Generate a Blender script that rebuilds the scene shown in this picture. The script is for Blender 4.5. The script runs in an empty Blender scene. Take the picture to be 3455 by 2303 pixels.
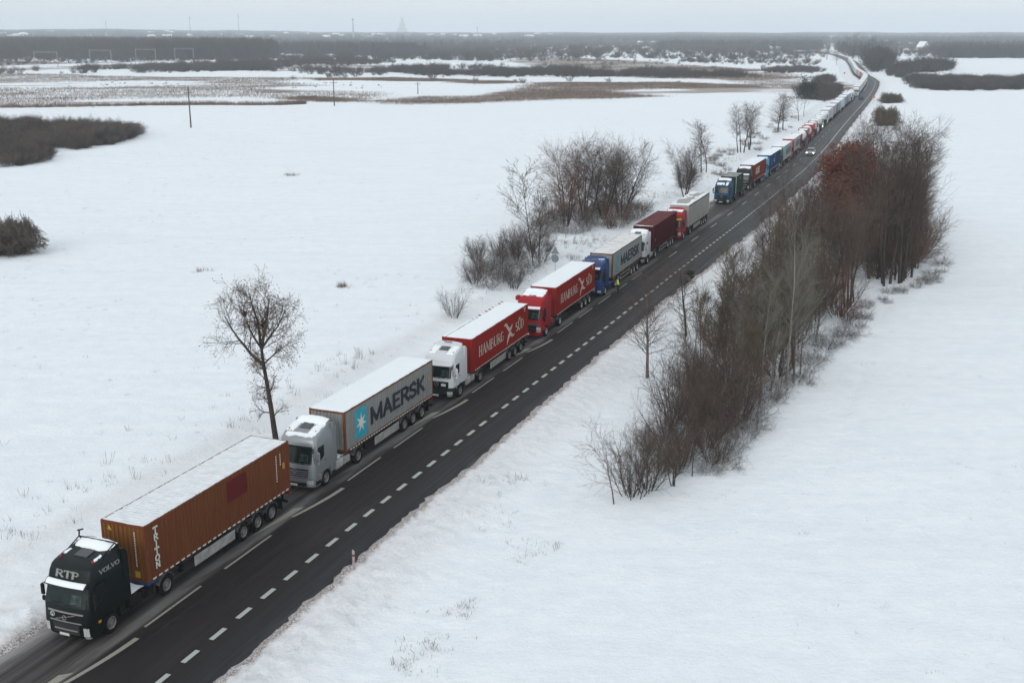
import bpy, math, random
import numpy as np
from mathutils import Vector

# ------------------------------------------------------------------ camera, light, exposure
sc = bpy.context.scene
COL = sc.collection
CAM_H, PITCH, FPX = 25.6, 0.2648, 3840.0
cam_d = bpy.data.cameras.new("camera")
cam_d.sensor_width = 36.0
cam_d.lens = FPX / 3455.0 * 36.0
cam_d.clip_start = 0.5
cam_d.clip_end = 40000
cam = bpy.data.objects.new("camera", cam_d)
cam.location = (0, 0, CAM_H)
cam.rotation_euler = (math.pi / 2 - PITCH, 0, 0)
COL.objects.link(cam)
sc.camera = cam

SUN_EL, SUN_AZ = math.radians(24), math.radians(205)
world = bpy.data.worlds.new("World")
sc.world = world
world.use_nodes = True
wn, wl = world.node_tree.nodes, world.node_tree.links
bg = wn["Background"]
sky = wn.new("ShaderNodeTexSky")
sky.sky_type = 'NISHITA'
sky.sun_disc = False
sky.sun_elevation = SUN_EL
sky.sun_rotation = SUN_AZ
sky.air_density = 1.0
sky.dust_density = 2.0
sky.ozone_density = 1.5
hs = wn.new("ShaderNodeHueSaturation")
hs.inputs['Saturation'].default_value = 0.30
mx = wn.new("ShaderNodeMix")
mx.data_type = 'RGBA'
mx.inputs[0].default_value = 0.72
mx.inputs[7].default_value = (5.75, 5.98, 6.15, 1)      # the even cloud layer
wl.new(sky.outputs[0], hs.inputs['Color'])
wl.new(hs.outputs[0], mx.inputs[6])
wl.new(mx.outputs[2], bg.inputs[0])
bg.inputs[1].default_value = 0.10
sun_d = bpy.data.lights.new("sun", 'SUN')
sun_d.energy = 0.5
sun_d.angle = math.radians(30)
sun_d.color = (1.0, 0.97, 0.93)
sun = bpy.data.objects.new("sun", sun_d)
sun.rotation_euler = (math.pi / 2 - SUN_EL, 0, math.pi - SUN_AZ)
COL.objects.link(sun)
sc.view_settings.view_transform = 'Standard'
sc.view_settings.look = 'None'
sc.view_settings.exposure = 0.78
sc.view_settings.gamma = 1.0
sc.view_settings.use_curve_mapping = False
sc.render.engine = 'CYCLES'
sc.cycles.max_bounces = 5
sc.cycles.diffuse_bounces = 2
sc.cycles.glossy_bounces = 2
sc.cycles.transmission_bounces = 2
sc.cycles.volume_bounces = 1
sc.cycles.transparent_max_bounces = 6
sc.cycles.use_denoising = True
sc.cycles.denoising_prefilter = 'ACCURATE'

rnd = random.Random(11)
NR = np.random.default_rng(7)

# ------------------------------------------------------------------ ground coordinates
def G(u, v, z=0.0):
    """point of the plane at height z that a position (u, v) of the surveyed photograph falls on"""
    a, b = u - 1727.5, 1151.5 - v
    cp, sp = math.cos(PITCH), math.sin(PITCH)
    y, zz = FPX * cp + b * sp, -FPX * sp + b * cp
    t = (z - CAM_H) / zz
    return np.array([a * t, y * t])

def PXM(p):
    """metres per survey pixel at ground point p"""
    return math.hypot(math.hypot(p[0], p[1]), CAM_H) / FPX

# road axis = its right edge line, as surveyed ground points
EDGE = np.array([(-57, -76), (-37.3, -22), (-14.2, 42.0), (6.45, 94.1), (22.0, 133.3), (35.7, 167.6), (57.3, 223.2),
                 (74.8, 272.1), (91.1, 319.5), (113.8, 384.4), (139.4, 457.4), (162.5, 525.3), (182.2, 585.3),
                 (197.2, 633.5), (209, 680), (222.3, 735), (243, 811), (264, 888), (289, 981), (321, 1105),
                 (362, 1283), (402, 1480), (416, 1620), (418, 1760), (410, 1900), (395, 2050)], float)
def _smooth(P, n=24):
    out = []
    for i in range(1, len(P) - 2):
        p0, p1, p2, p3 = P[i - 1], P[i], P[i + 1], P[i + 2]
        for k in range(n):
            t = k / n
            out.append(0.5 * (2 * p1 + (p2 - p0) * t + (2 * p0 - 5 * p1 + 4 * p2 - p3) * t * t + (3 * p1 - p0 - 3 * p2 + p3) * t ** 3))
    out.append(P[-2])
    return np.array(out)
AX = _smooth(EDGE)
for _ in range(30):
    AX[1:-1] = 0.5 * AX[1:-1] + 0.25 * (AX[:-2] + AX[2:])
_seg = np.linalg.norm(np.diff(AX, axis=0), axis=1)
AXS = np.concatenate([[0], np.cumsum(_seg)])
# S = 0 at the point (-14.2, 42.0)
_i0 = int(np.argmin(np.linalg.norm(AX - np.array([-14.2, 42.0]), axis=1)))
AXS = AXS - AXS[_i0]
AXD = np.gradient(AX, AXS, axis=0)
AXD /= np.linalg.norm(AXD, axis=1)[:, None]
S_MIN, S_MAX = float(AXS[0]), float(AXS[-1])

def RP(S, T):
    """road coordinates -> world xy"""
    S = np.asarray(S, float); T = np.asarray(T, float)
    x = np.interp(S, AXS, AX[:, 0]); y = np.interp(S, AXS, AX[:, 1])
    dx = np.interp(S, AXS, AXD[:, 0]); dy = np.interp(S, AXS, AXD[:, 1])
    return np.stack([x + dy * T, y - dx * T], -1)

def RDIR(S):
    dx = np.interp(S, AXS, AXD[:, 0]); dy = np.interp(S, AXS, AXD[:, 1])
    return math.atan2(dx, dy)

def TO_ST(P):
    """world xy -> (S, T); T is signed distance to the axis"""
    P = np.atleast_2d(P)
    idx = np.arange(0, len(AX), 6)
    A = AX[idx]; D = AXD[idx]; SS = AXS[idx]
    out = np.zeros((len(P), 2))
    for i in range(0, len(P), 20000):
        Q = P[i:i + 20000]
        k = np.argmin(((Q[:, None, :] - A[None]) ** 2).sum(-1), axis=1)
        d = Q - A[k]
        out[i:i + 20000, 0] = SS[k] + (d * D[k]).sum(1)
        out[i:i + 20000, 1] = d[:, 0] * D[k, 1] - d[:, 1] * D[k, 0]
    return out

def sstep(a, b, x):
    t = np.clip((np.asarray(x, float) - a) / (b - a), 0, 1)
    return t * t * (3 - 2 * t)

_ph = NR.uniform(0, 6.28, 24)
def relief(x, y):
    z = 0
    for k, (w, a) in enumerate(((180, .35), (95, .22), (47, .10), (23, .05), (11, .03), (5.2, .015))):
        th = _ph[k] ; th2 = _ph[k + 8]
        z = z + a * np.sin((x * math.cos(th) + y * math.sin(th)) * 6.283 / w + _ph[k + 12]) * np.sin((x * math.cos(th2) + y * math.sin(th2)) * 6.283 / (w * 1.3))
    return z
def relief_far(x, y, T):
    return relief(x, y) * sstep(4, 26, np.abs(T))

# ------------------------------------------------------------------ materials
MATS = {}
def mat(name, col, rough=0.8, metal=0.0, spec=0.4, emit=None, noise=0.0, nscale=3.0, bump=0.0, coat=0.0):
    if name in MATS:
        return MATS[name]
    m = bpy.data.materials.new(name)
    m.use_nodes = True
    n, l = m.node_tree.nodes, m.node_tree.links
    b = n["Principled BSDF"]
    b.inputs['Base Color'].default_value = (*col, 1)
    b.inputs['Roughness'].default_value = rough
    b.inputs['Metallic'].default_value = metal
    b.inputs['Specular IOR Level'].default_value = spec
    b.inputs['Coat Weight'].default_value = coat
    if emit:
        b.inputs['Emission Color'].default_value = (*emit[:3], 1)
        b.inputs['Emission Strength'].default_value = emit[3]
    if noise or bump:
        tc = n.new("ShaderNodeTexCoord")
        nz = n.new("ShaderNodeTexNoise")
        nz.inputs['Scale'].default_value = nscale
        nz.inputs['Detail'].default_value = 5
        l.new(tc.outputs['Object'], nz.inputs['Vector'])
        if noise:
            r = n.new("ShaderNodeMapRange")
            r.inputs['From Min'].default_value = 0.3
            r.inputs['From Max'].default_value = 0.7
            r.inputs['To Min'].default_value = 1 - noise
            r.inputs['To Max'].default_value = 1 + noise
            l.new(nz.outputs['Fac'], r.inputs['Value'])
            mm = n.new("ShaderNodeMix"); mm.data_type = 'RGBA'; mm.blend_type = 'MULTIPLY'
            mm.inputs[0].default_value = 1
            mm.inputs[6].default_value = (*col, 1)
            l.new(r.outputs[0], mm.inputs[7])
            l.new(mm.outputs[2], b.inputs['Base Color'])
        if bump:
            bp = n.new("ShaderNodeBump")
            bp.inputs['Distance'].default_value = bump
            l.new(nz.outputs['Fac'], bp.inputs['Height'])
            l.new(bp.outputs[0], b.inputs['Normal'])
    MATS[name] = m
    return m

def N(m):
    return m.node_tree.nodes, m.node_tree.links

def noise_node(n, l, vec, scale, detail=4, rough=0.55):
    z = n.new("ShaderNodeTexNoise")
    z.inputs['Scale'].default_value = scale
    z.inputs['Detail'].default_value = detail
    z.inputs['Roughness'].default_value = rough
    l.new(vec, z.inputs['Vector'])
    return z.outputs['Fac']

def ramp(n, l, val, a, b, lo=0.0, hi=1.0):
    r = n.new("ShaderNodeMapRange")
    r.interpolation_type = 'SMOOTHSTEP'
    r.inputs['From Min'].default_value = a
    r.inputs['From Max'].default_value = b
    r.inputs['To Min'].default_value = lo
    r.inputs['To Max'].default_value = hi
    l.new(val, r.inputs['Value'])
    return r.outputs[0]

def mathn(n, l, op, a, b):
    q = n.new("ShaderNodeMath"); q.operation = op
    for i, s in enumerate((a, b)):
        if isinstance(s, (int, float)):
            q.inputs[i].default_value = s
        else:
            l.new(s, q.inputs[i])
    return q.outputs[0]

def mixc(n, l, f, a, b):
    q = n.new("ShaderNodeMix"); q.data_type = 'RGBA'
    if isinstance(f, (int, float)): q.inputs[0].default_value = f
    else: l.new(f, q.inputs[0])
    for i, s in ((6, a), (7, b)):
        if isinstance(s, tuple): q.inputs[i].default_value = (*s, 1)
        else: l.new(s, q.inputs[i])
    return q.outputs[2]

SNOW = (0.79, 0.84, 0.875)
def make_snow_ground():
    m = bpy.data.materials.new("field_snow"); m.use_nodes = True
    n, l = N(m); b = n["Principled BSDF"]
    b.inputs['Roughness'].default_value = 0.9
    b.inputs['Specular IOR Level'].default_value = 0.15
    tc = n.new("ShaderNodeTexCoord"); v = tc.outputs['Object']
    at = n.new("ShaderNodeAttribute"); at.attribute_name = "cover"      # r reed, g dirt and painted bank shade, b dry grass
    sep = n.new("ShaderNodeSeparateColor"); l.new(at.outputs['Color'], sep.inputs[0])
    mp = n.new("ShaderNodeMapping"); l.new(v, mp.inputs[0])
    mp.inputs['Scale'].default_value = (0.35, 1.0, 1.0)
    n_big = noise_node(n, l, mp.outputs[0], 0.035, 6, 0.62)
    n_mid = noise_node(n, l, v, 0.7, 5, 0.6)
    n_small = noise_node(n, l, v, 4.5, 5, 0.7)
    n_fine = noise_node(n, l, v, 14, 3, 0.7)
    # snow: faint tonal drift
    mw = n.new("ShaderNodeMapping"); l.new(v, mw.inputs[0]); mw.inputs['Scale'].default_value = (.10, .45, 1); mw.inputs['Rotation'].default_value = (0, 0, .35)
    wind = noise_node(n, l, mw.outputs[0], 1.0, 6, .68)
    mf = n.new("ShaderNodeMapping"); l.new(v, mf.inputs[0]); mf.inputs['Scale'].default_value = (.02, .30, 1); mf.inputs['Rotation'].default_value = (0, 0, -.12)
    furrow = noise_node(n, l, mf.outputs[0], 1.0, 5, .6)
    c0 = mixc(n, l, ramp(n, l, mathn(n, l, 'ADD', mathn(n, l, 'MULTIPLY', n_mid, .5), mathn(n, l, 'MULTIPLY', wind, .5)), .38, .62), (0.745, 0.795, 0.835), (0.80, 0.845, 0.88))
    # stubble poking through
    grass = mathn(n, l, 'MULTIPLY', ramp(n, l, n_fine, .60, .74), ramp(n, l, n_small, .47, .62))
    gfac = mathn(n, l, 'MULTIPLY', grass, mathn(n, l, 'ADD', sep.outputs[2], mathn(n, l, 'ADD', 0.06, mathn(n, l, 'MULTIPLY', ramp(n, l, furrow, .50, .68), .65))))
    c1 = mixc(n, l, gfac, c0, (0.16, 0.13, 0.10))
    # road dirt thrown over the verge, plus left-bank shading painted as brown tint
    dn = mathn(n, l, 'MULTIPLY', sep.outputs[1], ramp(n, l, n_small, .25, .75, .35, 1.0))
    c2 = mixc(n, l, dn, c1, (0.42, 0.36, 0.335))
    dd = mathn(n, l, 'MULTIPLY', ramp(n, l, sep.outputs[1], .55, 1.0), ramp(n, l, n_fine, .42, .62))
    c3 = mixc(n, l, dd, c2, (0.11, 0.09, 0.08))
    # reeds and rough marsh grass
    rf = ramp(n, l, mathn(n, l, 'ADD', sep.outputs[0], mathn(n, l, 'MULTIPLY', mathn(n, l, 'SUBTRACT', n_big, 0.5), 2.4)), .46, .78)
    rb = mathn(n, l, 'MULTIPLY', rf, ramp(n, l, n_small, .30, .60, .35, 1.0))
    rb = mathn(n, l, 'MULTIPLY', rb, ramp(n, l, sep.outputs[0], .02, .12))
    reedc = mixc(n, l, n_mid, (0.150, 0.105, 0.080), (0.29, 0.225, 0.185))
    c4 = mixc(n, l, rb, c3, reedc)
    l.new(c4, b.inputs['Base Color'])
    bp = n.new("ShaderNodeBump"); bp.inputs['Distance'].default_value = 0.10; bp.inputs['Strength'].default_value = 0.8
    hsum = mathn(n, l, 'ADD', mathn(n, l, 'MULTIPLY', wind, 1.3), mathn(n, l, 'ADD', mathn(n, l, 'MULTIPLY', n_mid, 1.6), mathn(n, l, 'MULTIPLY', n_small, .65)))
    l.new(hsum, bp.inputs['Height']); l.new(bp.outputs[0], b.inputs['Normal'])
    return m
M_FIELD = make_snow_ground()
M_SNOW = mat("fresh_snow", SNOW, 0.9, spec=0.15, bump=0.02, nscale=5)

def make_asphalt():
    m = bpy.data.materials.new("wet_asphalt"); m.use_nodes = True
    n, l = N(m); b = n["Principled BSDF"]
    b.inputs['Specular IOR Level'].default_value = 0.22
    uv = n.new("ShaderNodeUVMap"); uv.uv_map = "road_st"
    sp = n.new("ShaderNodeSeparateXYZ"); l.new(uv.outputs[0], sp.inputs[0])
    S, T = sp.outputs[0], sp.outputs[1]
    mp = n.new("ShaderNodeMapping"); l.new(uv.outputs[0], mp.inputs[0]); mp.inputs['Scale'].default_value = (0.035, 2.6, 1)
    streak = noise_node(n, l, mp.outputs[0], 1.0, 6, 0.7)
    mp2 = n.new("ShaderNodeMapping"); l.new(uv.outputs[0], mp2.inputs[0]); mp2.inputs['Scale'].default_value = (0.16, 1.0, 1)
    patch = noise_node(n, l, mp2.outputs[0], 0.55, 5, 0.6)
    fine = noise_node(n, l, uv.outputs[0], 18, 3, 0.8)
    dark = mixc(n, l, ramp(n, l, streak, .35, .65), (0.0118, 0.0090, 0.0093), (0.0180, 0.0138, 0.0142))
    lane = mixc(n, l, ramp(n, l, T, -.2, 1.4), dark, (0.0165, 0.0175, 0.020))
    # the parking lane: half dry, salt and slush dragged lengthwise
    pl = ramp(n, l, T, -3.9, -3.3, 1.0, 0.0)
    slush = mathn(n, l, 'MULTIPLY', pl, ramp(n, l, streak, .38, .66))
    base = mixc(n, l, pl, lane, (0.020, 0.017, 0.0175))
    c = mixc(n, l, mathn(n, l, 'MULTIPLY', slush, 0.48), base, (0.15, 0.14, 0.135))
    mid = mathn(n, l, 'MULTIPLY', ramp(n, l, T, -4.5, -4.1), ramp(n, l, T, -3.75, -3.5, 1.0, 0.0))
    c = mixc(n, l, mathn(n, l, 'MULTIPLY', mathn(n, l, 'MULTIPLY', mid, ramp(n, l, patch, .40, .64)), .6), c, (0.25, 0.245, 0.24))
    # slush heaps at the far left rim
    rim = ramp(n, l, T, -7.5, -6.3, 1.0, 0.0)
    rimf = mathn(n, l, 'MULTIPLY', rim, ramp(n, l, patch, .30, .60))
    c = mixc(n, l, rimf, c, (0.33, 0.32, 0.32))
    # thin film of slush at the right rim
    r2 = mathn(n, l, 'MULTIPLY', ramp(n, l, T, 1.2, 2.4), ramp(n, l, patch, .45, .7))
    c = mixc(n, l, mathn(n, l, 'MULTIPLY', r2, .35), c, (0.14, 0.14, 0.15))
    c = mixc(n, l, mathn(n, l, 'MULTIPLY', ramp(n, l, S, 40, 230), ramp(n, l, T, -4.2, -3.6)), c, (0.050, 0.053, 0.057))
    # salt stains mid lane
    st = mathn(n, l, 'MULTIPLY', ramp(n, l, patch, .52, .72), 0.28)
    c = mixc(n, l, st, c, (0.045, 0.046, 0.05))
    l.new(c, b.inputs['Base Color'])
    l.new(ramp(n, l, streak, .3, .7, .58, .78), b.inputs['Roughness'])
    bp = n.new("ShaderNodeBump"); bp.inputs['Distance'].default_value = 0.006
    l.new(fine, bp.inputs['Height']); l.new(bp.outputs[0], b.inputs['Normal'])
    return m
M_ASPH = make_asphalt()

def make_paint(name, col, wear):
    m = bpy.data.materials.new(name); m.use_nodes = True
    n, l = N(m); b = n["Principled BSDF"]; b.inputs['Roughness'].default_value = .75
    tc = n.new("ShaderNodeTexCoord")
    f = noise_node(n, l, tc.outputs['Object'], 7, 5, .75)
    l.new(mixc(n, l, ramp(n, l, f, wear, wear + .14), col, (0.05, .05, .05)), b.inputs['Base Color'])
    return m
M_LINE = make_paint("white_road_paint", (0.36, 0.39, 0.38), .60)
M_OLDLINE = make_paint("worn_cream_road_paint", (0.26, 0.25, 0.215), .56)

# ------------------------------------------------------------------ mesh helpers
class MB:
    def __init__(self):
        self.v = []; self.f = []; self.n = 0
    def add(self, verts, faces):
        self.v.extend([tuple(map(float, p)) for p in verts])
        self.f.extend([tuple(i + self.n for i in f) for f in faces])
        self.n += len(verts)
        return self
    def box(self, x0, x1, y0, y1, z0, z1):
        return self.add([(x0, y0, z0), (x1, y0, z0), (x1, y1, z0), (x0, y1, z0), (x0, y0, z1), (x1, y0, z1), (x1, y1, z1), (x0, y1, z1)],
                        [(3, 2, 1, 0), (4, 5, 6, 7), (0, 1, 5, 4), (1, 2, 6, 5), (2, 3, 7, 6), (3, 0, 4, 7)])
    def rbox(self, x0, x1, y0, y1, z0, z1, r=0.04):
        """box with all twelve edges chamfered by r"""
        r = min(r, (x1 - x0) / 2.01, (y1 - y0) / 2.01, (z1 - z0) / 2.01)
        V = []; idx = {}
        for sx in (0, 1):
            for sy in (0, 1):
                for sz in (0, 1):
                    X, Y, Z = (x0, x1)[sx], (y0, y1)[sy], (z0, z1)[sz]
                    ix, iy, iz = (x0 + r, x1 - r)[sx], (y0 + r, y1 - r)[sy], (z0 + r, z1 - r)[sz]
                    idx[sx, sy, sz] = len(V)
                    V += [(X, iy, iz), (ix, Y, iz), (ix, iy, Z)]
        F = []
        q = lambda s, a: idx[s] + a
        for s in (0, 1):
            a = [q((s, 0, 0), 0), q((s, 1, 0), 0), q((s, 1, 1), 0), q((s, 0, 1), 0)]
            F.append(a if s else a[::-1])
            a = [q((0, s, 0), 1), q((1, s, 0), 1), q((1, s, 1), 1), q((0, s, 1), 1)]
            F.append(a[::-1] if s else a)
            a = [q((0, 0, s), 2), q((1, 0, s), 2), q((1, 1, s), 2), q((0, 1, s), 2)]
            F.append(a if s else a[::-1])
            for t in (0, 1):
                F.append([q((s, t, 0), 0), q((s, t, 1), 0), q((s, t, 1), 1), q((s, t, 0), 1)])
                F.append([q((s, 0, t), 0), q((s, 1, t), 0), q((s, 1, t), 2), q((s, 0, t), 2)])
                F.append([q((0, s, t), 1), q((1, s, t), 1), q((1, s, t), 2), q((0, s, t), 2)])
                for w in (0, 1):
                    F.append([q((s, t, w), 0), q((s, t, w), 1), q((s, t, w), 2)])
        return self.add(V, F)
    def prism_x(self, poly, x0, x1):
        """polygon in (y, z) extruded along x"""
        k = len(poly)
        V = [(x0, a, b) for a, b in poly] + [(x1, a, b) for a, b in poly]
        F = [tuple(range(k))[::-1], tuple(range(k, 2 * k))] + [(i, (i + 1) % k, k + (i + 1) % k, k + i) for i in range(k)]
        return self.add(V, F)
    def prism_y(self, poly, y0, y1):
        k = len(poly)
        V = [(a, y0, b) for a, b in poly] + [(a, y1, b) for a, b in poly]
        F = [tuple(range(k)), tuple(range(k, 2 * k))[::-1]] + [(i, k + i, k + (i + 1) % k, (i + 1) % k) for i in range(k)]
        return self.add(V, F)
    def tube(self, p0, p1, r0, r1=None, k=8, cap=True):
        r1 = r0 if r1 is None else r1
        p0, p1 = Vector(p0), Vector(p1)
        d = (p1 - p0).normalized()
        a = d.orthogonal().normalized(); b = d.cross(a)
        V = []
        for p, r in ((p0, r0), (p1, r1)):
            for i in range(k):
                t = 6.28318 * i / k
                V.append(p + a * (r * math.cos(t)) + b * (r * math.sin(t)))
        F = [(i, (i + 1) % k, k + (i + 1) % k, k + i) for i in range(k)]
        if cap: F += [tuple(range(k))[::-1], tuple(range(k, 2 * k))]
        return self.add(V, F)
    def lathe_x(self, prof, cy, cz, k=20, sx=1, x0=0):
        """profile of (x, r) turned about the x axis through (cy, cz)"""
        V = []; m = len(prof)
        for i in range(k):
            t = 6.28318 * i / k
            for x, r in prof:
                V.append((x0 + sx * x, cy + r * math.cos(t), cz + r * math.sin(t)))
        F = []
        for i in range(k):
            j = (i + 1) % k
            for a in range(m - 1):
                F.append((i * m + a, i * m + a + 1, j * m + a + 1, j * m + a))
        return self.add(V, F)
    def grid(self, P):
        """P[i][j] -> surface of quads"""
        h, w = len(P), len(P[0])
        V = [p for row in P for p in row]
        return self.add(V, [(i * w + j, i * w + j + 1, (i + 1) * w + j + 1, (i + 1) * w + j) for i in range(h - 1) for j in range(w - 1)])
    def slab(self, A, B):
        """closed slab between the outer grid A and the inner grid B of the same size"""
        h, w = len(A), len(A[0])
        V = [p for r in A for p in r] + [p for r in B for p in r]
        o = h * w
        F = []
        for i in range(h - 1):
            for j in range(w - 1):
                q = (i * w + j, i * w + j + 1, (i + 1) * w + j + 1, (i + 1) * w + j)
                F += [q, tuple(o + k for k in q[::-1])]
        rim = [j for j in range(w)] + [i * w + w - 1 for i in range(1, h)] + [(h - 1) * w + j for j in range(w - 2, -1, -1)] + [i * w for i in range(h - 2, 0, -1)]
        for a, b in zip(rim, rim[1:] + rim[:1]):
            F.append((b, a, o + a, o + b))
        return self.add(V, F)
    def mesh(self, name, m=None, smooth=False):
        me = bpy.data.meshes.new(name)
        me.from_pydata(self.v, [], self.f)
        if m: me.materials.append(m)
        if smooth:
            me.polygons.foreach_set('use_smooth', [True] * len(me.polygons))
            me.set_sharp_from_angle(angle=math.radians(smooth if smooth is not True else 38))
        me.update()
        return me
    def build(self, name, m, parent=None, smooth=False, **kw):
        return link(name, self.mesh(name, m, smooth), parent, **kw)

def link(name, me, parent=None, label=None, cat=None, group=None, kind=None, loc=None, rz=None):
    o = bpy.data.objects.new(name, me)
    COL.objects.link(o)
    if parent is not None: o.parent = parent
    if label: o['label'] = label
    if cat: o['category'] = cat
    if group: o['group'] = group
    if kind: o['kind'] = kind
    if loc is not None: o.location = loc
    if rz is not None: o.rotation_euler = (0, 0, rz)
    return o

def thing(name, label, cat, loc=(0, 0, 0), rz=0.0, group=None):
    return link(name, None, None, label, cat, group, None, loc, rz)

def copy_tree(o, parent=None):
    c = o.copy(); COL.objects.link(c); c.parent = parent
    for ch in o.children: copy_tree(ch, c)
    return c

def np_mesh(name, V, quads, m=None, smooth=False, tris=None):
    me = bpy.data.meshes.new(name)
    V = np.asarray(V, np.float32)
    me.vertices.add(len(V)); me.vertices.foreach_set('co', V.ravel())
    nq = 0 if quads is None else len(quads); nt = 0 if tris is None else len(tris)
    me.loops.add(nq * 4 + nt * 3); me.polygons.add(nq + nt)
    li = []
    if nq: li.append(np.asarray(quads).ravel())
    if nt: li.append(np.asarray(tris).ravel())
    me.loops.foreach_set('vertex_index', np.concatenate(li).astype(np.int32))
    ls = np.concatenate([np.arange(nq) * 4, nq * 4 + np.arange(nt) * 3]).astype(np.int32)
    me.polygons.foreach_set('loop_start', ls)
    if smooth: me.polygons.foreach_set('use_smooth', np.ones(nq + nt, bool))
    if m: me.materials.append(m)
    me.update(calc_edges=True)
    return me

def set_cover(me, C):
    a = me.color_attributes.new("cover", 'FLOAT_COLOR', 'POINT')
    C4 = np.concatenate([C, np.ones((len(C), 1))], 1).astype(np.float32)
    a.data.foreach_set('color', C4.ravel())

def in_poly(P, poly):
    x, y = P[:, 0], P[:, 1]
    r = np.zeros(len(P), bool)
    k = len(poly)
    for i in range(k):
        x0, y0 = poly[i]; x1, y1 = poly[(i + 1) % k]
        c = ((y0 > y) != (y1 > y))
        with np.errstate(divide='ignore', invalid='ignore'):
            xx = (x1 - x0) * (y - y0) / (y1 - y0 + 1e-12) + x0
        r ^= c & (x < xx)
    return r

def GP(pts):
    """ground polygon from survey positions given on the 2352-wide print"""
    return [tuple(G(a * 1.469, b * 1.469)) for a, b in pts]

# ------------------------------------------------------------------ ground
REEDS = [  # (polygon, strength)
    (GP([(-250, 250), (0, 249), (300, 247), (620, 243), (840, 240), (900, 205), (640, 192), (300, 190), (-300, 178)]), .42),
    (GP([(-300, 178), (300, 190), (640, 192), (700, 180), (300, 172), (-300, 165)]), .50),
    (GP([(650, 228), (700, 222), (790, 228), (800, 236), (720, 235)]), .95),
    (GP([(860, 234), (960, 224), (1100, 222), (1190, 205), (1240, 192), (1500, 190), (1720, 195), (1760, 205), (1700, 214), (1400, 228), (1100, 236), (900, 238)]), .86),
    (GP([(1255, 205), (1400, 200), (1500, 200), (1520, 210), (1350, 212)]), .2),
    (GP([(1030, 190), (1100, 187), (1160, 186), (1200, 190), (1100, 193)]), .9),
    (GP([(700, 181), (900, 178), (1060, 182), (1090, 186), (900, 187), (740, 186)]), 1.0),
    (GP([(1140, 138), (1300, 132), (1620, 150), (1760, 165), (1780, 182), (1600, 180), (1300, 165)]), .85),
    (GP([(1500, 150), (1790, 160), (1880, 190), (1860, 206), (1780, 220), (1700, 214), (1720, 190), (1540, 178)]), .62),
    (GP([(-300, 158), (0, 158), (140, 148), (110, 140), (-300, 138)]), .95),
    (GP([(-300, 168), (300, 160), (620, 166), (860, 170), (900, 150), (860, 136), (640, 134), (200, 142), (-300, 150)]), .72),
    (GP([(1100, 128), (1500, 124), (1880, 122), (1880, 112), (1500, 110), (1100, 112)]), .55),
    (GP([(1880, 175), (1960, 190), (1960, 215), (1900, 232), (1840, 228), (1780, 222), (1830, 200)]), .75),
    (GP([(700, 130), (1100, 118), (1200, 108), (700, 112)]), .6),
    (GP([(880, 165), (1130, 168), (1500, 172), (1700, 176), (1700, 184), (1400, 180), (1000, 176)]), .35),
]
def cover_at(P, S, T):
    C = np.zeros((len(P), 3))
    near = np.where((P[:, 1] > 330) & (P[:, 1] < 1900) & (np.abs(P[:, 0]) < 1100))[0]
    Q = P[near]; acc = np.zeros(len(Q)); J = np.random.default_rng(3)
    for j in range(9):
        dd = Q + J.normal(0, 1, (1, 2)) * np.array([9.0, 1.0]) * (1, Q[:, 1:2].mean() / 55)
        c = np.zeros(len(Q))
        for poly, s in REEDS:
            k = in_poly(dd, poly)
            if s == .2: c[k] = s
            else: c[k] = np.maximum(c[k], s)
        acc += c / 9
    C[near, 0] = acc
    C[:, 2] = .10 + .55 * sstep(20, 8, np.abs(T + 3)) + .25 * (S > 150) * sstep(60, 20, np.abs(T + 14))
    return C

def build_ground():
    r = [0.0, 6, 12, 18, 22]
    while r[-1] < 16000:
        q = 0.0125 if r[-1] < 2500 else 0.03
        r.append(r[-1] * (1 + q))
    r = np.array(r)
    a = np.concatenate([np.arange(-180, -40, 5.0), np.arange(-40, -30, 1.0), np.arange(-30, 31, .15), np.arange(31, 41, 1.0), np.arange(41, 180, 5.0)])
    a = np.radians(a)
    R, A = np.meshgrid(r, a, indexing='ij')
    X, Y = R * np.sin(A), R * np.cos(A)
    P = np.stack([X.ravel(), Y.ravel()], 1)
    ST = TO_ST(P); T = ST[:, 1]
    inside = ((ST[:, 0] > S_MIN + 1) & (ST[:, 0] < S_MAX - 1))
    D = np.where(T > -2.7, T - 2.1, -7.5 - T)
    Z = relief_far(P[:, 0], P[:, 1], T) - 0.45 * np.where(inside, sstep(22, 15, D), 0)
    far = np.hypot(P[:, 0], P[:, 1])
    # low rise of the land toward the horizon, higher on the left
    az = np.degrees(np.arctan2(P[:, 0], P[:, 1]))
    rise = sstep(2300, 6000, far) * (12 + 15 * sstep(-4, -20, az) + 1.5 * np.sin(az * .9) + 1 * np.sin(az * 2.3 + 1))
    Z = Z * sstep(3500, 1500, far) + rise
    nr, na = len(r), len(a)
    idx = np.arange(nr * na).reshape(nr, na)
    i2 = np.concatenate([idx, idx[:, :1]], 1)
    Q = np.stack([i2[:-1, :-1], i2[:-1, 1:], i2[1:, 1:], i2[1:, :-1]], -1).reshape(-1, 4)[:, ::-1]
    me = np_mesh("snow_field", np.concatenate([P, Z[:, None]], 1), Q, M_FIELD, smooth=True)
    set_cover(me, cover_at(P, ST[:, 0], T))
    link("ground", me, kind='structure')
build_ground()

def terrain_z(x, y):
    st = TO_ST([(x, y)])[0]
    d = math.hypot(x, y)
    az = math.degrees(math.atan2(x, y))
    rise = float(sstep(2300, 6000, d)) * (12 + 15 * float(sstep(-4, -20, az)) + 1.5 * math.sin(az * .9) + 1 * math.sin(az * 2.3 + 1))
    return float(relief_far(x, y, st[1])) * float(sstep(3500, 1500, d)) + rise + float(verge_h(st[0], st[1]))

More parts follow.
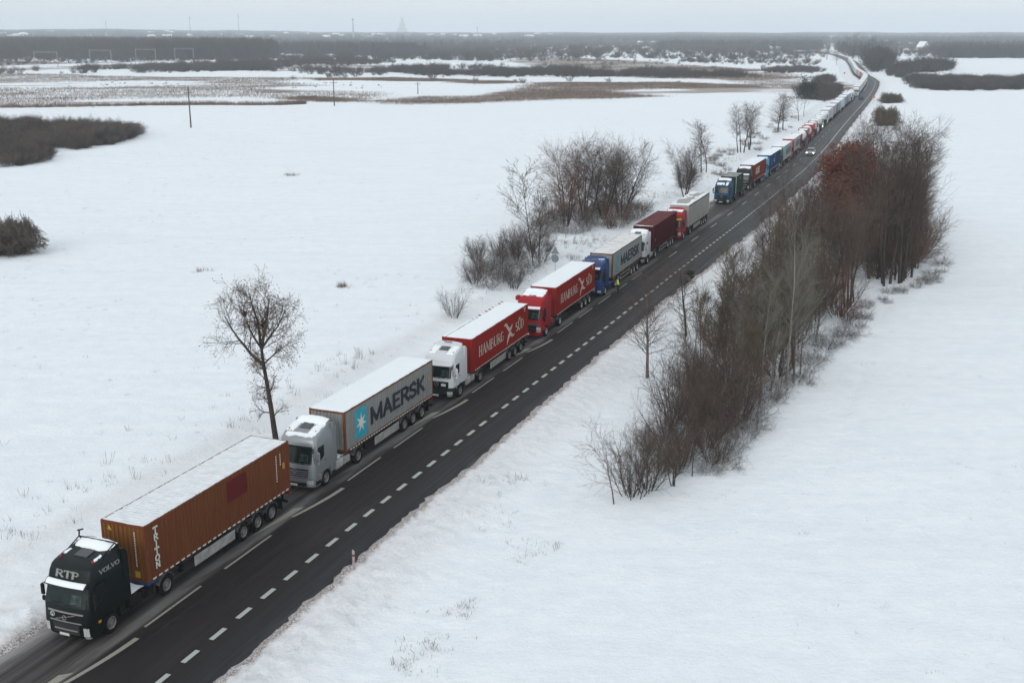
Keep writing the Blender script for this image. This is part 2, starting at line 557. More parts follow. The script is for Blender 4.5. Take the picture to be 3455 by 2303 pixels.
def verge_h(S, T):
    """height of the snowy verges above the plain relief, both sides of the road"""
    S = np.asarray(S, float); T = np.asarray(T, float)
    R = T - 2.0
    L = -7.4 - T
    zr = .05 * sstep(0, .6, R) - .28 * sstep(1.5, 5.0, R) + .22 * sstep(6.5, 10.5, R) - .04 * sstep(10, 16, R)
    zl = .08 * sstep(0, .5, L) - .42 * sstep(1.5, 4.3, L) + .50 * sstep(5.2, 8.5, L) - .14 * sstep(8.5, 14, L)
    return np.where(T > 2.0, zr, np.where(T < -7.4, zl, 0.0))

def asphalt_right(S):
    return 2.15 + .9 * sstep(50, 130, S) - .9 * sstep(190, 260, S)

def build_verge(side):
    Ss = [S_MIN + 2]
    while Ss[-1] < S_MAX - 5:
        s = Ss[-1]
        Ss.append(s + (.30 if -12 < s < 70 else .55 if -20 < s < 140 else 1.2 if -20 < s < 260 else 4.0 if s > 0 else 3.0))
    Ss = np.array(Ss)
    u = np.concatenate([[0, .03, .08, .16, .26, .4, .6, .85], np.arange(1.15, 4.8, .35), np.arange(5, 12, .6), np.arange(12, 24, 1.3)])
    SS, U = np.meshgrid(Ss, u, indexing='ij')
    jag = np.interp(Ss, np.arange(S_MIN, S_MAX, .35), NR.normal(0, .10, len(np.arange(S_MIN, S_MAX, .35))))
    jag2 = np.interp(Ss, np.arange(S_MIN, S_MAX, 2.2), NR.normal(0, .13, len(np.arange(S_MIN, S_MAX, 2.2))))
    if side > 0:
        T = asphalt_right(SS) + (jag + jag2)[:, None] * sstep(2, 0, U) + U
    else:
        T = -7.55 - (jag + 1.6 * jag2)[:, None] * sstep(2, 0, U) - U
    P = RP(SS.ravel(), T.ravel())
    ST = np.stack([SS.ravel(), T.ravel()], 1)
    n = NR.normal(0, 1, SS.shape)
    lump = .05 * n * sstep(0.1, .5, U) * sstep(4.5, 1.5, U) * (1 if side > 0 else 1.3)
    lump = lump + .028 * n * sstep(1.2, 2.5, U) * sstep(11 if side > 0 else 8, 5, U)
    Z = verge_h(ST[:, 0], ST[:, 1]) + relief_far(P[:, 0], P[:, 1], ST[:, 1]) + lump.ravel() + .012
    Z += (.05 * sstep(0.0, .35, U)).ravel()
    Z = np.where(U.ravel() == 0, -.04, Z)
    Z -= (.14 * sstep(18.5, 23.5, U)).ravel()
    h, w = SS.shape
    idx = np.arange(h * w).reshape(h, w)
    Q = np.stack([idx[:-1, :-1], idx[:-1, 1:], idx[1:, 1:], idx[1:, :-1]], -1).reshape(-1, 4)
    if side > 0: Q = Q[:, ::-1]
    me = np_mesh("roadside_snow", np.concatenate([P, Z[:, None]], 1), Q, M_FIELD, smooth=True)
    C = cover_at(P, ST[:, 0], ST[:, 1])
    d = U.ravel()
    if side > 0:
        C[:, 1] = np.clip(.95 * sstep(.9, 0, d) + .42 * sstep(5.5, .3, d) , 0, 1) * np.where(ST[:, 0] > 150, .6, 1)
        C[:, 2] = .35 + .3 * sstep(7, 2, d)
    else:
        C[:, 1] = np.clip(.92 * np.where(ST[:, 0] < 30, sstep(2.0, 0, d), sstep(1.0, 0, d)) + .22 * np.exp(-((d - 3.2) / 1.0) ** 2) + .18 * np.exp(-((d - 7.2) / .8) ** 2), 0, 1)  # rim term is road dirt; both bell-shaped bands paint the bank's trough shading
        C[:, 2] = .15 + .5 * np.exp(-((d - 6.5) / 2.5) ** 2)
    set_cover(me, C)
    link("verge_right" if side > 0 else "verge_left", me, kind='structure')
build_verge(1)
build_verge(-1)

def build_road():
    Ss = np.concatenate([np.arange(S_MIN + 2, 300, 1.5), np.arange(300, S_MAX - 3, 5)])
    t = np.array([-8.6, -7.4, -6.5, -5.5, -4.5, -3.4, -2, -1, 0, .8, 1.6, 2.4, 3.4])
    SS, TT = np.meshgrid(Ss, t, indexing='ij')
    T2 = TT.copy()
    P = RP(SS.ravel(), T2.ravel())
    Z = -0.012 * np.abs(TT.ravel() + 2.9) * .6 + .03
    Z = np.where(np.abs(TT.ravel() + 2.6) > 5.9, Z - .05, Z)
    h, w = SS.shape
    idx = np.arange(h * w).reshape(h, w)
    Q = np.stack([idx[:-1, :-1], idx[:-1, 1:], idx[1:, 1:], idx[1:, :-1]], -1).reshape(-1, 4)[:, ::-1]
    me = np_mesh("road_surface", np.concatenate([P, Z[:, None]], 1), Q, M_ASPH, smooth=True)
    uv = me.uv_layers.new(name="road_st")
    vi = np.zeros(len(me.loops), np.int32); me.loops.foreach_get('vertex_index', vi)
    UV = np.stack([SS.ravel(), TT.ravel()], 1)[vi].astype(np.float32)
    uv.data.foreach_set('uv', UV.ravel())
    return link("road", me, kind='structure')
ROAD = build_road()
def road_z(T): return -0.012 * abs(T + 2.9) * .6 + .03

def mark(mb, S0, S1, T0, T1, n=1, lift=.006):
    """painted strip between S0..S1, T0..T1 (T may be a pair for slanted ends)"""
    ss = np.linspace(S0, S1, n + 1)
    V = []
    for s in ss:
        for t in (T0, T1):
            p = RP(s, t); V.append((p[0], p[1], road_z(t) + lift))
    mb.add(V, [(2 * i, 2 * i + 1, 2 * i + 3, 2 * i + 2) for i in range(n)])

def markings():
    # right edge line: 1 m dashes, 1 m gaps, then a solid line in the bend
    s = -21.0; k = 0
    rest = MB()
    while s < 222:
        if s < 130:
            mb = MB(); mark(mb, s, s + 1.06, -.12, .12); mb.build("edge_dash", M_LINE, ROAD)
        else:
            mark(rest, s, s + 1.06, -.12, .12)
        s += 2.006; k += 1
    rest.build("edge_dashes_far", M_LINE, ROAD, kind='stuff')
    mb = MB(); mark(mb, 224, 1500, -.10, .12, 260); mb.build("edge_line", M_LINE, ROAD)
    # centre line
    def dash(a, b, t=-3.4, w=.07, m=M_OLDLINE):
        mb = MB(); mark(mb, a, b, t - w, t + w, 2); mb.build("centre_dash", m, ROAD)
    for a in (-14.9, -8.9, 2.93, 9.02, 21.3, 27.2, 39.6, 45.6, 58.3, 64.2, 70.2, 76.2, 82.2):
        dash(a, a + 4.15, -3.40 if a > -3 else -3.3)
    for i in range(18): dash(96.3 + 11.4 * i, 96.3 + 11.4 * i + 3.8, -2.85, .07, M_LINE)
    mb = MB()
    for i in range(40): mark(mb, 302 + 12 * i, 306 + 12 * i, -3.5, -3.3)
    mark(mb, 520, 700, -3.75, -3.6, 40)
    mb.build("centre_dashes_far", M_LINE, ROAD, kind='stuff')
    # turn-in arrows curving back to the nearside lane
    for s0 in (-15.8, 2.0, 20.2, 38.0, 56.0):
        mb = MB()
        V = []
        n = 10
        for i in range(n + 1):
            t = i / n
            S = s0 - 4.6 * t; T = -3.08 - .55 * t ** 1.7
            w = .085 + .035 * (1 - t)
            for sg in (-1, 1):
                p = RP(S, T + sg * w * (1.1)); V.append((p[0], p[1], road_z(T) + .0095))
        mb.add(V, [(2 * i, 2 * i + 1, 2 * i + 3, 2 * i + 2) for i in range(n)])
        hd = [RP(s0 - 2.9, -4.30), RP(s0 - 3.1, -3.62), RP(s0 - 6.9, -4.25), RP(s0 - 5.2, -4.45)]
        hd = [RP(s0 - 3.2, -3.72), RP(s0 - 3.6, -4.18), RP(s0 - 7.6, -4.30), RP(s0 - 4.6, -3.83)]
        mb.add([(p[0], p[1], road_z(-4) + .0125) for p in hd], [(0, 1, 2, 3)])
        mb.build("merge_arrow", M_OLDLINE, ROAD)
markings()
# ------------------------------------------------------------------ lettering (stroke letters, serif or plain)
GL = {
 'H': (.80, [((.15, 0), (.15, 1)), ((.65, 0), (.65, 1))], [((.15, .5), (.65, .5))], [(.15, 0), (.15, 1), (.65, 0), (.65, 1)]),
 'A': (.82, [((.40, 1), (.72, 0))], [((.10, 0), (.40, 1)), ((.21, .34), (.60, .34))], [(.10, 0), (.72, 0)]),
 'M': (1.0, [((.12, 1), (.5, .1)), ((.88, 1), (.88, 0))], [((.12, 0), (.12, 1)), ((.5, .1), (.88, 1))], [(.12, 0), (.88, 0), (.12, 1), (.88, 1)]),
 'B': (.75, [((.15, 0), (.15, 1))], [((.15, 1), (.45, 1), (.58, .86), (.58, .66), (.45, .53), (.15, .53)), ((.45, .53), (.66, .40), (.66, .14), (.5, 0), (.15, 0))], [(.15, 0), (.15, 1)]),
 'U': (.82, [((.15, 1), (.15, .25), (.28, .05), (.42, 0))], [((.42, 0), (.58, .06), (.68, .28), (.68, 1))], [(.15, 1), (.68, 1)]),
 'R': (.80, [((.15, 0), (.15, 1)), ((.38, .5), (.72, 0))], [((.15, 1), (.5, 1), (.63, .86), (.63, .65), (.5, .51), (.15, .51))], [(.15, 0), (.15, 1), (.72, 0)]),
 'G': (.82, [((.30, .97), (.13, .76), (.10, .5), (.13, .22), (.30, .03))], [((.68, .85), (.5, 1), (.30, .97)), ((.30, .03), (.5, 0), (.70, .12), (.70, .44), (.48, .44))], []),
 'S': (.68, [((.18, .90), (.10, .76), (.16, .60), (.50, .40), (.58, .22), (.48, .06))], [((.55, .84), (.40, 1), (.18, .90)), ((.48, .06), (.28, 0), (.08, .16))], []),
 'D': (.80, [((.15, 0), (.15, 1)), ((.62, .78), (.69, .5), (.62, .22))], [((.15, 1), (.42, 1), (.62, .78)), ((.62, .22), (.42, 0), (.15, 0))], []),
 'T': (.80, [((.40, 0), (.40, 1))], [((.06, 1), (.74, 1)), ((.06, .86), (.06, 1)), ((.74, .86), (.74, 1))], [(.40, 0)]),
 'I': (.40, [((.2, 0), (.2, 1))], [], [(.2, 0), (.2, 1)]),
 'O': (.86, [((.24, .92), (.10, .66), (.10, .34), (.24, .08)), ((.62, .08), (.76, .34), (.76, .66), (.62, .92))], [((.24, .08), (.43, 0), (.62, .08)), ((.24, .92), (.43, 1), (.62, .92))], []),
 'N': (.86, [((.14, 1), (.70, 0))], [((.14, 0), (.14, 1)), ((.70, 0), (.70, 1))], [(.14, 0), (.14, 1), (.70, 1)]),
 'P': (.72, [((.15, 0), (.15, 1))], [((.15, 1), (.48, 1), (.62, .84), (.62, .62), (.48, .47), (.15, .47))], [(.15, 0), (.15, 1)]),
 'V': (.80, [((.08, 1), (.40, 0))], [((.40, 0), (.70, 1))], [(.08, 1), (.70, 1)]),
 'L': (.68, [((.15, 0), (.15, 1))], [((.15, 0), (.60, 0), (.60, .14))], [(.15, 0), (.15, 1)]),
 'E': (.70, [((.15, 0), (.15, 1))], [((.15, 1), (.60, 1)), ((.15, .51), (.52, .51)), ((.15, 0), (.60, 0))], []),
 'K': (.78, [((.15, 0), (.15, 1)), ((.30, .54), (.68, 0))], [((.15, .38), (.64, 1))], []),
 'C': (.76, [((.28, .96), (.12, .74), (.10, .5), (.12, .26), (.28, .04))], [((.64, .82), (.48, 1), (.28, .96)), ((.28, .04), (.48, 0), (.64, .18))], []),
 'Y': (.76, [((.38, .48), (.38, 0)), ((.08, 1), (.38, .48))], [((.38, .48), (.68, 1))], []),
 ' ': (.45, [], [], []),
}
GL['Ü'] = (GL['U'][0], GL['U'][1] + [((.28, 1.16), (.28, 1.30)), ((.56, 1.16), (.56, 1.30))], GL['U'][2], GL['U'][3])

def letters(mb, text, origin, ud, vd, h, wide=1.0, heavy=.17, light=.08, serif=True, vertical=False, gap=0.0, depth=.004):
    """each stroke is a thin raised plate; ud = reading direction, vd = up direction, both unit"""
    o, ud, vd = Vector(origin), Vector(ud), Vector(vd)
    nrm = ud.cross(vd)
    cx = cy = 0.0
    cnt = 0
    def quad(a, b, w, ext=True):
        nonlocal cnt
        a, b = Vector(a), Vector(b)
        d = (b - a)
        L = d.length
        if L < 1e-6: return
        d /= L
        s = Vector((-d.y, d.x)) * (w / 2)
        e = d * (w / 2 if ext else 0)
        pts = [a - e - s, b + e - s, b + e + s, a - e + s]
        lift = depth + .0007 * (cnt % 9)
        cnt += 1
        V = []
        for z in (lift, -.001):
            for p in pts:
                V.append(o + ud * ((cx + p.x * wide) * h) + vd * ((cy + p.y) * h) + nrm * z)
        mb.add(V, [(0, 1, 2, 3), (0, 4, 5, 1), (1, 5, 6, 2), (2, 6, 7, 3), (3, 7, 4, 0)])
    for ch in text:
        w, hv, lt, sf = GL[ch]
        if vertical: cx = (.8 - w) / 2 * wide
        for group, th in ((hv, heavy), (lt, light)):
            for pl in group:
                for a, b in zip(pl, pl[1:]):
                    quad(a, b, th if serif else heavy, ext=True)
        if serif:
            for x, y in sf:
                yy = y + (light * .35 if y < .5 else -light * .35)
                quad((x - heavy * .95 / wide, yy), (x + heavy * .95 / wide, yy), light * .9, ext=False)
        if vertical: cy -= 1.16 + gap
        else: cx += (w + gap) * wide
    return cx * h

# ------------------------------------------------------------------ materials for vehicles
M_TYRE = mat("tyre_rubber", (.010, .010, .011), .9, spec=.1, noise=.3, nscale=6)
M_RIM = mat("dusty_steel_rim", (.20, .20, .20), .55, metal=.3, noise=.35, nscale=9)
M_RIMA = mat("alloy_rim", (.42, .42, .42), .38, metal=.6, noise=.2, nscale=9)
M_CHAS = mat("grimy_black_chassis", (.012, .012, .013), .85, spec=.1, noise=.4, nscale=3)
M_CHASB = mat("blue_chassis_paint", (.012, .05, .15), .6, noise=.3, nscale=3)
M_GREYP = mat("salt_grey_panel", (.30, .30, .29), .7, noise=.3, nscale=2.5)
M_GLASS = mat("windscreen_glass", (.008, .014, .014), .16, spec=.28, noise=.6, nscale=1.5)
M_GLASSD = mat("dark_side_glass", (.012, .016, .018), .10, spec=.6)
M_BLACK = mat("black_plastic", (.008, .009, .010), .6, spec=.15)
M_LAMP = mat("clear_lamp_lens", (.42, .44, .44), .2, spec=.7, noise=.35, nscale=14)
M_AMBER = mat("amber_marker_lens", (.60, .26, .02), .3)
M_REDL = mat("red_lamp_lens", (.30, .01, .01), .3)
M_CHROME = mat("satin_trim", (.30, .285, .28), .4, metal=.4)
M_PLATE = mat("number_plate", (.55, .57, .53), .5)
M_WHITEL = mat("white_lettering", (.62, .62, .58), .6)
M_CREAML = mat("cream_lettering", (.52, .47, .40), .7, noise=.25, nscale=1.4)
M_TAPE = mat("reflective_tape", (.66, .68, .62), .4)
M_YEL = mat("yellow_warning_label", (.42, .27, .02), .6)
M_DECK = mat("tan_dust_cover", (.30, .25, .19), .8)

def rusty(name, col, rust, amount, scale=.9):
    """container steel with rust bleeding from patches and vertical run-off"""
    if name in MATS: return MATS[name]
    m = bpy.data.materials.new(name); m.use_nodes = True
    n, l = N(m); b = n["Principled BSDF"]; b.inputs['Roughness'].default_value = .75; b.inputs['Specular IOR Level'].default_value = .06
    tc = n.new("ShaderNodeTexCoord")
    mp = n.new("ShaderNodeMapping"); l.new(tc.outputs['Object'], mp.inputs[0]); mp.inputs['Scale'].default_value = (3.2, 3.2, .35)
    run = noise_node(n, l, mp.outputs[0], 1.0, 5, .65)
    blot = noise_node(n, l, tc.outputs['Object'], scale, 6, .7)
    dark = tuple(c * .87 for c in col)
    c = mixc(n, l, ramp(n, l, run, .35, .65), dark, col)
    f = mathn(n, l, 'MULTIPLY', ramp(n, l, mathn(n, l, 'ADD', mathn(n, l, 'MULTIPLY', run, .5), mathn(n, l, 'MULTIPLY', blot, .5)), .60 - amount * .2, .70 - amount * .1), .8)
    l.new(mixc(n, l, f, c, rust), b.inputs['Base Color'])
    MATS[name] = m
    return m

# ------------------------------------------------------------------ wheels
def wheel_meshes(R=.50, w=.30, key="truck"):
    t = MB()
    t.lathe_x([(-w, .30), (-w, R - .05), (-w + .04, R), (-.04, R), (0, R - .05), (0, .31), (-.05, .29)], 0, 0, 22)
    tm = t.mesh("tyre_" + key, M_TYRE, 40)
    r = MB()
    r.lathe_x([(-.02, .30), (.0, .285), (-.05, .25), (-.12, .235), (-.10, .15), (-.02, .13), (-.01, .07), (-.012, .0001)], 0, 0, 20)
    for i in range(8):
        a = 6.283 * i / 8
        r.tube((-.10, .19 * math.cos(a), .19 * math.sin(a)), (-.075, .19 * math.cos(a), .19 * math.sin(a)), .016, k=5)
    rm = r.mesh("rim_" + key, M_RIM, 30)
    rm2 = rm.copy(); rm2.materials.clear(); rm2.materials.append(M_RIMA)
    return tm, rm, rm2
TW = wheel_meshes()
t_ = MB(); t_.lathe_x([(-.26, .25), (-.26, .48), (0, .48), (0, .27), (-.04, .2), (-.04, .0001)], 0, 0, 10)
TW_LOW = t_.mesh("tyre_simple", M_TYRE, 40)

def add_wheel(parent, side, y, rim=0, R=.5, low=False, x=1.24, me=None):
    o = link("wheel", TW_LOW if low else (me or TW)[0], parent)
    o.location = (side * x, y, R)
    if side < 0: o.rotation_euler = (0, 0, math.pi)
    if not low:
        link("rim", (me or TW)[1 + rim], o)
    return o

# ------------------------------------------------------------------ cab body
class Cab:
    def __init__(s, prof, yr, r=.22, bow=.10):
        s.P = np.array(prof, float); s.yr = yr; s.r = r; s.bow = bow       # rows: z, y_front, half width
    def yf(s, x, z):
        y = np.interp(z, s.P[:, 0], s.P[:, 1]); h = np.interp(z, s.P[:, 0], s.P[:, 2])
        ax = min(abs(x), h)
        y += s.bow * (ax / h) ** 2
        r = s.r
        if ax > h - r: y += r - math.sqrt(max(r * r - (ax - (h - r)) ** 2, 0))
        return float(y)
    def hw(s, z): return float(np.interp(z, s.P[:, 0], s.P[:, 2]))
    def ring(s, z, yr=None):
        h = s.hw(z); yr = s.yr if yr is None else yr
        xs = [-h, -h + .015, -h + .06, -h + .13, -h + s.r, -h * .55, -h * .25, 0, h * .25, h * .55, h - s.r, h - .13, h - .06, h - .015, h]
        pts = [(x, min(s.yf(x, z), yr - .02), z) for x in xs]
        pts += [(h, yr, z), (0, yr, z), (-h, yr, z)]
        return pts
    def body(s, z0, z1, yr=None, extra=()):
        zs = sorted(set([z0, z1] + [float(z) for z in s.P[:, 0] if z0 < z < z1] + [z for z in extra if z0 < z < z1]))
        mb = MB()
        rings = [s.ring(z, yr) for z in zs]
        k = len(rings[0])
        V = [p for r in rings for p in r]
        F = []
        for i in range(len(zs) - 1):
            for j in range(k):
                a, b = i * k + j, i * k + (j + 1) % k
                F.append((a, b, b + k, a + k))
        F.append(tuple(range(k))[::-1]); o = (len(zs) - 1) * k
        top = list(range(o, o + k))
        # cap the top as strips between front points and the rear edge so that it stays clean
        F.append(tuple(top))
        mb.add(V, F)
        return mb
    def patch(s, x0, x1, z0, z1, off=.012, th=.03, n=8, zn=3, x0b=None, x1b=None, mb=None):
        """curved plate lying on the front of the cab (x0b, x1b: limits at the top)"""
        A, B = [], []
        for i in range(zn + 1):
            t = i / zn; z = z0 + (z1 - z0) * t
            a = x0 + ((x0b if x0b is not None else x0) - x0) * t
            b = x1 + ((x1b if x1b is not None else x1) - x1) * t
            ra, rb = [], []
            for j in range(n + 1):
                x = a + (b - a) * j / n
                y = s.yf(x, z)
                ra.append((x, y - off, z)); rb.append((x, y + th, z))
            A.append(ra); B.append(rb)
        mb = mb or MB()
        mb.slab(A, B)
        return mb
    def ztop(s, y):
        """height of the roof line at depth y on the centre line"""
        return float(np.interp(y, s.P[:, 1], s.P[:, 0]))

CABS = {
 # tall sloped cab (fh), wide-eyed cab (ac), angular cab (tr), upright box cab (mg)
 'fh': Cab([(.30, .10, 1.18), (.45, .02, 1.22), (.80, .0, 1.24), (1.15, .02, 1.24), (1.72, .06, 1.24), (2.62, .34, 1.20), (2.80, .38, 1.20), (3.08, .45, 1.17), (3.30, .56, 1.14), (3.40, .74, 1.12), (3.52, 1.25, 1.10), (3.64, 2.05, 1.08)], 2.42, r=.17, bow=.08),
 'ac': Cab([(.26, .12, 1.16), (.42, .02, 1.22), (.85, .0, 1.25), (1.25, .03, 1.25), (1.75, .08, 1.25), (2.68, .33, 1.22), (2.86, .34, 1.20), (3.08, .46, 1.15), (3.24, .62, 1.12), (3.36, 1.0, 1.09), (3.48, 1.55, 1.07), (3.60, 2.05, 1.06)], 2.35, r=.22, bow=.12),
 'tr': Cab([(.28, .10, 1.16), (.45, .02, 1.22), (1.0, .0, 1.25), (1.62, .10, 1.25), (1.80, .12, 1.24), (2.66, .38, 1.22), (2.90, .42, 1.20), (3.22, .50, 1.16), (3.36, .72, 1.12), (3.55, 1.30, 1.08), (3.72, 2.0, 1.06)], 2.38, r=.22, bow=.10),
 'mg': Cab([(.30, .10, 1.20), (.45, .03, 1.24), (1.2, .0, 1.25), (1.78, .02, 1.25), (1.85, .05, 1.25), (2.85, .16, 1.23), (2.95, .18, 1.22), (3.20, .30, 1.18), (3.34, .55, 1.14), (3.50, 1.2, 1.08), (3.60, 2.0, 1.06)], 2.30, r=.16, bow=.05),
}

def snow_patch(cab, x0, x1, y0, y1, th=.05, seed=0, ny=6, nx=8, holes=0.0):
    """snow lying on the cab roof, following its slope"""
    r = random.Random(seed)
    A, B = [], []
    for i in range(ny + 1):
        ra, rb = [], []
        for j in range(nx + 1):
            e = (i in (0, ny)) or (j in (0, nx))
            x = x0 + (x1 - x0) * j / nx + (r.uniform(-.04, .04) if e else 0)
            y = y0 + (y1 - y0) * i / ny + (r.uniform(-.06, .06) if e else 0)
            z = cab.ztop(y)
            ra.append((x, y, z + (.006 if e else th * r.uniform(.6, 1.3)))); rb.append((x, y, z - .05))
        A.append(ra); B.append(rb)
    mb = MB(); mb.slab(A, B)
    return mb

def make_cab(root, kind, paint, low_paint, dark_low=None, detail=2, sunvisor=None, plate=True, snow=(), seed=0, letters_front=None, letters_side=None, trim=None, deflect=True, lamps_on=False):
    C = CABS[kind]
    lp = low_paint
    cab = C.body(1.02, float(C.P[-1, 0])).build("cab", paint, root, smooth=32)
    low = C.body(float(C.P[0, 0]), 1.017, yr=.86).build("bumper", lp, root, smooth=32)
    mb = MB(); mb.rbox(-1.22, 1.22, 1.98, C.yr, .62, 1.015, .04); mb.build("side_skirt", lp, root)
    zb, zt = (1.74, 2.60) if kind != 'mg' else (1.88, 2.84)
    hb, ht = C.hw(zb) - .05, C.hw(zt) - .12
    C.patch(-hb - .03, hb + .03, zb - .06, zt + .09, .004, .02, 14, 4, -ht - .04, ht + .04).build("windscreen_surround", M_BLACK, root, smooth=30)
    ws = C.patch(-hb, hb, zb, zt, .010, .02, 14, 5, -ht, ht).build("windscreen", M_GLASS, root, smooth=30)
    if detail > 1:
        for xw in (-.75, .05):
            mb = MB(); mb.tube((xw, C.yf(xw, zb + .03) - .03, zb + .03), (xw + .62, C.yf(xw + .62, zb + .16) - .03, zb + .16), .014, k=4); mb.build("wiper", M_BLACK, ws)
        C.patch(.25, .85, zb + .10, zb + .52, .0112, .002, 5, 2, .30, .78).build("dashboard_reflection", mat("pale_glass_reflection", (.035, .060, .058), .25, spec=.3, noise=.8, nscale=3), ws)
    if detail == 0:
        C.patch(-.95, .95, .70, 1.45, .012, .02, 8, 2).build("grille", M_BLACK, root)
        return C
    # side windows and doors
    for s in (-1, 1):
        mb = MB()
        z = [(zb + .22), (zb + .22), zt - .02, zt - .06, zb - .02]
        y = [1.36, .92, None, None, None]
        poly = [(.40, zb - .04), (.90, zb + .02), (1.26, zb + .22), (1.26, zt + .0), (.62, zt + .0)]
        x = 1.246 if kind != 'fh' else 1.235
        mb.prism_x(poly, s * (x - .06), s * (x + .006)) if s > 0 else mb.prism_x([p for p in poly[::-1]], s * (x + .006), s * (x - .06))
        win = mb
        d = MB()
        dp = [(.42, 1.06), (1.36, 1.06), (1.36, zt + .06), (.60, zt + .06), (.38, zb)]
        d.prism_x(dp, min(s * (x - .05), s * (x - .001)), max(s * (x - .05), s * (x - .001)))
        door = d.build("door", paint, root)
        win.build("side_window", M_GLASSD, door)
        h = MB(); h.rbox(s * x - .02, s * x + .02, 1.24, 1.40, 1.62, 1.68, .012); h.build("handle", M_BLACK, door)
        # mirrors
        m = MB()
        m.rbox(s * 1.42 - .10, s * 1.42 + .10, .30, .42, 1.90, 2.42, .04)
        m.rbox(s * 1.40 - .09, s * 1.40 + .09, .30, .42, 1.62, 1.86, .04)
        m.tube((s * 1.20, .50, 2.48), (s * 1.42, .36, 2.44), .025, k=6)
        m.tube((s * 1.20, .46, 1.75), (s * 1.40, .36, 1.70), .025, k=6)
        m.build("mirror", paint if kind == 'ac' and detail > 1 else M_BLACK, root)
        # steps
        st = MB(); st.rbox(min(s * 1.20, s * 1.235), max(s * 1.20, s * 1.235), .30, .84, .40, .72, .01)
        st.build("step_well", M_BLACK, root)
        # arch over front wheel
        a = MB(); A_, B_ = [], []
        for i in range(11):
            t = math.pi * (i / 10)
            yy, zz = 1.42 - .60 * math.cos(t), .52 + .58 * math.sin(t)
            A_.append([(s * .95, yy, zz), (s * 1.262, yy, zz)])
            B_.append([(s * .95, 1.42 - .555 * math.cos(t), .52 + .535 * math.sin(t)), (s * 1.262, 1.42 - .555 * math.cos(t), .52 + .535 * math.sin(t))])
        a.slab(A_, B_); a.build("wheel_arch", lp, root, smooth=30)
        # air fairing behind the door
        f = MB(); f.prism_x([(C.yr + .002, 1.1), (C.yr + .38, 1.1), (C.yr + .38, 3.30), (C.yr + .20, 3.55), (C.yr + .002, 3.60)], min(s * 1.06, s * 1.235), max(s * 1.06, s * 1.235))
        f.build("air_fairing", paint, root)
    # front furniture by kind
    def strip(x0, x1, z0, z1, m, name, off=.03, n=10, **k): return C.patch(x0, x1, z0, z1, off, .02, n, 2, **k).build(name, m, root)
    if kind == 'fh':
        gr = C.patch(-.86, .86, 1.04, 1.46, .012, .02, 10, 3, -.92, .92).build("grille", M_BLACK, root)
        C.patch(-.94, .94, 1.42, 1.49, .03, .01, 10, 1).build("grille_trim", M_CHROME, gr)
        C.patch(-.84, .84, 1.01, 1.06, .03, .01, 10, 1).build("grille_trim", M_CHROME, gr)
        b = MB(); b.tube((-.52, C.yf(.5, 1.1) - .035, 1.10), (.52, C.yf(.5, 1.4) - .035, 1.38), .016, k=6)
        b.build("diagonal_bar", M_CHROME, gr)
        b = MB()
        for i in range(16):
            t0, t1 = 6.283 * i / 16, 6.283 * (i + 1) / 16
            b.tube((.10 * math.cos(t0), -.045, 1.24 + .10 * math.sin(t0)), (.10 * math.cos(t1), -.045, 1.24 + .10 * math.sin(t1)), .018, k=5)
        b.build("badge", M_CHROME, gr)
        b = MB(); b.lathe_x([(0, .13), (.012, .13), (.012, .0001)], 0, 0, 18)
        rd = b.build("round_sticker", mat("green_sticker", (.02, .12, .07), .5), root)
        rd.location = (-.68, C.yf(-.68, 1.3) - .03, 1.30); rd.rotation_euler = (0, 0, -math.pi / 2)
        b = MB()
        for i in range(16):
            t0, t1 = 6.283 * i / 16, 6.283 * (i + 1) / 16
            b.tube((-.68 + .115 * math.cos(t0), C.yf(-.68, 1.3) - .048, 1.30 + .115 * math.sin(t0)), (-.68 + .115 * math.cos(t1), C.yf(-.68, 1.3) - .048, 1.30 + .115 * math.sin(t1)), .010, k=4)
        letters(b, "L", (-.73, C.yf(-.68, 1.3) - .046, 1.235), (1, 0, 0), (0, 0, 1), .13, serif=False, heavy=.2)
        b.build("sticker_mark", M_WHITEL, root)
        strip(-.62, .62, .63, .70, M_CHROME, "bumper_trim")
        strip(-.70, .70, .46, .96, mat("bumper_mesh", (.02, .022, .023), .8), "lower_grille", .012)
    elif kind == 'ac':
        gr = C.patch(-.80, .80, .86, 1.40, .012, .02, 10, 3, -.86, .86).build("grille", M_BLACK, root)
        for i, z in enumerate((.90, 1.02, 1.14, 1.26)):
            C.patch(-.80 - .01 * i, .80 + .01 * i, z, z + .045, .032, .01, 10, 1).build("grille_bar", trim or M_CHROME, gr)
        b = MB()
        for i in range(18):
            t0, t1 = 6.283 * i / 18, 6.283 * (i + 1) / 18
            b.tube((.16 * math.cos(t0), -.05, 1.28 + .16 * math.sin(t0)), (.16 * math.cos(t1), -.05, 1.28 + .16 * math.sin(t1)), .014, k=5)
        for k_ in range(3):
            t = math.pi / 2 + k_ * 2.0944
            b.tube((0, -.052, 1.28), (.15 * math.cos(t), -.052, 1.28 + .15 * math.sin(t)), .022, .006, k=4)
        b.build("star_badge", M_CHROME, gr)
        strip(-.70, .70, .34, .58, M_BLACK, "lower_intake", .012)
    elif kind == 'tr':
        gr = C.patch(-.70, .70, .62, 1.22, .012, .02, 10, 3, -.82, .82).build("grille", M_BLACK, root)
        for z in (.72, .84, .96):
            C.patch(-.66, .66, z, z + .02, .022, .01, 10, 1).build("grille_bar", mat("dark_grey_trim", (.05, .05, .055), .5), gr)
        strip(-1.10, 1.10, 1.24, 1.42, mat("dark_grey_band", (.06, .062, .066), .5), "badge_band", .018)
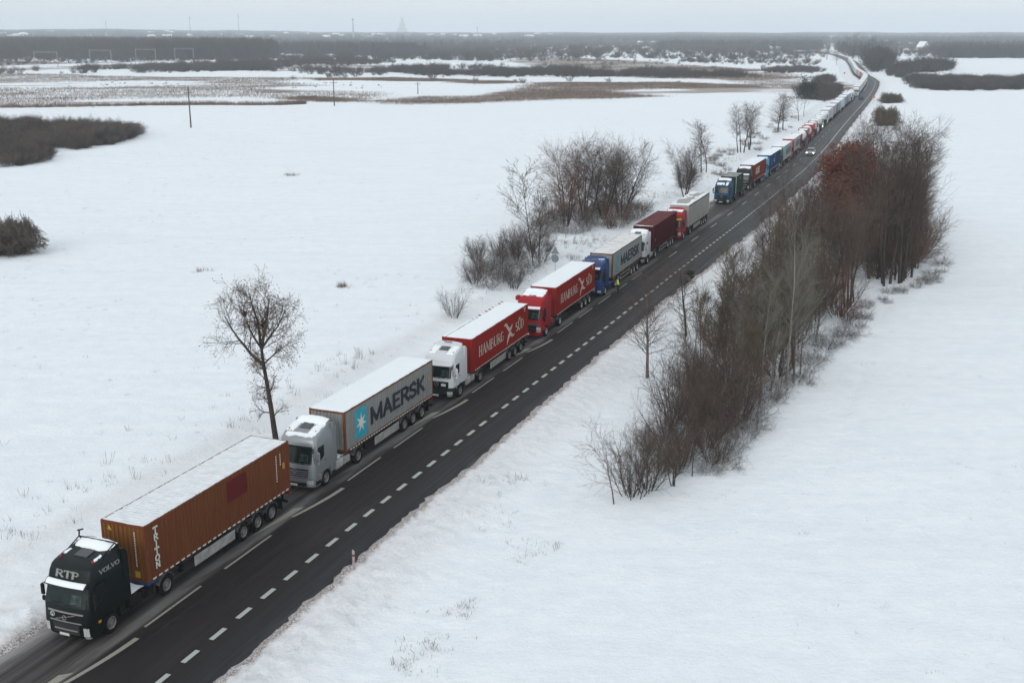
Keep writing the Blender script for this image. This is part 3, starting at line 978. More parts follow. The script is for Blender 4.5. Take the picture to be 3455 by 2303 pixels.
        b = MB(); b.add([(0, -.035, 1.26), (.05, -.035, 1.33), (0, -.035, 1.40), (-.05, -.035, 1.33), (0, -.01, 1.26), (.05, -.01, 1.33), (0, -.01, 1.40), (-.05, -.01, 1.33)],
                        [(0, 1, 2, 3), (0, 4, 5, 1), (1, 5, 6, 2), (2, 6, 7, 3), (3, 7, 4, 0)]); b.build("diamond_badge", M_CHROME, root)
    else:
        gr = C.patch(-.85, .10, .42, 1.18, .05, .02, 8, 3).build("radiator_cover", mat("worn_grey_cover", (.20, .205, .21), .7, noise=.4, nscale=4), root)
        C.patch(.12, .55, .60, 1.16, .05, .02, 4, 2).build("front_panel", mat("pale_grey_panel", (.36, .37, .37), .7, noise=.3, nscale=5), root)
        strip(-.50, .50, 1.34, 1.40, M_CHROME, "badge_bar", .02)
    for s in (-1, 1):
        zz = {'fh': (.46, .86), 'ac': (.52, .74), 'tr': (.78, 1.08), 'mg': (.52, .74)}[kind]
        a, b_ = (.92, 1.17) if kind == 'fh' else (.78, 1.16)
        hl = C.patch(min(s * a, s * b_), max(s * a, s * b_), zz[0], zz[1], .016, .02, 4, 2).build("headlight", M_LAMP if not lamps_on else mat("lit_headlamp", (.8, .8, .75), .3, emit=(1, .93, .8, 6)), root)
        C.patch(min(s * (a + .02), s * b_), max(s * (a + .02), s * b_), zz[0] - .14, zz[0] - .05, .014, .02, 3, 1).build("fog_light", M_LAMP if kind != 'mg' else M_BLACK, root)
        mk = MB(); mk.rbox(s * 1.25 - .02, s * 1.25 + .02, .62, .78, .88, .98, .01); mk.build("side_marker", M_AMBER, root)
    if plate:
        y = C.yf(0, .42); mb = MB(); mb.rbox(-.38, .14, y - .05, y + .01, .36, .48, .01); mb.build("number_plate", M_PLATE, root)
    # sun visor over the windscreen
    if sunvisor:
        A_, B_ = [], []
        for i in range(2):
            ra, rb = [], []
            for j in range(11):
                x = -1.10 + 2.2 * j / 10
                y = C.yf(x, zt + .10)
                ra.append((x, y - (.02 if i else .30), zt + (.22 if i else .02))); rb.append((x, y - (.02 if i else .29), zt + (.19 if i else -.01)))
            A_.append(ra); B_.append(rb)
        mb = MB(); mb.slab(A_, B_); v = mb.build("sun_visor", sunvisor, root)
        if 'visor' in snow:
            A2, B2 = [], []
            for i in range(4):
                t = i / 3
                ra, rb = [], []
                for j in range(11):
                    x = -1.02 + 2.04 * j / 10
                    y = C.yf(x, zt + .10)
                    yy = y - .27 + .22 * t; zz_ = zt + .045 + .165 * t
                    ra.append((x, yy, zz_ + (.05 if i in (1, 2) else .01))); rb.append((x, yy, zz_ - .02))
                A2.append(ra); B2.append(rb)
            mb = MB(); mb.slab(A2, B2); mb.build("snow_cover", M_SNOW, v)
    # roof: hatch, beacons, deflector
    y = 1.28
    z = C.ztop(y); z2 = C.ztop(y + .55)
    mb = MB()
    mb.slab([[(-.34, y, z + .045), (.34, y, z + .045)], [(-.34, y + .55, z2 + .045), (.34, y + .55, z2 + .045)]],
            [[(-.34, y, z - .02), (.34, y, z - .02)], [(-.34, y + .55, z2 - .02), (.34, y + .55, z2 - .02)]])
    mb.build("roof_hatch", mat("hatch_glass", (.07, .075, .078), .5), root)
    for s in (-1, 1):
        yy = 1.05
        mb = MB(); mb.tube((s * .88, yy, C.ztop(yy) - .02), (s * .88, yy, C.ztop(yy) + .10), .05, .04, 8); mb.build("roof_lamp", M_AMBER if kind != 'fh' else M_REDL, root)
    if deflect:
        yr = C.yr
        A_, B_ = [], []
        for i, (yy, zz_) in enumerate(((yr - .62, float(C.P[-1, 0]) - .10), (yr - .25, float(C.P[-1, 0]) + .12), (yr + .16, float(C.P[-1, 0]) + .22))):
            ra, rb = [], []
            for j in range(9):
                x = (-1.02 + 2.04 * j / 8) * (1 - .02 * i)
                zc = zz_ - .10 * (abs(x) / 1.0) ** 3
                ra.append((x, yy, zc)); rb.append((x, yy + .02, zc - .05 - (.10 if i < 2 else .2)))
            A_.append(ra); B_.append(rb)
        mb = MB(); mb.slab(A_, B_); dfl = mb.build("roof_deflector", paint, root, smooth=35)
        if 'deflector' in snow:
            A2, B2 = [], []
            rr = random.Random(seed)
            for i in range(5):
                t = i / 4; ra, rb = [], []
                yy = yr - .56 + .70 * t
                zb_ = float(C.P[-1, 0]) + np.interp(yy, [yr - .62, yr - .25, yr + .16], [-.10, .12, .22])
                for j in range(9):
                    x = -.96 + 1.92 * j / 8
                    e = i in (0, 4) or j in (0, 8)
                    zc = zb_ - .10 * (abs(x)) ** 3
                    ra.append((x, yy + (rr.uniform(-.05, .05) if e else 0), zc + (.012 if e else rr.uniform(.05, .10)))); rb.append((x, yy, zc - .02))
                A2.append(ra); B2.append(rb)
            mb = MB(); mb.slab(A2, B2); mb.build("snow_cover", M_SNOW, dfl, smooth=60)
    for k_, sp in enumerate(snow):
        if isinstance(sp, tuple):
            snow_patch(C, *sp, seed=seed + k_).build("roof_snow", M_SNOW, root, smooth=60)
    if letters_front:
        mb = MB()
        txt, x0, z0, h, w = letters_front
        z1 = z0 + h
        y0_, y1_ = C.yf(0, z0), C.yf(0, z1)
        vd = Vector((0, y1_ - y0_, z1 - z0)).normalized()
        letters(mb, txt, (x0, y0_ + .035 - .05, z0), (1, 0, 0), vd, h, w, .22, .14, True, depth=.02)
        mb.build("front_lettering", M_WHITEL if kind != 'fh' else mat("dull_grey_lettering", (.22, .24, .23), .6), root)
    if letters_side:
        mb = MB()
        txt, y0_, z0, h, w = letters_side
        letters(mb, txt, (C.hw(z0 + .1) + .005, y0_, z0), (0, 1, 0), (0, 0, 1), h, w, .2, .11, True, depth=.012)
        mb.build("side_lettering", mat("dull_grey_lettering", (.22, .24, .23), .6), root)
    return C

# ------------------------------------------------------------------ boxes, tanks, chassis
def corrugated(mb, p0, ud, vd, nd, L, H, pitch=.278, depth=.036):
    """corrugated sheet from p0 along ud (length L), vd (height H); nd points outward; outer face at p0"""
    p0, ud, vd, nd = map(Vector, (p0, ud, vd, nd))
    k = max(2, round(L / pitch)); pitch = L / k
    pts = []
    for i in range(k):
        a = i * pitch
        pts += [(a, 0), (a + pitch * .38, 0), (a + pitch * .5, -depth), (a + pitch * .88, -depth)]
    pts.append((L, 0))
    V = []
    for u, w in pts:
        V.append(p0 + ud * u + nd * w); V.append(p0 + ud * u + nd * w + vd * H)
    n = len(pts)
    F = [(2 * i, 2 * i + 2, 2 * i + 3, 2 * i + 1) for i in range(n - 1)]
    mb.add(V, F)

def snow_slab(mb, x0, x1, y0, y1, z, th, seed=0, lines=0.0, ny=None, droop=.0):
    r = random.Random(seed)
    ny = ny or int((y1 - y0) / .3); nx = 8
    A, B = [], []
    for i in range(ny + 1):
        ra, rb = [], []
        for j in range(nx + 1):
            e = i in (0, ny) or j in (0, nx)
            x = x0 + (x1 - x0) * j / nx + ((r.uniform(0, .05) if j == 0 else -r.uniform(0, .05)) if j in (0, nx) else 0)
            y = y0 + (y1 - y0) * i / ny + (r.uniform(-.02, .02) if i in (0, ny) else 0)
            hh = th * (.45 if e else r.uniform(.7, 1.25) + .3 * math.sin(y * 1.3 + seed) * math.sin(x * 2 + seed))
            if lines and i % 2: hh -= lines
            ra.append((x, y, z + max(hh, .006))); rb.append((x, y, z - .02))
        A.append(ra); B.append(rb)
    mb.slab(A, B)

def container(root, y0, L, W, z0, H, skin, frame, detail=2, snow='full', seed=0, bare=None, end=None):
    """freight container as a part of its truck, walls and snow as its sub-parts"""
    x = W / 2
    f = MB()
    p = .14
    for sx in (-1, 1):
        for yy in (y0, y0 + L - p):
            f.rbox(min(sx * x, sx * (x - p)), max(sx * x, sx * (x - p)), yy, yy + p, z0, z0 + H, .012)
        f.box(min(sx * (x - .004), sx * (x - .10)), max(sx * (x - .004), sx * (x - .10)), y0 + p, y0 + L - p, z0 + .003, z0 + .16)
        f.box(min(sx * (x - .006), sx * (x - .09)), max(sx * (x - .006), sx * (x - .09)), y0 + p, y0 + L - p, z0 + H - .10, z0 + H - .012)
    for yy in (y0 + .004, y0 + L - .12):
        f.box(-x + p, x - p, yy, yy + .11, z0 + .004, z0 + .16)
        f.box(-x + p, x - p, yy, yy + .11, z0 + H - .13, z0 + H - .014)
    box = f.build("container", frame, root)
    if detail:
        for sx in (-1, 1):
            m = MB(); corrugated(m, (sx * (x - .008), y0 + p, z0 + .16), (0, 1, 0), (0, 0, 1), (sx, 0, 0), L - 2 * p, H - .26)
            m.build("side_panel", skin, box)
        m = MB(); corrugated(m, (-x + p, y0 + .012, z0 + .16), (1, 0, 0), (0, 0, 1), (0, -1, 0), W - 2 * p, H - .29, .24, .045); m.build("end_panel", end or skin, box)
        m = MB(); m.box(-x + p, x - p, y0 + L - .06, y0 + L - .03, z0 + .16, z0 + H - .13)
        m.build("rear_door", skin, box)
        if detail > 1:
            g = MB()
            for xx in (-.75, -.35, .35, .75): g.tube((xx, y0 + L - .015, z0 + .1), (xx, y0 + L - .015, z0 + H - .1), .018, k=6)
            g.build("locking_bars", M_GREYP, box, kind='stuff')
    else:
        m = MB(); m.box(-x + .01, x - .01, y0 + .02, y0 + L - .02, z0 + .05, z0 + H - .03); m.build("side_panel", skin, box)
    m = MB()
    if detail:
        corrugated(m, (-x + .09, y0 + .10, z0 + H - .03), (0, 1, 0), (1, 0, 0), (0, 0, 1), L - .2, W - .18, .21, .02)
    else: m.box(-x + .09, x - .09, y0 + .1, y0 + L - .1, z0 + H - .05, z0 + H - .02)
    m.build("roof_panel", bare or skin, box)
    if snow:
        m = MB()
        if snow == 'thin':
            k_ = int(L / .235)
            for q_ in range(k_):
                a_ = y0 + .08 + (L - .16) * q_ / k_
                snow_slab(m, -x + .04 + .02 * (q_ % 3), x - .05, a_, a_ + (L - .16) / k_ - .030, z0 + H - .012, .032, seed + q_, ny=2)
        elif snow == 'full': snow_slab(m, -x + .02, x - .02, y0 + .03, y0 + L - .03, z0 + H - .01, .07, seed)
        elif snow == 'front': snow_slab(m, -x + .05, x - .1, y0 + .02, y0 + .16, z0 + H - .01, .05, seed, ny=2)
        m.build("snow_cover", M_SNOW if snow != 'thin' else mat("thin_snow_on_roof", (.70, .74, .77), .9, spec=.15, noise=.08, nscale=2), box, smooth=50, kind='stuff' if snow == 'thin' else None)
    return box

def patchy_snow(root, x0, x1, y0, y1, z, seed, n=26):
    r = random.Random(seed)
    m = MB()
    for i in range(n):
        cx, cy = r.uniform(x0, x1), r.uniform(y0, y1)
        if r.random() < .6: cx = x1 - abs(r.gauss(0, .3)) if r.random() < .7 else x0 + abs(r.gauss(0, .25))
        a, b = r.uniform(.15, .45), r.uniform(.3, 1.1)
        k = 9
        ring = []
        for j in range(k):
            t = 6.283 * j / k; q = r.uniform(.7, 1.2)
            ring.append((min(max(cx + a * q * math.cos(t), x0), x1), min(max(cy + b * q * math.sin(t), y0), y1)))
        h = z + .015 + .0012 * i
        V = [(px, py, h) for px, py in ring] + [(px, py, z - .01) for px, py in ring]
        m.add(V, [tuple(range(k))] + [(j, k + j, k + (j + 1) % k, (j + 1) % k) for j in range(k)])
    return m

def chassis(root, y0, y1, axles, detail=2, mcol=None, guard=None, rim=0, deck_snow=True, tank_col=None, tractor_rear=5.25, tape=True, tape_z=1.18, dense=0.40, tape_y=None):
    """tractor frame, semi-trailer frame and running gear"""
    mcol = mcol or M_CHAS
    f = MB()
    for s in (-1, 1): f.rbox(min(s * .34, s * .46), max(s * .34, s * .46), .9, 6.1, .72, .98, .01)
    for yy in (2.6, 4.4, 6.0): f.box(-.34, .34, yy, yy + .12, .76, .92)
    f.rbox(-.5, .5, 4.5, 5.6, .985, 1.06, .02)
    f.build("tractor_frame", M_CHAS, root)
    t = MB()
    for s in (-1, 1):
        t.rbox(min(s * .36, s * .50), max(s * .36, s * .50), y0 + .1, y1, .93 if detail else .9, 1.135, .01)
    yy = y0 + .05
    while yy < y1:
        t.box(-1.19, 1.19, yy, yy + .10, 1.00, 1.13); yy += 2.0 if detail else 4
    t.build("trailer_frame", mcol, root)
    low = detail == 0
    for s in (-1, 1):
        add_wheel(root, s, 1.42, rim, low=low)
        add_wheel(root, s, tractor_rear, rim, low=low)
        for a in axles: add_wheel(root, s, a, rim, low=low)
    if low: return
    for a in (1.42, tractor_rear) + tuple(axles):
        m = MB(); m.tube((-1.0, a, .5), (1.0, a, .5), .07, k=8); m.build("axle", M_CHAS, root)
    for s in (-1, 1):
        for a in (tractor_rear,) + tuple(axles):
            A_, B_ = [], []
            for i in range(9):
                th = math.radians(18 + 144 * i / 8)
                c, sn = math.cos(th), math.sin(th)
                A_.append([(s * .72, a - .60 * c, .52 + .60 * sn), (s * 1.25, a - .60 * c, .52 + .60 * sn)])
                B_.append([(s * .72, a - .57 * c, .52 + .57 * sn), (s * 1.25, a - .57 * c, .52 + .57 * sn)])
            m = MB(); m.slab(A_, B_); m.build("mudguard", mat("snow_dusted_mudguard", (.07, .07, .072), .7, noise=.9, nscale=5), root)
        # tanks and boxes between the tractor axles
        m = MB(); m.rbox(min(s * .62, s * 1.16), max(s * .62, s * 1.16), 2.75, 3.62, .42, .98, .09); m.build("fuel_tank", tank_col or M_CHAS, root, smooth=50)
        m = MB(); m.rbox(min(s * .66, s * 1.12), max(s * .66, s * 1.12), 3.70, 4.45, .46, .92, .04)
        m.build("battery_box", tank_col or M_CHAS, root)
        # landing legs
        m = MB(); m.rbox(s * .62 - .06, s * .62 + .06, 7.0, 7.14, .32, 1.0, .01); m.rbox(s * .62 - .13, s * .62 + .13, 6.95, 7.2, .26, .32, .01)
        m.build("landing_leg", M_CHAS, root)
        ya, yb = 7.45, axles[0] - .72
        if guard == 'panel':
            m = MB(); m.rbox(min(s * 1.17, s * 1.20), max(s * 1.17, s * 1.20), ya, yb, .42, .95, .01); m.build("side_guard", M_GREYP, root)
        elif guard == 'frame':
            m = MB()
            for zz in (.45, .85): m.rbox(min(s * 1.16, s * 1.20), max(s * 1.16, s * 1.20), ya, yb, zz, zz + .10, .01)
            for q in (ya, yb - .08): m.rbox(min(s * 1.155, s * 1.19), max(s * 1.155, s * 1.19), q, q + .08, .551, .849, .005)
            m.build("side_guard", M_GREYP, root)
        elif guard:
            m = MB()
            for zz in (.50, .80): m.rbox(min(s * 1.16, s * 1.20), max(s * 1.16, s * 1.20), ya, yb, zz, zz + .08, .01)
            m.build("side_guard", M_CHAS, root, kind='stuff')
        # rear lights
        m = MB(); m.rbox(s * .95 - .2, s * .95 + .2, y1 - .02, y1 + .05, .80, .92, .01); m.build("rear_light", M_REDL, root)
    m = MB(); m.rbox(-1.18, 1.18, y1 - .35, y1 - .22, .42, .56, .02); m.box(-.9, -.8, y1 - .34, y1 - .26, .561, .95); m.box(.8, .9, y1 - .34, y1 - .26, .561, .95)
    m.build("rear_bumper", M_CHAS, root)
    m = MB(); m.rbox(-1.2, -.62, y1 - .9, y1 - .86, .25, .9, .01); m.rbox(.62, 1.2, y1 - .9, y1 - .86, .25, .9, .01); m.build("mud_flap", M_BLACK, root, kind='stuff')
    if deck_snow:
        A_, B_ = [], []
        r = random.Random(int(y1 * 10))
        for i in range(6):
            ra, rb = [], []
            for j in range(5):
                e = i in (0, 5) or j in (0, 4)
                x = -.55 + 1.45 * j / 4 + (r.uniform(-.06, .06) if e else 0); y = 2.72 + 1.25 * i / 5 + (r.uniform(-.08, .08) if e else 0)
                ra.append((x, y, 1.0 + (.005 if e else .05))); rb.append((x, y, .975))
            A_.append(ra); B_.append(rb)
        m = MB(); m.slab(A_, B_); m.build("deck_snow", M_SNOW, root, smooth=50)
    if tape:
        m = MB(); a, b = tape_y or (y0 + .2, y1 - .2)
        q = a
        while q < b:
            m.box(1.222, 1.236, q, q + dense * .55, tape_z, tape_z + .07); q += dense
        m.build("reflective_marks", M_TAPE, root, kind='stuff')

def star(mb, o, ud, vd, R, r0, k=7, lift=.014):
    o, ud, vd = Vector(o), Vector(ud), Vector(vd); n = ud.cross(vd)
    V = []
    for i in range(2 * k):
        t = math.pi / 2 + math.pi * i / k
        rr = R if i % 2 == 0 else r0
        V.append(o + ud * (rr * math.cos(t)) + vd * (rr * math.sin(t)) + n * lift)
    c = len(V); V.append(o + n * lift)
    mb.add(V, [(c, i, (i + 1) % (2 * k)) for i in range(2 * k)])

def poly_plate(mb, pts, o, ud, vd, lift):
    o, ud, vd = Vector(o), Vector(ud), Vector(vd); n = ud.cross(vd)
    k = len(pts)
    V = [o + ud * a + vd * b + n * lift for a, b in pts] + [o + ud * a + vd * b - n * .001 for a, b in pts]
    mb.add(V, [tuple(range(k))] + [(i, k + i, k + (i + 1) % k, (i + 1) % k) for i in range(k)])

M_MSKBLUE = mat("light_blue_emblem", (.02, .32, .42), .7, noise=.15, nscale=2)
M_MSKPALE = mat("faded_blue_emblem", (.13, .30, .33), .7, noise=.2, nscale=2)
M_MSKTXT = mat("navy_lettering", (.012, .018, .030), .6)

def deco_maersk(box, y0, L, z0, H, pale=False, x=1.22):
    ud, vd = (0, 1, 0), (0, 0, 1)
    m = MB()
    a, b, c = .30, .95, .12
    yb = y0 + 1.25
    hw, hh = .72, H * .36
    pts = []
    for cx_, cy_, t0 in ((hw - c, hh - c, 0), (-hw + c, hh - c, 90), (-hw + c, -hh + c, 180), (hw - c, -hh + c, 270)):
        for q in range(4):
            t = math.radians(t0 + 30 * q); pts.append((cx_ + c * math.cos(t), cy_ + c * math.sin(t)))
    poly_plate(m, pts, (x, yb + hw, z0 + H * .52), ud, vd, .005)
    em = m.build("emblem_panel", M_MSKPALE if pale else M_MSKBLUE, box)
    m = MB(); star(m, (x, yb + hw, z0 + H * .52), ud, vd, .66, .25); m.build("star_emblem", M_WHITEL if not pale else M_GREYP, box)
    m = MB(); letters(m, "MAERSK", (x, y0 + 3.15, z0 + H * .33), ud, vd, H * .365, 1.72, .205, .205, False, gap=.0)
    m.build("side_lettering", M_MSKTXT, box)

def deco_sued(box, y0, L, z0, H, x=1.22):
    ud, vd = (0, 1, 0), (0, 0, 1)
    m = MB()
    letters(m, "HAMBURG", (x, y0 + 1.3, z0 + H * .35), ud, vd, H * .285, 1.20, .15, .05, True, gap=.02)
    letters(m, "SÜD", (x, y0 + 9.2, z0 + H * .35), ud, vd, H * .285, 1.12, .15, .05, True, gap=.02)
    m.build("side_lettering", M_CREAML, box)
    # gull emblem: a rising and a falling wing crossing
    m = MB()
    up = [(-1.0, .62), (-.80, .78), (-.50, .72), (-.20, .44), (.10, .22), (.42, .30), (.60, .46), (.52, .20), (.30, .02), (.12, -.05), (-.10, .02), (-.42, .30), (-.72, .56)]
    dn = [(.10, -.02), (.30, -.06), (.52, -.28), (.80, -.42), (1.05, -.40), (.80, -.56), (.45, -.52), (.18, -.36), (-.12, -.52), (-.45, -.92), (-.40, -.62), (-.26, -.32), (-.06, -.08)]
    k = H * .45
    poly_plate(m, [(a * k, b * k * .95) for a, b in up[::-1]], (x, y0 + 7.75, z0 + H * .5), ud, vd, .007)
    poly_plate(m, [(a * k, b * k * .95) for a, b in dn[::-1]], (x, y0 + 7.75, z0 + H * .5), ud, vd, .009)
    m.build("gull_emblem", M_CREAML, box)
    m = MB()
    letters(m, "T", (x, y0 + L - 1.1, z0 + H * .82), ud, vd, H * .12, 2.2, .2, .14, True)
    m.build("small_marks", M_CREAML, box)

def small_codes(box, y0, L, z0, H, m_, x=1.22, front=True):
    """rows of tiny unreadable code marks near the rear edge"""
    r = random.Random(int(L * 7 + H * 10))
    for q, n in ((y0 + L - 1.35, 11), (y0 + L - .95, 5)):
        m = MB(); z = z0 + H * .84
        for i in range(n):
            m.box(x - .002, x + .006, q, q + .07, z - .09, z); z -= .14
        m.build("code_marks", m_, box, kind='stuff')
    m = MB(); m.box(x - .002, x + .006, y0 + L - .72, y0 + L - .52, z0 + H * .50, z0 + H * .62); m.build("warning_label", M_YEL, box)

def spawn(name, label, S, T=-5.72, cat="truck", group=None, skew=0.0):
    if (S, T) in SPOTS: S, T, skew = SPOTS[S, T]
    p = RP(S, T)
    return thing(name, label, cat, (p[0], p[1], .02), -RDIR(S + 8) + skew, group)

SPOTS = {(.30, -5.80): (.62, -5.64, -.004), (18.5, -5.55): (18.82, -5.42, .002), (37.0, -5.40): (37.0, -5.03, .022), (56.1, -5.60): (55.45, -5.14, .022), (73.1, -5.40): (72.7, -5.09, .023), (90.1, -5.40): (89.95, -5.36, .023), (107.3, -5.35): (107.2, -5.3, .02)}
GQ = "trucks queueing in the parking lane"
# ---- 1: dark green truck, orange-brown container
t = spawn("container_truck", "dark green truck at the front of the queue carrying an orange-brown container lettered TRITON", .30, -5.80, group=GQ)
GRN = mat("dark_green_paint", (.0028, .0070, .0072), .4, spec=.22)
make_cab(t, 'fh', GRN, GRN, sunvisor=GRN, snow=('visor', 'deflector', (-.98, -.84, 1.3, 1.7, .015), (.76, .90, 1.1, 1.6, .015), (-.25, .40, 1.90, 1.99, .02)), seed=3,
         letters_front=("RTP", -.66, 2.93, .27, 2.0), letters_side=("VOLVO", 1.02, 2.98, .19, 1.7))
mb = MB()
for s in (-1, 1):
    mb.tube((s * .98, 1.45, 3.52), (s * .98, 2.35, 3.88), .03, k=6); mb.tube((s * .98, 2.35, 3.88), (s * .98, 2.52, 3.65), .03, k=6)
mb.tube((-.98, 2.35, 3.88), (.98, 2.35, 3.88), .03, k=6)
mb.build("roof_bar", M_BLACK, t)
mb = MB(); mb.tube((-.98, 2.35, 3.88), (-.98, 2.40, 4.16), .035, k=6); mb.tube((-1.04, 2.35, 4.14), (-.80, 2.45, 4.20), .04, k=6); mb.build("air_horn", M_BLACK, t)
SK = rusty("orange_brown_container_steel", (.148, .050, .022), (.110, .040, .018), .1)
SKE = rusty("ochre_brown_end_steel", (.190, .078, .024), (.10, .040, .016), .3)
bx = container(t, 4.0, 12.19, 2.44, 1.15, 2.80, SK, SK, 2, 'thin', 5, end=SKE)
m = MB(); letters(m, "TRITON", (1.22, 4.0 + .62, 1.15 + 2.22), (0, 1, 0), (0, 0, 1), .285, 1.35, .20, .15, False, vertical=True, gap=.06); m.build("side_lettering", M_WHITEL, bx)
m = MB(); poly_plate(m, [(0, 0), (1.75, 0), (1.75, 1.12), (0, 1.12)], (1.218, 4.0 + 6.35, 1.15 + 1.42), (0, 1, 0), (0, 0, 1), .004)
m.build("repainted_patch", mat("maroon_patch_paint", (.105, .016, .018), .8, spec=.05), bx)
m = MB(); m.box(.52, .80, 4.008, 4.016, 1.34, 1.66); m.build("warning_label", M_YEL, bx)
m = MB(); m.add([(-.86, 4.01, 3.55), (-.62, 4.01, 3.55), (-.74, 4.01, 3.76)], [(0, 1, 2)]); m.box(-.86, -.62, 4.012, 4.018, 3.50, 3.54); m.build("warning_triangle", M_YEL, bx)
m = MB()
z = 3.6
for i in range(14): m.box(.62, .68, 4.008, 4.016, z - .08, z); z -= .125
m.build("code_marks", M_WHITEL, bx, kind='stuff')
small_codes(bx, 4.0, 12.19, 1.15, 2.8, M_WHITEL)
m = MB(); m.rbox(.75, 1.21, 4.02, 4.60, .99, 1.13, .02); m.rbox(-1.1, .74, 4.04, 4.5, 1.0, 1.12, .02); m.build("gooseneck", M_CHASB, t)
chassis(t, 4.15, 16.15, (11.55, 12.86, 14.2), 2, None, 'panel', 0, dense=.42)
# ---- 2: silver truck
t = spawn("container_truck.001", "silver truck behind the orange-brown container, carrying a snow-topped grey MAERSK container", 18.5, -5.55, group=GQ)
SIL = mat("silver_paint", (.27, .295, .31), .38, metal=.45, spec=.5)
make_cab(t, 'ac', SIL, SIL, snow=('deflector', (-1.0, 1.0, 1.95, 2.04, .06), (-1.02, -.5, .95, 1.9, .04), (.45, 1.0, .75, 1.9, .05), (-.85, .95, .56, .86, .04)), seed=8, trim=SIL)
GRY = rusty("grey_container_steel", (.250, .258, .250), (.15, .09, .05), .12, .8)
RST = rusty("rusty_frame_steel", (.16, .062, .022), (.07, .028, .014), .6)
bx = container(t, 3.78, 12.19, 2.44, 1.15, 2.59, GRY, RST, 2, 'full', 6)
deco_maersk(bx, 3.78, 12.19, 1.15, 2.59)
small_codes(bx, 3.78, 12.19, 1.15, 2.59, M_GREYP)
m = MB()
for z in (2.3, 1.85): m.box(.98, 1.08, 3.75, 3.778, z, z + .3)
m.build("label_plates", M_DECK, bx, kind='stuff')
chassis(t, 4.1, 16.1, (11.5, 12.8, 14.15), 2, None, 'panel', 0, tank_col=M_GREYP, dense=.33)
# ---- 3: white truck with dark lower half
t = spawn("container_truck.002", "white truck with dark lower half and red HAMBURG SÜD container, red-streaked roof snow", 37.0, -5.40, group=GQ)
WHT = mat("white_cab_paint", (.55, .575, .60), .35, spec=.5)
DKG = mat("dark_grey_green_plastic", (.016, .026, .029), .6, spec=.2)
make_cab(t, 'ac', WHT, DKG, sunvisor=WHT, seed=9, snow=((-.95, .95, 1.90, 2.02, .04), (-.95, -.45, .8, 1.85, .02), (.42, .95, .8, 1.85, .02)), trim=DKG, letters_side=None)
m = MB(); letters(m, "TRANS", (-.30, 2.10, 3.80), (1, 0, 0), (0, 0, 1), .10, 1.6, .2, .2, False); m.build("deflector_lettering", M_BLACK, t)
CABS['ac'].patch(-.88, .88, 1.04, 1.45, .034, .02, 10, 2).build("grille_surround", M_BLACK, t)
m = MB(); m.rbox(.36, .70, -.06, .04, 1.14, 1.32, .01); m.build("white_plate", M_WHITEL, t)
RED1 = rusty("red_container_steel", (.270, .020, .014), (.15, .018, .012), .2)
bx = container(t, 3.75, 12.19, 2.44, 1.15, 2.59, RED1, RED1, 2, None, 6)
m = MB(); snow_slab(m, -.92, 1.2, 3.78, 15.9, 3.73, .05, 6); m.build("snow_cover", M_SNOW, bx, smooth=50)
m = MB(); snow_slab(m, -1.2, -.93, 3.78, 9.4, 3.73, .045, 7, ny=14); m.build("snow_cover", M_SNOW, bx, smooth=50)
for q in range(9):
    m = MB(); r_ = random.Random(q); a = 9.6 + q * .72
    snow_slab(m, -1.2, -.935, a, a + r_.uniform(.25, .6), 3.73, .03, q, ny=2); m.build("snow_cover", M_SNOW, bx)
deco_sued(bx, 3.75, 12.19, 1.15, 2.59)
chassis(t, 4.1, 16.1, (11.5, 12.8, 14.15), 2, None, 'panel', 0, tank_col=M_GREYP, dense=.36)
# ---- 4: red truck
t = spawn("container_truck.003", "bright red truck with a snow-covered roof carrying an evenly snow-topped red HAMBURG SÜD container", 56.1, -5.60, group=GQ)
RDP = mat("bright_red_paint", (.30, .008, .016), .45, spec=.2)
make_cab(t, 'tr', RDP, RDP, sunvisor=RDP, snow=('visor', 'deflector', (-.98, .98, 1.25, 2.0, .09)), seed=12)
m = MB(); m.rbox(-1.5, -1.18, .95, 1.5, 3.1, 3.5, .06); m.build("roof_pod", RDP, t)
bx = container(t, 4.15, 12.19, 2.44, 1.15, 2.59, RED1, RED1, 2, 'full', 9)
deco_sued(bx, 4.15, 12.19, 1.15, 2.59)
chassis(t, 4.3, 16.3, (11.9, 13.2, 14.5), 2, None, 'rail', 1, tank_col=mat("wine_red_tank", (.10, .012, .016), .5), dense=.36)
# ---- 5: blue truck
t = spawn("container_truck.004", "blue truck beside the man in the yellow vest, with a grey MAERSK container", 73.1, -5.40, group=GQ)
BLU = mat("royal_blue_paint", (.006, .040, .15), .4, spec=.3)
make_cab(t, 'mg', BLU, BLU, sunvisor=BLU, snow=('visor', (-.4, .9, 1.75, 2.0, .02)), seed=14, deflect=True)
GRY2 = rusty("pale_grey_container_steel", (.30, .335, .335), (.22, .18, .14), .0)
bx = container(t, 4.10, 12.19, 2.44, 1.15, 2.59, GRY2, RST, 2, None, 10)
m = MB(); snow_slab(m, -1.18, 1.18, 4.15, 16.25, 3.73, .022, 9, .014, ny=56); m.build("snow_cover", mat("thin_dirty_snow", (.66, .67, .67), .9, spec=.1, noise=.16, nscale=1.2), bx)
deco_maersk(bx, 4.10, 12.19, 1.15, 2.59, True)
chassis(t, 4.2, 16.2, (11.8, 13.1, 14.4), 2, None, 'frame', 1, tank_col=BLU, tape=False)
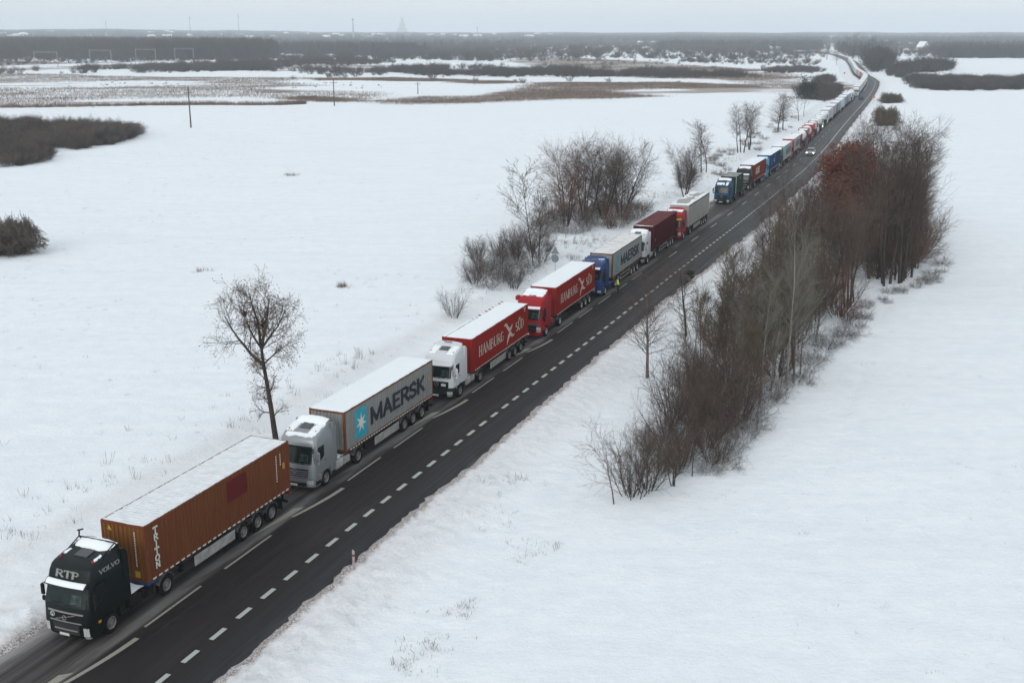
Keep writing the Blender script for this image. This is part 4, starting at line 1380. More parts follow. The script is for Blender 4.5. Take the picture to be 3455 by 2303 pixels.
# ---- 6: white truck, maroon container
t = spawn("container_truck.005", "white truck carrying a plain maroon container with almost no snow on its roof", 90.1, -5.40, group=GQ)
make_cab(t, 'ac', WHT, DKG, seed=19, snow=('deflector', (-.95, .95, 1.6, 2.02, .04)), trim=DKG)
MAR = rusty("maroon_container_steel", (.075, .010, .014), (.05, .010, .010), .1)
MARR = rusty("maroon_wet_roof", (.12, .040, .040), (.20, .15, .14), .45, 1.5)
bx = container(t, 4.10, 12.19, 2.44, 1.15, 2.75, MAR, MAR, 2, 'front', 12, bare=MARR)
m = MB(); m.box(1.218, 1.226, 5.0, 5.12, 2.0, 2.35); m.build("warning_label", M_YEL, bx)
chassis(t, 4.2, 16.2, (11.8, 13.1, 14.4), 2, None, 'frame', 1, tank_col=M_GREYP, tape=False)
# ---- 7: red truck with curtain trailer
def box_trailer(root, y0, L, W, z0, H, skin, topcol=None, detail=1, snow='full', seed=0, name="trailer_box"):
    x = W / 2
    m = MB(); m.rbox(-x, x, y0, y0 + L, z0, z0 + H, .03)
    b = m.build(name, skin, root)
    if detail:
        m = MB()
        for s in (-1, 1): m.box(min(s * (x + .003), s * (x - .03)), max(s * (x + .003), s * (x - .03)), y0 + .05, y0 + L - .05, z0 + H - .16, z0 + H - .02)
        m.build("top_rail", topcol or M_BLACK, b, kind='stuff')
        m = MB(); m.box(-x + .06, x - .06, y0 + L, y0 + L + .02, z0 + .1, z0 + H - .1); m.build("rear_door", skin, b)
        m = MB(); m.box(-x + .05, x - .05, y0 - .015, y0, z0 + .1, z0 + H - .12); m.build("front_wall", skin, b)
    if snow == 'patchy':
        patchy_snow(b, -x + .05, x - .03, y0 + .1, y0 + L - .1, z0 + H, seed, 60).build("snow_cover", M_SNOW, b)
        m = MB(); snow_slab(m, -x + .03, x - .03, y0 + .03, y0 + 1.5, z0 + H + .002, .05, seed, ny=5); m.build("snow_cover", M_SNOW, b)
    elif snow:
        m = MB(); snow_slab(m, -x + .02, x - .02, y0 + .03, y0 + L - .03, z0 + H, .07, seed, ny=12 if detail == 0 else None); m.build("snow_cover", M_SNOW, b, smooth=50)
    return b
t = spawn("curtain_side_truck", "red truck with a light grey curtain-sided trailer, last before the gap", 107.3, -5.35, group=GQ)
make_cab(t, 'tr', RDP, RDP, detail=1, sunvisor=M_YEL, snow=((-.98, .98, 1.35, 2.0, .06),), seed=21)
CURT = mat("light_grey_tarpaulin", (.33, .32, .295), .7, noise=.12, nscale=1.3, bump=.02)
b = box_trailer(t, 4.0, 13.4, 2.52, 1.15, 2.85, CURT, M_BLACK, 1, 'patchy', 4, name="curtain_box")
chassis(t, 4.2, 17.3, (12.6, 13.9, 15.2), 1, None, 'panel', 1, deck_snow=False, tape=False)

# ---- the queue beyond the gap
def tank(root, y0, L, r, z, col, frame=None, detail=1):
    m = MB()
    prof = [(0, .02), (.10, r * .55), (.28, r * .9), (.50, r), (L - .5, r), (L - .28, r * .9), (L - .10, r * .55), (L, .02)]
    k = 18; V = []; F = []
    for i in range(k):
        a = 6.283 * i / k
        for y, q in prof: V.append((q * math.cos(a), y0 + y, z + q * math.sin(a)))
    n = len(prof)
    for i in range(k):
        j = (i + 1) % k
        for a in range(n - 1): F.append((i * n + a, i * n + a + 1, j * n + a + 1, j * n + a))
    m.add(V, F); b = m.build("tank", col, root, smooth=50)
    # snow on the upper third
    A_, B_ = [], []
    for i in range(11):
        y = y0 + .35 + (L - .7) * i / 10; ra, rb = [], []
        for j in range(7):
            a = math.radians(40 + 100 * j / 6); e = j in (0, 6) or i in (0, 10)
            ra.append(((r + (.005 if e else .05)) * math.cos(a), y, z + (r + (.005 if e else .05)) * math.sin(a)))
            rb.append(((r - .02) * math.cos(a), y, z + (r - .02) * math.sin(a)))
        A_.append(ra); B_.append(rb)
    m = MB(); m.slab(A_, B_); m.build("snow_cover", M_SNOW, b, smooth=50)
    if frame:
        m = MB(); ya = y0 - .15
        for yy in (ya, ya + L + .15):
            for s in (-1, 1): m.rbox(min(s * 1.1, s * 1.22), max(s * 1.1, s * 1.22), yy, yy + .14, 1.15, 3.6, .01)
            m.rbox(-1.1, 1.1, yy, yy + .14, 3.46, 3.6, .01); m.rbox(-1.1, 1.1, yy, yy + .14, 1.15, 1.3, .01)
            for s in (-1, 1): m.tube((s * 1.1, yy + .07, 3.3), (s * .6, yy + .07, 3.5), .05, k=5)
        m.build("end_frame", frame, root)
    return b

P_ = lambda n, c, **k: mat(n, c, .5, spec=.15, **k)
BL8 = P_("petrol_blue_paint", (.006, .055, .12)); DK9 = P_("black_cab_paint", (.014, .020, .020)); LB10 = P_("light_blue_paint", (.05, .24, .38))
GN11 = P_("bottle_green_paint", (.015, .055, .030)); RB = P_("dark_red_bumper", (.14, .012, .02)); RD12 = P_("orange_red_paint", (.30, .03, .022))
WH = P_("soiled_white_paint", (.50, .53, .54)); CRM = P_("pale_beige_paint", (.42, .40, .35))
def codes_side(b, x, y, z, n, h, m_, txt=None, wide=1.3):
    m = MB(); letters(m, txt, (x, y, z), (0, 1, 0), (0, 0, 1), h, wide, .2, .12, True); m.build("side_lettering", m_, b)

t = spawn("container_truck.006", "blue truck first after the gap in the queue, with a short dark green container", 140.9, -5.85, group=GQ)
make_cab(t, 'ac', BL8, DKG, snow=('deflector', (-.95, .95, 1.7, 2.02, .05), (-.9, .3, .42, .70, .06), (.5, .9, .40, .95, .08)), seed=25, trim=DKG)
DG = rusty("dark_green_container_steel", (.028, .050, .040), (.03, .03, .02), .1)
bx = container(t, 5.0, 6.06, 2.44, 1.15, 2.59, DG, DG, 1, None, 12, bare=mat("icy_dark_roof", (.22, .23, .225), .7, noise=.7, nscale=1.6))
m = MB(); m.box(1.15, 1.235, 4.97, 5.08, 1.16, 3.74); m.build("corner_strip", M_GREYP, bx)
codes_side(bx, 1.22, 8.0, 3.1, 3, .32, M_GREYP, "SL")
chassis(t, 4.6, 13.0, (10.1, 11.3, 12.5), 1, None, 'rail', 0, tape=False)
t = spawn("container_truck.007", "black truck with a snowy sun visor carrying a faded red container with white lettering", 158.0, -5.85, group=GQ)
make_cab(t, 'fh', DK9, DK9, sunvisor=M_GREYP, snow=('visor', 'deflector', (-.98, .98, 1.45, 2.02, .06)), seed=27)
FR = rusty("faded_red_container_steel", (.18, .030, .026), (.10, .03, .022), .2)
bx = container(t, 4.1, 12.19, 2.44, 1.15, 2.75, FR, FR, 1, 'full', 13)
codes_side(bx, 1.22, 5.9, 2.2, 3, .95, M_CREAML, "KLINE", 1.2)
chassis(t, 4.2, 16.2, (12.0, 13.3, 14.6), 1, None, 'rail', 1, tape=True, dense=1.6)
t = spawn("container_truck.008", "light blue truck carrying a navy blue container with small white lettering", 175.0, -5.75, group=GQ)
make_cab(t, 'tr', LB10, LB10, snow=((-.98, .98, 1.4, 2.0, .08),), seed=29)
NB = rusty("navy_container_steel", (.018, .050, .115), (.03, .04, .07), .1)
bx = container(t, 4.1, 12.19, 2.44, 1.15, 2.75, NB, NB, 1, 'full', 14)
codes_side(bx, 1.22, 8.2, 2.3, 3, .62, M_GREYP, "CCL", 1.2); codes_side(bx, 1.22, 9.6, 3.2, 3, .3, M_GREYP, "SL"); codes_side(bx, 1.22, 5.6, 2.0, 3, .9, M_GREYP, "S", .8)
chassis(t, 4.2, 16.2, (12.0, 13.3, 14.6), 1, None, 'rail', 1, tape=True, dense=1.6)
t = spawn("container_truck.009", "green truck with a dark red bumper carrying a grey MAERSK container", 192.9, -5.75, group=GQ)
make_cab(t, 'fh', GN11, RB, snow=('deflector', (-.98, .98, 1.3, 2.0, .08)), seed=31)
bx = container(t, 4.1, 12.19, 2.44, 1.15, 2.75, GRY2, GRY2, 1, 'full', 15); deco_maersk(bx, 4.1, 12.19, 1.15, 2.75, True)
chassis(t, 4.2, 16.2, (12.0, 13.3, 14.6), 1, None, 'rail', 1, tape=False)
t = spawn("container_truck.010", "orange-red truck beside the approaching silver car, carrying a grey MAERSK container", 210.0, -5.80, group=GQ)
make_cab(t, 'tr', RD12, RD12, snow=((-.98, .98, 1.2, 2.0, .08),), seed=33)
bx = container(t, 4.1, 12.19, 2.44, 1.15, 2.75, GRY2, RDP, 1, 'full', 16); deco_maersk(bx, 4.1, 12.19, 1.15, 2.75, True)
chassis(t, 4.2, 16.2, (12.0, 13.3, 14.6), 1, None, 'rail', 1, tape=False)
WTK = mat("white_tank_shell", (.50, .52, .53), .45, noise=.15, nscale=1)
for i, (s, lab, col, fr) in enumerate((
        (229.0, "dark red tanker, nearest of the tankers, its white tank without a frame", RB, None),
        (244.5, "tanker with a red framed white tank, second of the row", mat("maroon_cab", (.14, .02, .03), .4), mat("red_frame_steel", (.26, .03, .04), .5)),
        (260.5, "bright orange-red tanker with a white tank in a red frame, behind two other tankers", RD12, mat("red_frame_steel", (.26, .03, .04), .5)),
        (277.0, "white tanker directly behind the orange-red one", WH, None),
        (293.5, "white tanker with its headlights on, last of the tankers", WH, None))):
    t = spawn("tanker_truck" + ("" if i == 0 else ".%03d" % i), lab, s, -5.85, group=GQ)
    make_cab(t, ('tr', 'ac', 'tr', 'ac', 'ac')[i], col, col, detail=1, snow=((-.98, .98, 1.1, 2.0, .07),), seed=40 + i, lamps_on=(i == 4), deflect=False)
    tank(t, 5.3, 6.6 if fr else 8.6, 1.16, 2.45, WTK, fr)
    chassis(t, 4.2, 13.6, (10.8, 12.1, 13.2), 1, None, None, 1, tape=False, deck_snow=False)

far_cols = [WH, P_("off_white_box", (.44, .47, .48)), P_("pale_grey_box", (.34, .36, .38)), P_("mauve_grey_box", (.24, .22, .26)), P_("slate_box", (.16, .20, .24)), P_("light_blue_box", (.20, .30, .38)), P_("cream_box", (.46, .44, .38)), P_("faded_teal_box", (.17, .28, .28)), P_("orange_box", (.42, .16, .08)), P_("red_box", (.30, .06, .05)), P_("blue_box", (.05, .14, .34)), P_("pale_pink_box", (.46, .36, .36))]
def far_truck(idx, S, T, label, cab, box, kind='box', detail=0, group="trucks far back in the queue", H=2.8, nm="box_truck"):
    t = spawn(nm, label, S, T, group=group)
    make_cab(t, ('ac', 'tr', 'fh', 'mg')[idx % 4], cab, cab, detail=detail, seed=idx, deflect=False)
    C = CABS[('ac', 'tr', 'fh', 'mg')[idx % 4]]
    snow_patch(C, -.95, .95, 1.0, 2.0, .06, idx).build("roof_snow", M_SNOW, t)
    if kind == 'box': box_trailer(t, 3.6, 13.2, 2.5, 1.1, H, box, None, 0, 'full', idx)
    elif kind == 'tank': tank(t, 5.0, 7.5, 1.16, 2.4, box)
    chassis(t, 4.0, 16.6, (12.4, 13.7, 15.0) if kind == 'box' else (10.5, 12.), detail, tape=False, deck_snow=False)
    return t
mid = [(310.5, 2, WH, "white-cabbed box truck straight behind the last tanker", 2), (328.5, 1, WH, "grey box truck, second behind the last tanker", 3), (347, 3, P_("plum_cab", (.10, .05, .11)), "box truck with a plum cab among the pale ones", 4),
       (365, 1, WH, "pale box truck in the middle of the straight part of the far queue", 1), (383, 4, WH, "box truck with a slate-coloured side before the mixer trucks", 4), (401, 2, P_("dark_cab", (.05, .06, .08)), "last box truck before the two stubby tankers", 5)]
for i, (s, c, cab, lab, bc) in enumerate(mid): far_truck(i, s, -5.85, lab, cab, far_cols[bc], detail=0, group=GQ)
far_truck(6, 420, -5.9, "beige-fronted short tanker ahead of the gap before the bend", CRM, WTK, 'tank', group=GQ, nm="tanker_truck.005")
far_truck(8, 436, -5.8, "white short tanker, last before the gap at the bend", WH, WTK, 'tank', group=GQ, nm="tanker_truck.006")
s = 468.0
ft = far_truck(0, s, -5.2, "white truck facing the camera at the head of the queue round the bend", WH, far_cols[5], detail=1, group=GQ)
r_ = random.Random(5)
order = [0, 1, 0, 1, 2, 0, 1, 0, 3, 9, 11, 8, 6, 0, 7, 1, 5, 7, 2, 5, 4, 0, 8, 6, 9, 1, 0, 2, 6, 1]
for i, c in enumerate(order):
    s += r_.uniform(17.6, 19.2)
    far_truck(i + 1, s, -5.4, "snow-topped box truck in the tight line of trucks round the bend", r_.choice([WH, WH, WH, far_cols[2], far_cols[10], far_cols[9]]), far_cols[c], group="trucks in line round the far bend")
# a second short row beyond, left of the road before the trees
for i, (dx, c) in enumerate(((0, 1), (17.5, 10), (35, 9), (50, 0), (76, 0))):
    p = G(2672 + dx * 1.45, 181.0)
    t = thing("box_truck", ("white box truck at the left end of the short row by the distant wood", "blue box truck in the short row by the distant wood", "red box truck in the short row by the distant wood", "white box truck right of the red one by the distant wood", "white truck standing apart at the right end of the row by the wood")[i], "truck", (p[0], p[1], .1), math.radians(-92), "trucks in the short row by the distant wood")
    make_cab(t, 'ac', WH, WH, detail=0, deflect=False)
    box_trailer(t, 3.4, 13.0, 2.6, 1.1, 2.9, far_cols[c], None, 0, 'full', i)
    chassis(t, 4.0, 16.0, (12.0, 13.5), 0)

# ------------------------------------------------------------------ cars
def make_car(label, S, T, paint, facing, lamps, name):
    p = RP(S, T)
    t = thing(name, label, "car", (p[0], p[1], .02), -RDIR(S) + (0 if facing else math.pi), None)
    # lower body and glasshouse as lofts of side sections
    def loft(secs, m, nm):
        mb = MB(); k = len(secs[0]); V = [q for s_ in secs for q in s_]
        F = [(i * k + j, i * k + (j + 1) % k, (i + 1) * k + (j + 1) % k, (i + 1) * k + j) for i in range(len(secs) - 1) for j in range(k)]
        F += [tuple(range(k))[::-1], tuple(range((len(secs) - 1) * k, len(secs) * k))]
        mb.add(V, F); return mb.build(nm, m, t, smooth=40)
    secs = []
    for y, w, zb, zt in ((0, .66, .34, .62), (.10, .80, .24, .74), (.45, .86, .20, .84), (1.1, .88, .19, .95), (2.0, .89, .19, .97), (3.4, .89, .19, .98), (4.1, .84, .22, .96), (4.32, .74, .32, .85)):
        secs.append([(-w, y, zb + .1), (-w * .93, y, zb), (w * .93, y, zb), (w, y, zb + .1), (w, y, zt - .12), (w * .90, y, zt), (0, y, zt + .02), (-w * .90, y, zt), (-w, y, zt - .12)])
    body = loft(secs, paint, "body")
    secs = []
    for y, w, z in ((1.05, .74, .955), (1.75, .66, 1.40), (2.1, .65, 1.47), (3.2, .65, 1.46), (3.6, .66, 1.38), (4.05, .74, .965)):
        secs.append([(-w * 1.05, y, .94), (w * 1.05, y, .94), (w, y, z - .04), (w * .8, y, z), (-w * .8, y, z), (-w, y, z - .04)])
    loft(secs, M_GLASSD, "windows")
    mb = MB(); mb.slab([[(-.60, 1.72, 1.42), (.60, 1.72, 1.42)], [(-.60, 2.1, 1.50), (.60, 2.1, 1.50)], [(-.60, 3.25, 1.49), (.60, 3.25, 1.49)], [(-.60, 3.6, 1.41), (.60, 3.6, 1.41)]],
                       [[(-.60, 1.72, 1.38), (.60, 1.72, 1.38)], [(-.60, 2.1, 1.45), (.60, 2.1, 1.45)], [(-.60, 3.25, 1.44), (.60, 3.25, 1.44)], [(-.60, 3.6, 1.36), (.60, 3.6, 1.36)]])
    mb.build("roof", paint, t)
    for s in (-1, 1):
        for y0, z0, y1, z1 in ((1.08, .96, 1.74, 1.42), (2.55, .96, 2.55, 1.46), (4.05, .97, 3.58, 1.40)):
            mb = MB(); mb.tube((s * .765, y0, z0), (s * .66, y1, z1), .035, k=5); mb.build("pillar", paint, t)
        mb = MB(); mb.rbox(s * .68 - .15, s * .68 + .15, .02, .14, .56, .70, .02)
        mb.build("headlight", mat("lit_headlamp", (.8, .8, .75), .3, emit=(1, .93, .8, 6)) if lamps else M_LAMP, t)
        mb = MB(); mb.rbox(s * .70 - .12, s * .70 + .12, 4.24, 4.34, .66, .82, .02); mb.build("tail_light", M_REDL, t)
        mb = MB(); mb.rbox(s * .95 - .08, s * .95 + .08, 1.25, 1.36, .95, 1.08, .03); mb.build("mirror", paint, t)
        for y in (.85, 3.45): add_wheel(t, s, y, 1, R=.32, x=.90, me=CW)
    mb = MB(); mb.rbox(-.45, .45, -.01, .05, .38, .60, .02); mb.build("grille", M_BLACK, t)
    mb = MB(); mb.rbox(-.26, .26, -.03, .0, .28, .39, .005); mb.build("number_plate", M_PLATE, t)
    return t
t_ = MB(); t_.lathe_x([(-.20, .20), (-.20, .30), (-.17, .32), (-.03, .32), (0, .30), (0, .21), (-.04, .20)], 0, 0, 18)
r_ = MB(); r_.lathe_x([(-.02, .21), (0, .20), (-.05, .18), (-.05, .08), (-.01, .0001)], 0, 0, 16)
a_ = r_.mesh("car_rim", M_RIMA, 30)
CW = (t_.mesh("car_tyre", M_TYRE, 40), a_, a_)
make_car("silver car with its headlights on driving toward the camera", 219.5, -1.7, P_("silver_car_paint", (.33, .35, .34), metal=.4), True, True, "car")
make_car("dark grey car driving away near the warning sign at the bend", 449, -2.0, P_("dark_car_paint", (.045, .06, .075)), False, False, "car.001")

# ------------------------------------------------------------------ the man in the yellow vest
def make_person():
    g = G(2085, 992)
    root = thing("person", "person in dark clothes, blue cap and yellow vest standing beside the blue truck", "person", (g[0], g[1], .03), -RDIR(75) + math.radians(150))
    J = {'pel': (0, 0, .95), 'sp1': (0, .01, 1.12), 'ch': (0, .02, 1.34), 'nk': (0, .02, 1.50), 'hd0': (0, -.01, 1.60), 'hd1': (0, -.02, 1.74),
         'shl': (.19, .02, 1.44), 'ell': (.27, .06, 1.17), 'wrl': (.22, -.14, 1.02), 'hal': (.20, -.20, .99), 'shr': (-.19, .02, 1.44), 'elr': (-.26, .05, 1.16), 'wrr': (-.20, -.16, 1.05), 'har': (-.18, -.22, 1.03),
         'hpl': (.10, 0, .92), 'knl': (.12, -.05, .50), 'anl': (.13, .02, .10), 'tol': (.14, -.15, .04), 'hpr': (-.10, 0, .92), 'knr': (-.11, .02, .50), 'anr': (-.12, .08, .10), 'tor': (-.13, -.09, .04)}
    R_ = {'pel': .15, 'sp1': .15, 'ch': .17, 'nk': .065, 'hd0': .075, 'hd1': .085, 'shl': .075, 'ell': .06, 'wrl': .045, 'hal': .04, 'shr': .075, 'elr': .06, 'wrr': .045, 'har': .04,
          'hpl': .11, 'knl': .085, 'anl': .065, 'tol': .05, 'hpr': .11, 'knr': .085, 'anr': .065, 'tor': .05}
    E_ = [('pel', 'sp1'), ('sp1', 'ch'), ('ch', 'nk'), ('nk', 'hd0'), ('hd0', 'hd1'), ('ch', 'shl'), ('shl', 'ell'), ('ell', 'wrl'), ('wrl', 'hal'), ('ch', 'shr'), ('shr', 'elr'), ('elr', 'wrr'), ('wrr', 'har'),
          ('pel', 'hpl'), ('hpl', 'knl'), ('knl', 'anl'), ('anl', 'tol'), ('pel', 'hpr'), ('hpr', 'knr'), ('knr', 'anr'), ('anr', 'tor')]
    ks = list(J); me = bpy.data.meshes.new("person_body")
    me.from_pydata([J[k] for k in ks], [(ks.index(a), ks.index(b)) for a, b in E_], [])
    o = link("body", me, root)
    sk = o.modifiers.new("skin", 'SKIN'); o.modifiers.new("sub", 'SUBSURF').levels = 1
    o.modifiers["sub"].render_levels = 1
    for i, k in enumerate(ks):
        o.data.skin_vertices[0].data[i].radius = (R_[k], R_[k] * (.72 if k in ('pel', 'sp1', 'ch') else 1))
        o.data.skin_vertices[0].data[i].use_root = (k == 'pel')
    me.materials.append(mat("dark_work_clothes", (.014, .015, .018), .85))
    def rings(nm, m_, lst, par):
        mb = MB(); A = []
        for z, rx, ry, cy in lst:
            A.append([(rx * math.cos(6.2832 * i / 16), cy + ry * math.sin(6.2832 * i / 16), z) for i in range(17)])
        mb.grid(A); return mb.build(nm, m_, par, smooth=60)
    vest = rings("safety_vest", mat("fluorescent_yellow_cloth", (.50, .72, .03), .7), [(.98, .185, .15, .01), (1.15, .185, .145, .01), (1.34, .20, .155, .02), (1.46, .165, .125, .02), (1.50, .09, .09, .02)], root)
    for z in (1.06, 1.20):
        rings("reflective_band", M_TAPE, [(z, .192, .157, .01), (z + .05, .192, .157, .01)], vest)
    rings("face", mat("skin", (.35, .20, .14), .6), [(1.56, .04, .05, -.02), (1.60, .075, .09, -.02), (1.68, .085, .10, -.02), (1.73, .08, .095, -.02)], root)
    rings("knit_cap", mat("blue_knit", (.02, .06, .25), .9), [(1.71, .097, .112, -.02), (1.78, .098, .112, -.02), (1.84, .07, .08, -.02), (1.865, .01, .01, -.02)], root)
make_person()

# ------------------------------------------------------------------ plant materials
def bark(name, col, snow=0.0, pale=None, rough=.9):
    if name in MATS: return MATS[name]
    m = bpy.data.materials.new(name); m.use_nodes = True
    n, l = N(m); b = n["Principled BSDF"]; b.inputs['Roughness'].default_value = rough; b.inputs['Specular IOR Level'].default_value = .2
    tc = n.new("ShaderNodeTexCoord")
    z = noise_node(n, l, tc.outputs['Object'], 1.1, 4, .7)
    c = mixc(n, l, ramp(n, l, z, .3, .7), tuple(a * .62 for a in col), tuple(a * 1.35 for a in col))
    if pale:
        sp = n.new("ShaderNodeSeparateXYZ"); l.new(tc.outputs['Object'], sp.inputs[0])
        z2 = noise_node(n, l, tc.outputs['Object'], 5, 3, .7)
        c = mixc(n, l, mathn(n, l, 'MULTIPLY', ramp(n, l, z2, .34, .46), ramp(n, l, sp.outputs[2], .4, 2.5)), c, pale)
    if snow:
        g = n.new("ShaderNodeNewGeometry"); s2 = n.new("ShaderNodeSeparateXYZ"); l.new(g.outputs['Normal'], s2.inputs[0])
        z3 = noise_node(n, l, tc.outputs['Object'], 2.2, 3, .6)
        f = mathn(n, l, 'MULTIPLY', ramp(n, l, s2.outputs[2], .25, .75), ramp(n, l, z3, .62 - .3 * snow, .74 - .3 * snow))
        c = mixc(n, l, f, c, (.72, .75, .78))
    l.new(c, b.inputs['Base Color'])
    MATS[name] = m
    return m
B_DARK = bark("dark_bark", (.050, .040, .034))
B_GREY = bark("grey_brown_bark", (.125, .102, .084))
B_PALE = bark("pale_aspen_bark", (.135, .120, .100), pale=(.17, .165, .14))
B_BIRCH = bark("birch_bark", (.16, .15, .135), pale=(.24, .235, .215))
B_BROWN = bark("red_brown_twigs", (.140, .085, .060))
B_OLIVE = bark("olive_brown_twigs", (.105, .085, .050))
B_TWIG = bark("dark_twigs", (.094, .070, .058))
B_SNOWY = bark("snow_dusted_twigs", (.090, .072, .060), snow=.9)
B_SNOWB = bark("snow_edged_branches", (.060, .050, .042), snow=.45)
M_LEAF = mat("withered_brown_leaves", (.120, .066, .042), .8, noise=.5, nscale=3)
M_LEAFR = mat("rust_red_oak_leaves", (.155, .044, .024), .8, noise=.45, nscale=1.5)
M_MISTLE = mat("mistletoe_green", (.055, .062, .022), .8, noise=.4, nscale=6)
M_PINE = mat("dark_pine_needles", (.020, .032, .026), .85, noise=.5, nscale=.8)
B_FAR = bark("distant_twigs", (.050, .043, .040))
B_FARB = bark("distant_brown_twigs", (.070, .050, .040))
M_REED = mat("dry_reed_stalks", (.155, .108, .080), .9, noise=.4, nscale=.1)
M_WEED = mat("dry_weed_stalks", (.115, .085, .062), .9, noise=.4, nscale=1)

# ------------------------------------------------------------------ branch growth
class Grow:
    def __init__(s, seed): s.r = random.Random(seed); s.seg = []; s.tips = []
    def run(s, p, d, L, r, lev, spec, maxlev):
        """spec[lev] = dict(n children, f0 start fraction, ang, ratio, k segments, wob, trop, taper, rr)"""
        R = s.r; q = spec[lev]
        k = q['k']; st = L / k
        pts = [p]; rad = [r]
        px, py, pz = p; dx, dy, dz = d
        for i in range(k):
            w = q['wob']
            dx += R.gauss(0, w); dy += R.gauss(0, w); dz += R.gauss(0, w) + q['trop']
            n = math.sqrt(dx * dx + dy * dy + dz * dz); dx /= n; dy /= n; dz /= n
            px += dx * st; py += dy * st; pz = max(pz + dz * st, .02)
            pts.append((px, py, pz))
            rad.append(max(r * (1 - (i + 1) / k * q['taper']), q.get('rmin', .006)))
            s.seg.append((*pts[-2], *pts[-1], rad[-2], rad[-1], lev, 0))
        if lev >= maxlev:
            s.tips.append(pts[-1]); return
        nc = q['n'] if isinstance(q['n'], int) else R.randint(*q['n'])
        for c in range(nc):
            f = q['f0'] + (1 - q['f0']) * ((c + R.random()) / nc) * .98
            u = f * k; i = min(int(u), k - 1); t = u - i
            a, b = pts[i], pts[i + 1]
            o = (a[0] + (b[0] - a[0]) * t, a[1] + (b[1] - a[1]) * t, a[2] + (b[2] - a[2]) * t)
            vx, vy, vz = b[0] - a[0], b[1] - a[1], b[2] - a[2]
            n = math.sqrt(vx * vx + vy * vy + vz * vz) or 1; vx /= n; vy /= n; vz /= n
            # random perpendicular
            gx, gy, gz = R.gauss(0, 1), R.gauss(0, 1), R.gauss(0, 1)
            dt = gx * vx + gy * vy + gz * vz; gx -= dt * vx; gy -= dt * vy; gz -= dt * vz
            n = math.sqrt(gx * gx + gy * gy + gz * gz) or 1; gx /= n; gy /= n; gz /= n
            an = math.radians(q['ang'] + R.gauss(0, 9)); ca, sa = math.cos(an), math.sin(an)
            nd = (vx * ca + gx * sa, vy * ca + gy * sa, vz * ca + gz * sa)
            shape = q.get('shape', 0)
            lf = 1 - shape * f if shape >= 0 else 1 + shape * (1 - f)
            cl = L * q['ratio'] * lf * R.uniform(.75, 1.2)
            cr = max(rad[i] * q['rr'], .006)
            s.run(o, nd, cl, cr, lev + 1, spec, maxlev)

def prisms(seg, k):
    """round-ish tubes with k sides for an array of segments"""
    S = np.array([q[:8] for q in seg], float)
    a, b, r0, r1 = S[:, 0:3], S[:, 3:6], S[:, 6], S[:, 7]
    d = b - a; n = np.linalg.norm(d, axis=1)[:, None]; d = d / np.maximum(n, 1e-6)
    ref = np.where(np.abs(d[:, 2:3]) < .9, np.array([[0, 0, 1.0]]), np.array([[1.0, 0, 0]]))
    u = np.cross(d, ref); u /= np.linalg.norm(u, axis=1)[:, None]; w = np.cross(d, u)
    V = []
    for base, r in ((a, r0), (b + d * (r1[:, None] * .3), r1)):
        for i in range(k):
            t = 6.28318 * i / k + .5
            V.append(base + (u * math.cos(t) + w * math.sin(t)) * r[:, None])
    V = np.stack(V, 1)          # seg, 2k, 3
    m = len(S); off = (np.arange(m) * 2 * k)[:, None]
    Q = np.concatenate([off + np.array([[i, (i + 1) % k, k + (i + 1) % k, k + i]]) for i in range(k)], 0)
    return V.reshape(-1, 3), Q

def leaf_quads(pts, size, n, seed, spread=.35):
    R = np.random.default_rng(seed)
    P = np.array(pts)[R.integers(0, len(pts), n)] + R.normal(0, spread, (n, 3))
    a = R.normal(0, 1, (n, 3)); a /= np.linalg.norm(a, axis=1)[:, None]
    b = R.normal(0, 1, (n, 3)); b -= (a * b).sum(1)[:, None] * a; b /= np.linalg.norm(b, axis=1)[:, None]
    s = R.uniform(.6, 1.3, (n, 1)) * size
    V = np.stack([P - a * s, P + b * s * .5, P + a * s, P - b * s * .5], 1).reshape(-1, 3)
    return V, (np.arange(n) * 4)[:, None] + np.arange(4)[None]

def stems(seed, H, nst, base_r, spec, maxlev, lean=.25, foot=.25, lean0=(0, 0)):
    g = Grow(seed); R = g.r
    for i in range(nst):
        a = 6.283 * (i + R.random()) / nst
        le = lean * R.uniform(.35, 1.15) if nst > 1 else 0
        d = (math.cos(a) * le + lean0[0] + R.gauss(0, .02), math.sin(a) * le + lean0[1] + R.gauss(0, .02), 1)
        n = math.sqrt(sum(c * c for c in d)); d = tuple(c / n for c in d)
        f = foot * R.random() if nst > 1 else 0
        h = H * (R.uniform(.66, 1.0) if nst > 1 else 1)
        g.run((math.cos(a) * f, math.sin(a) * f, -.15), d, h, base_r * R.uniform(.75, 1.1), 0, spec, maxlev)
    return g

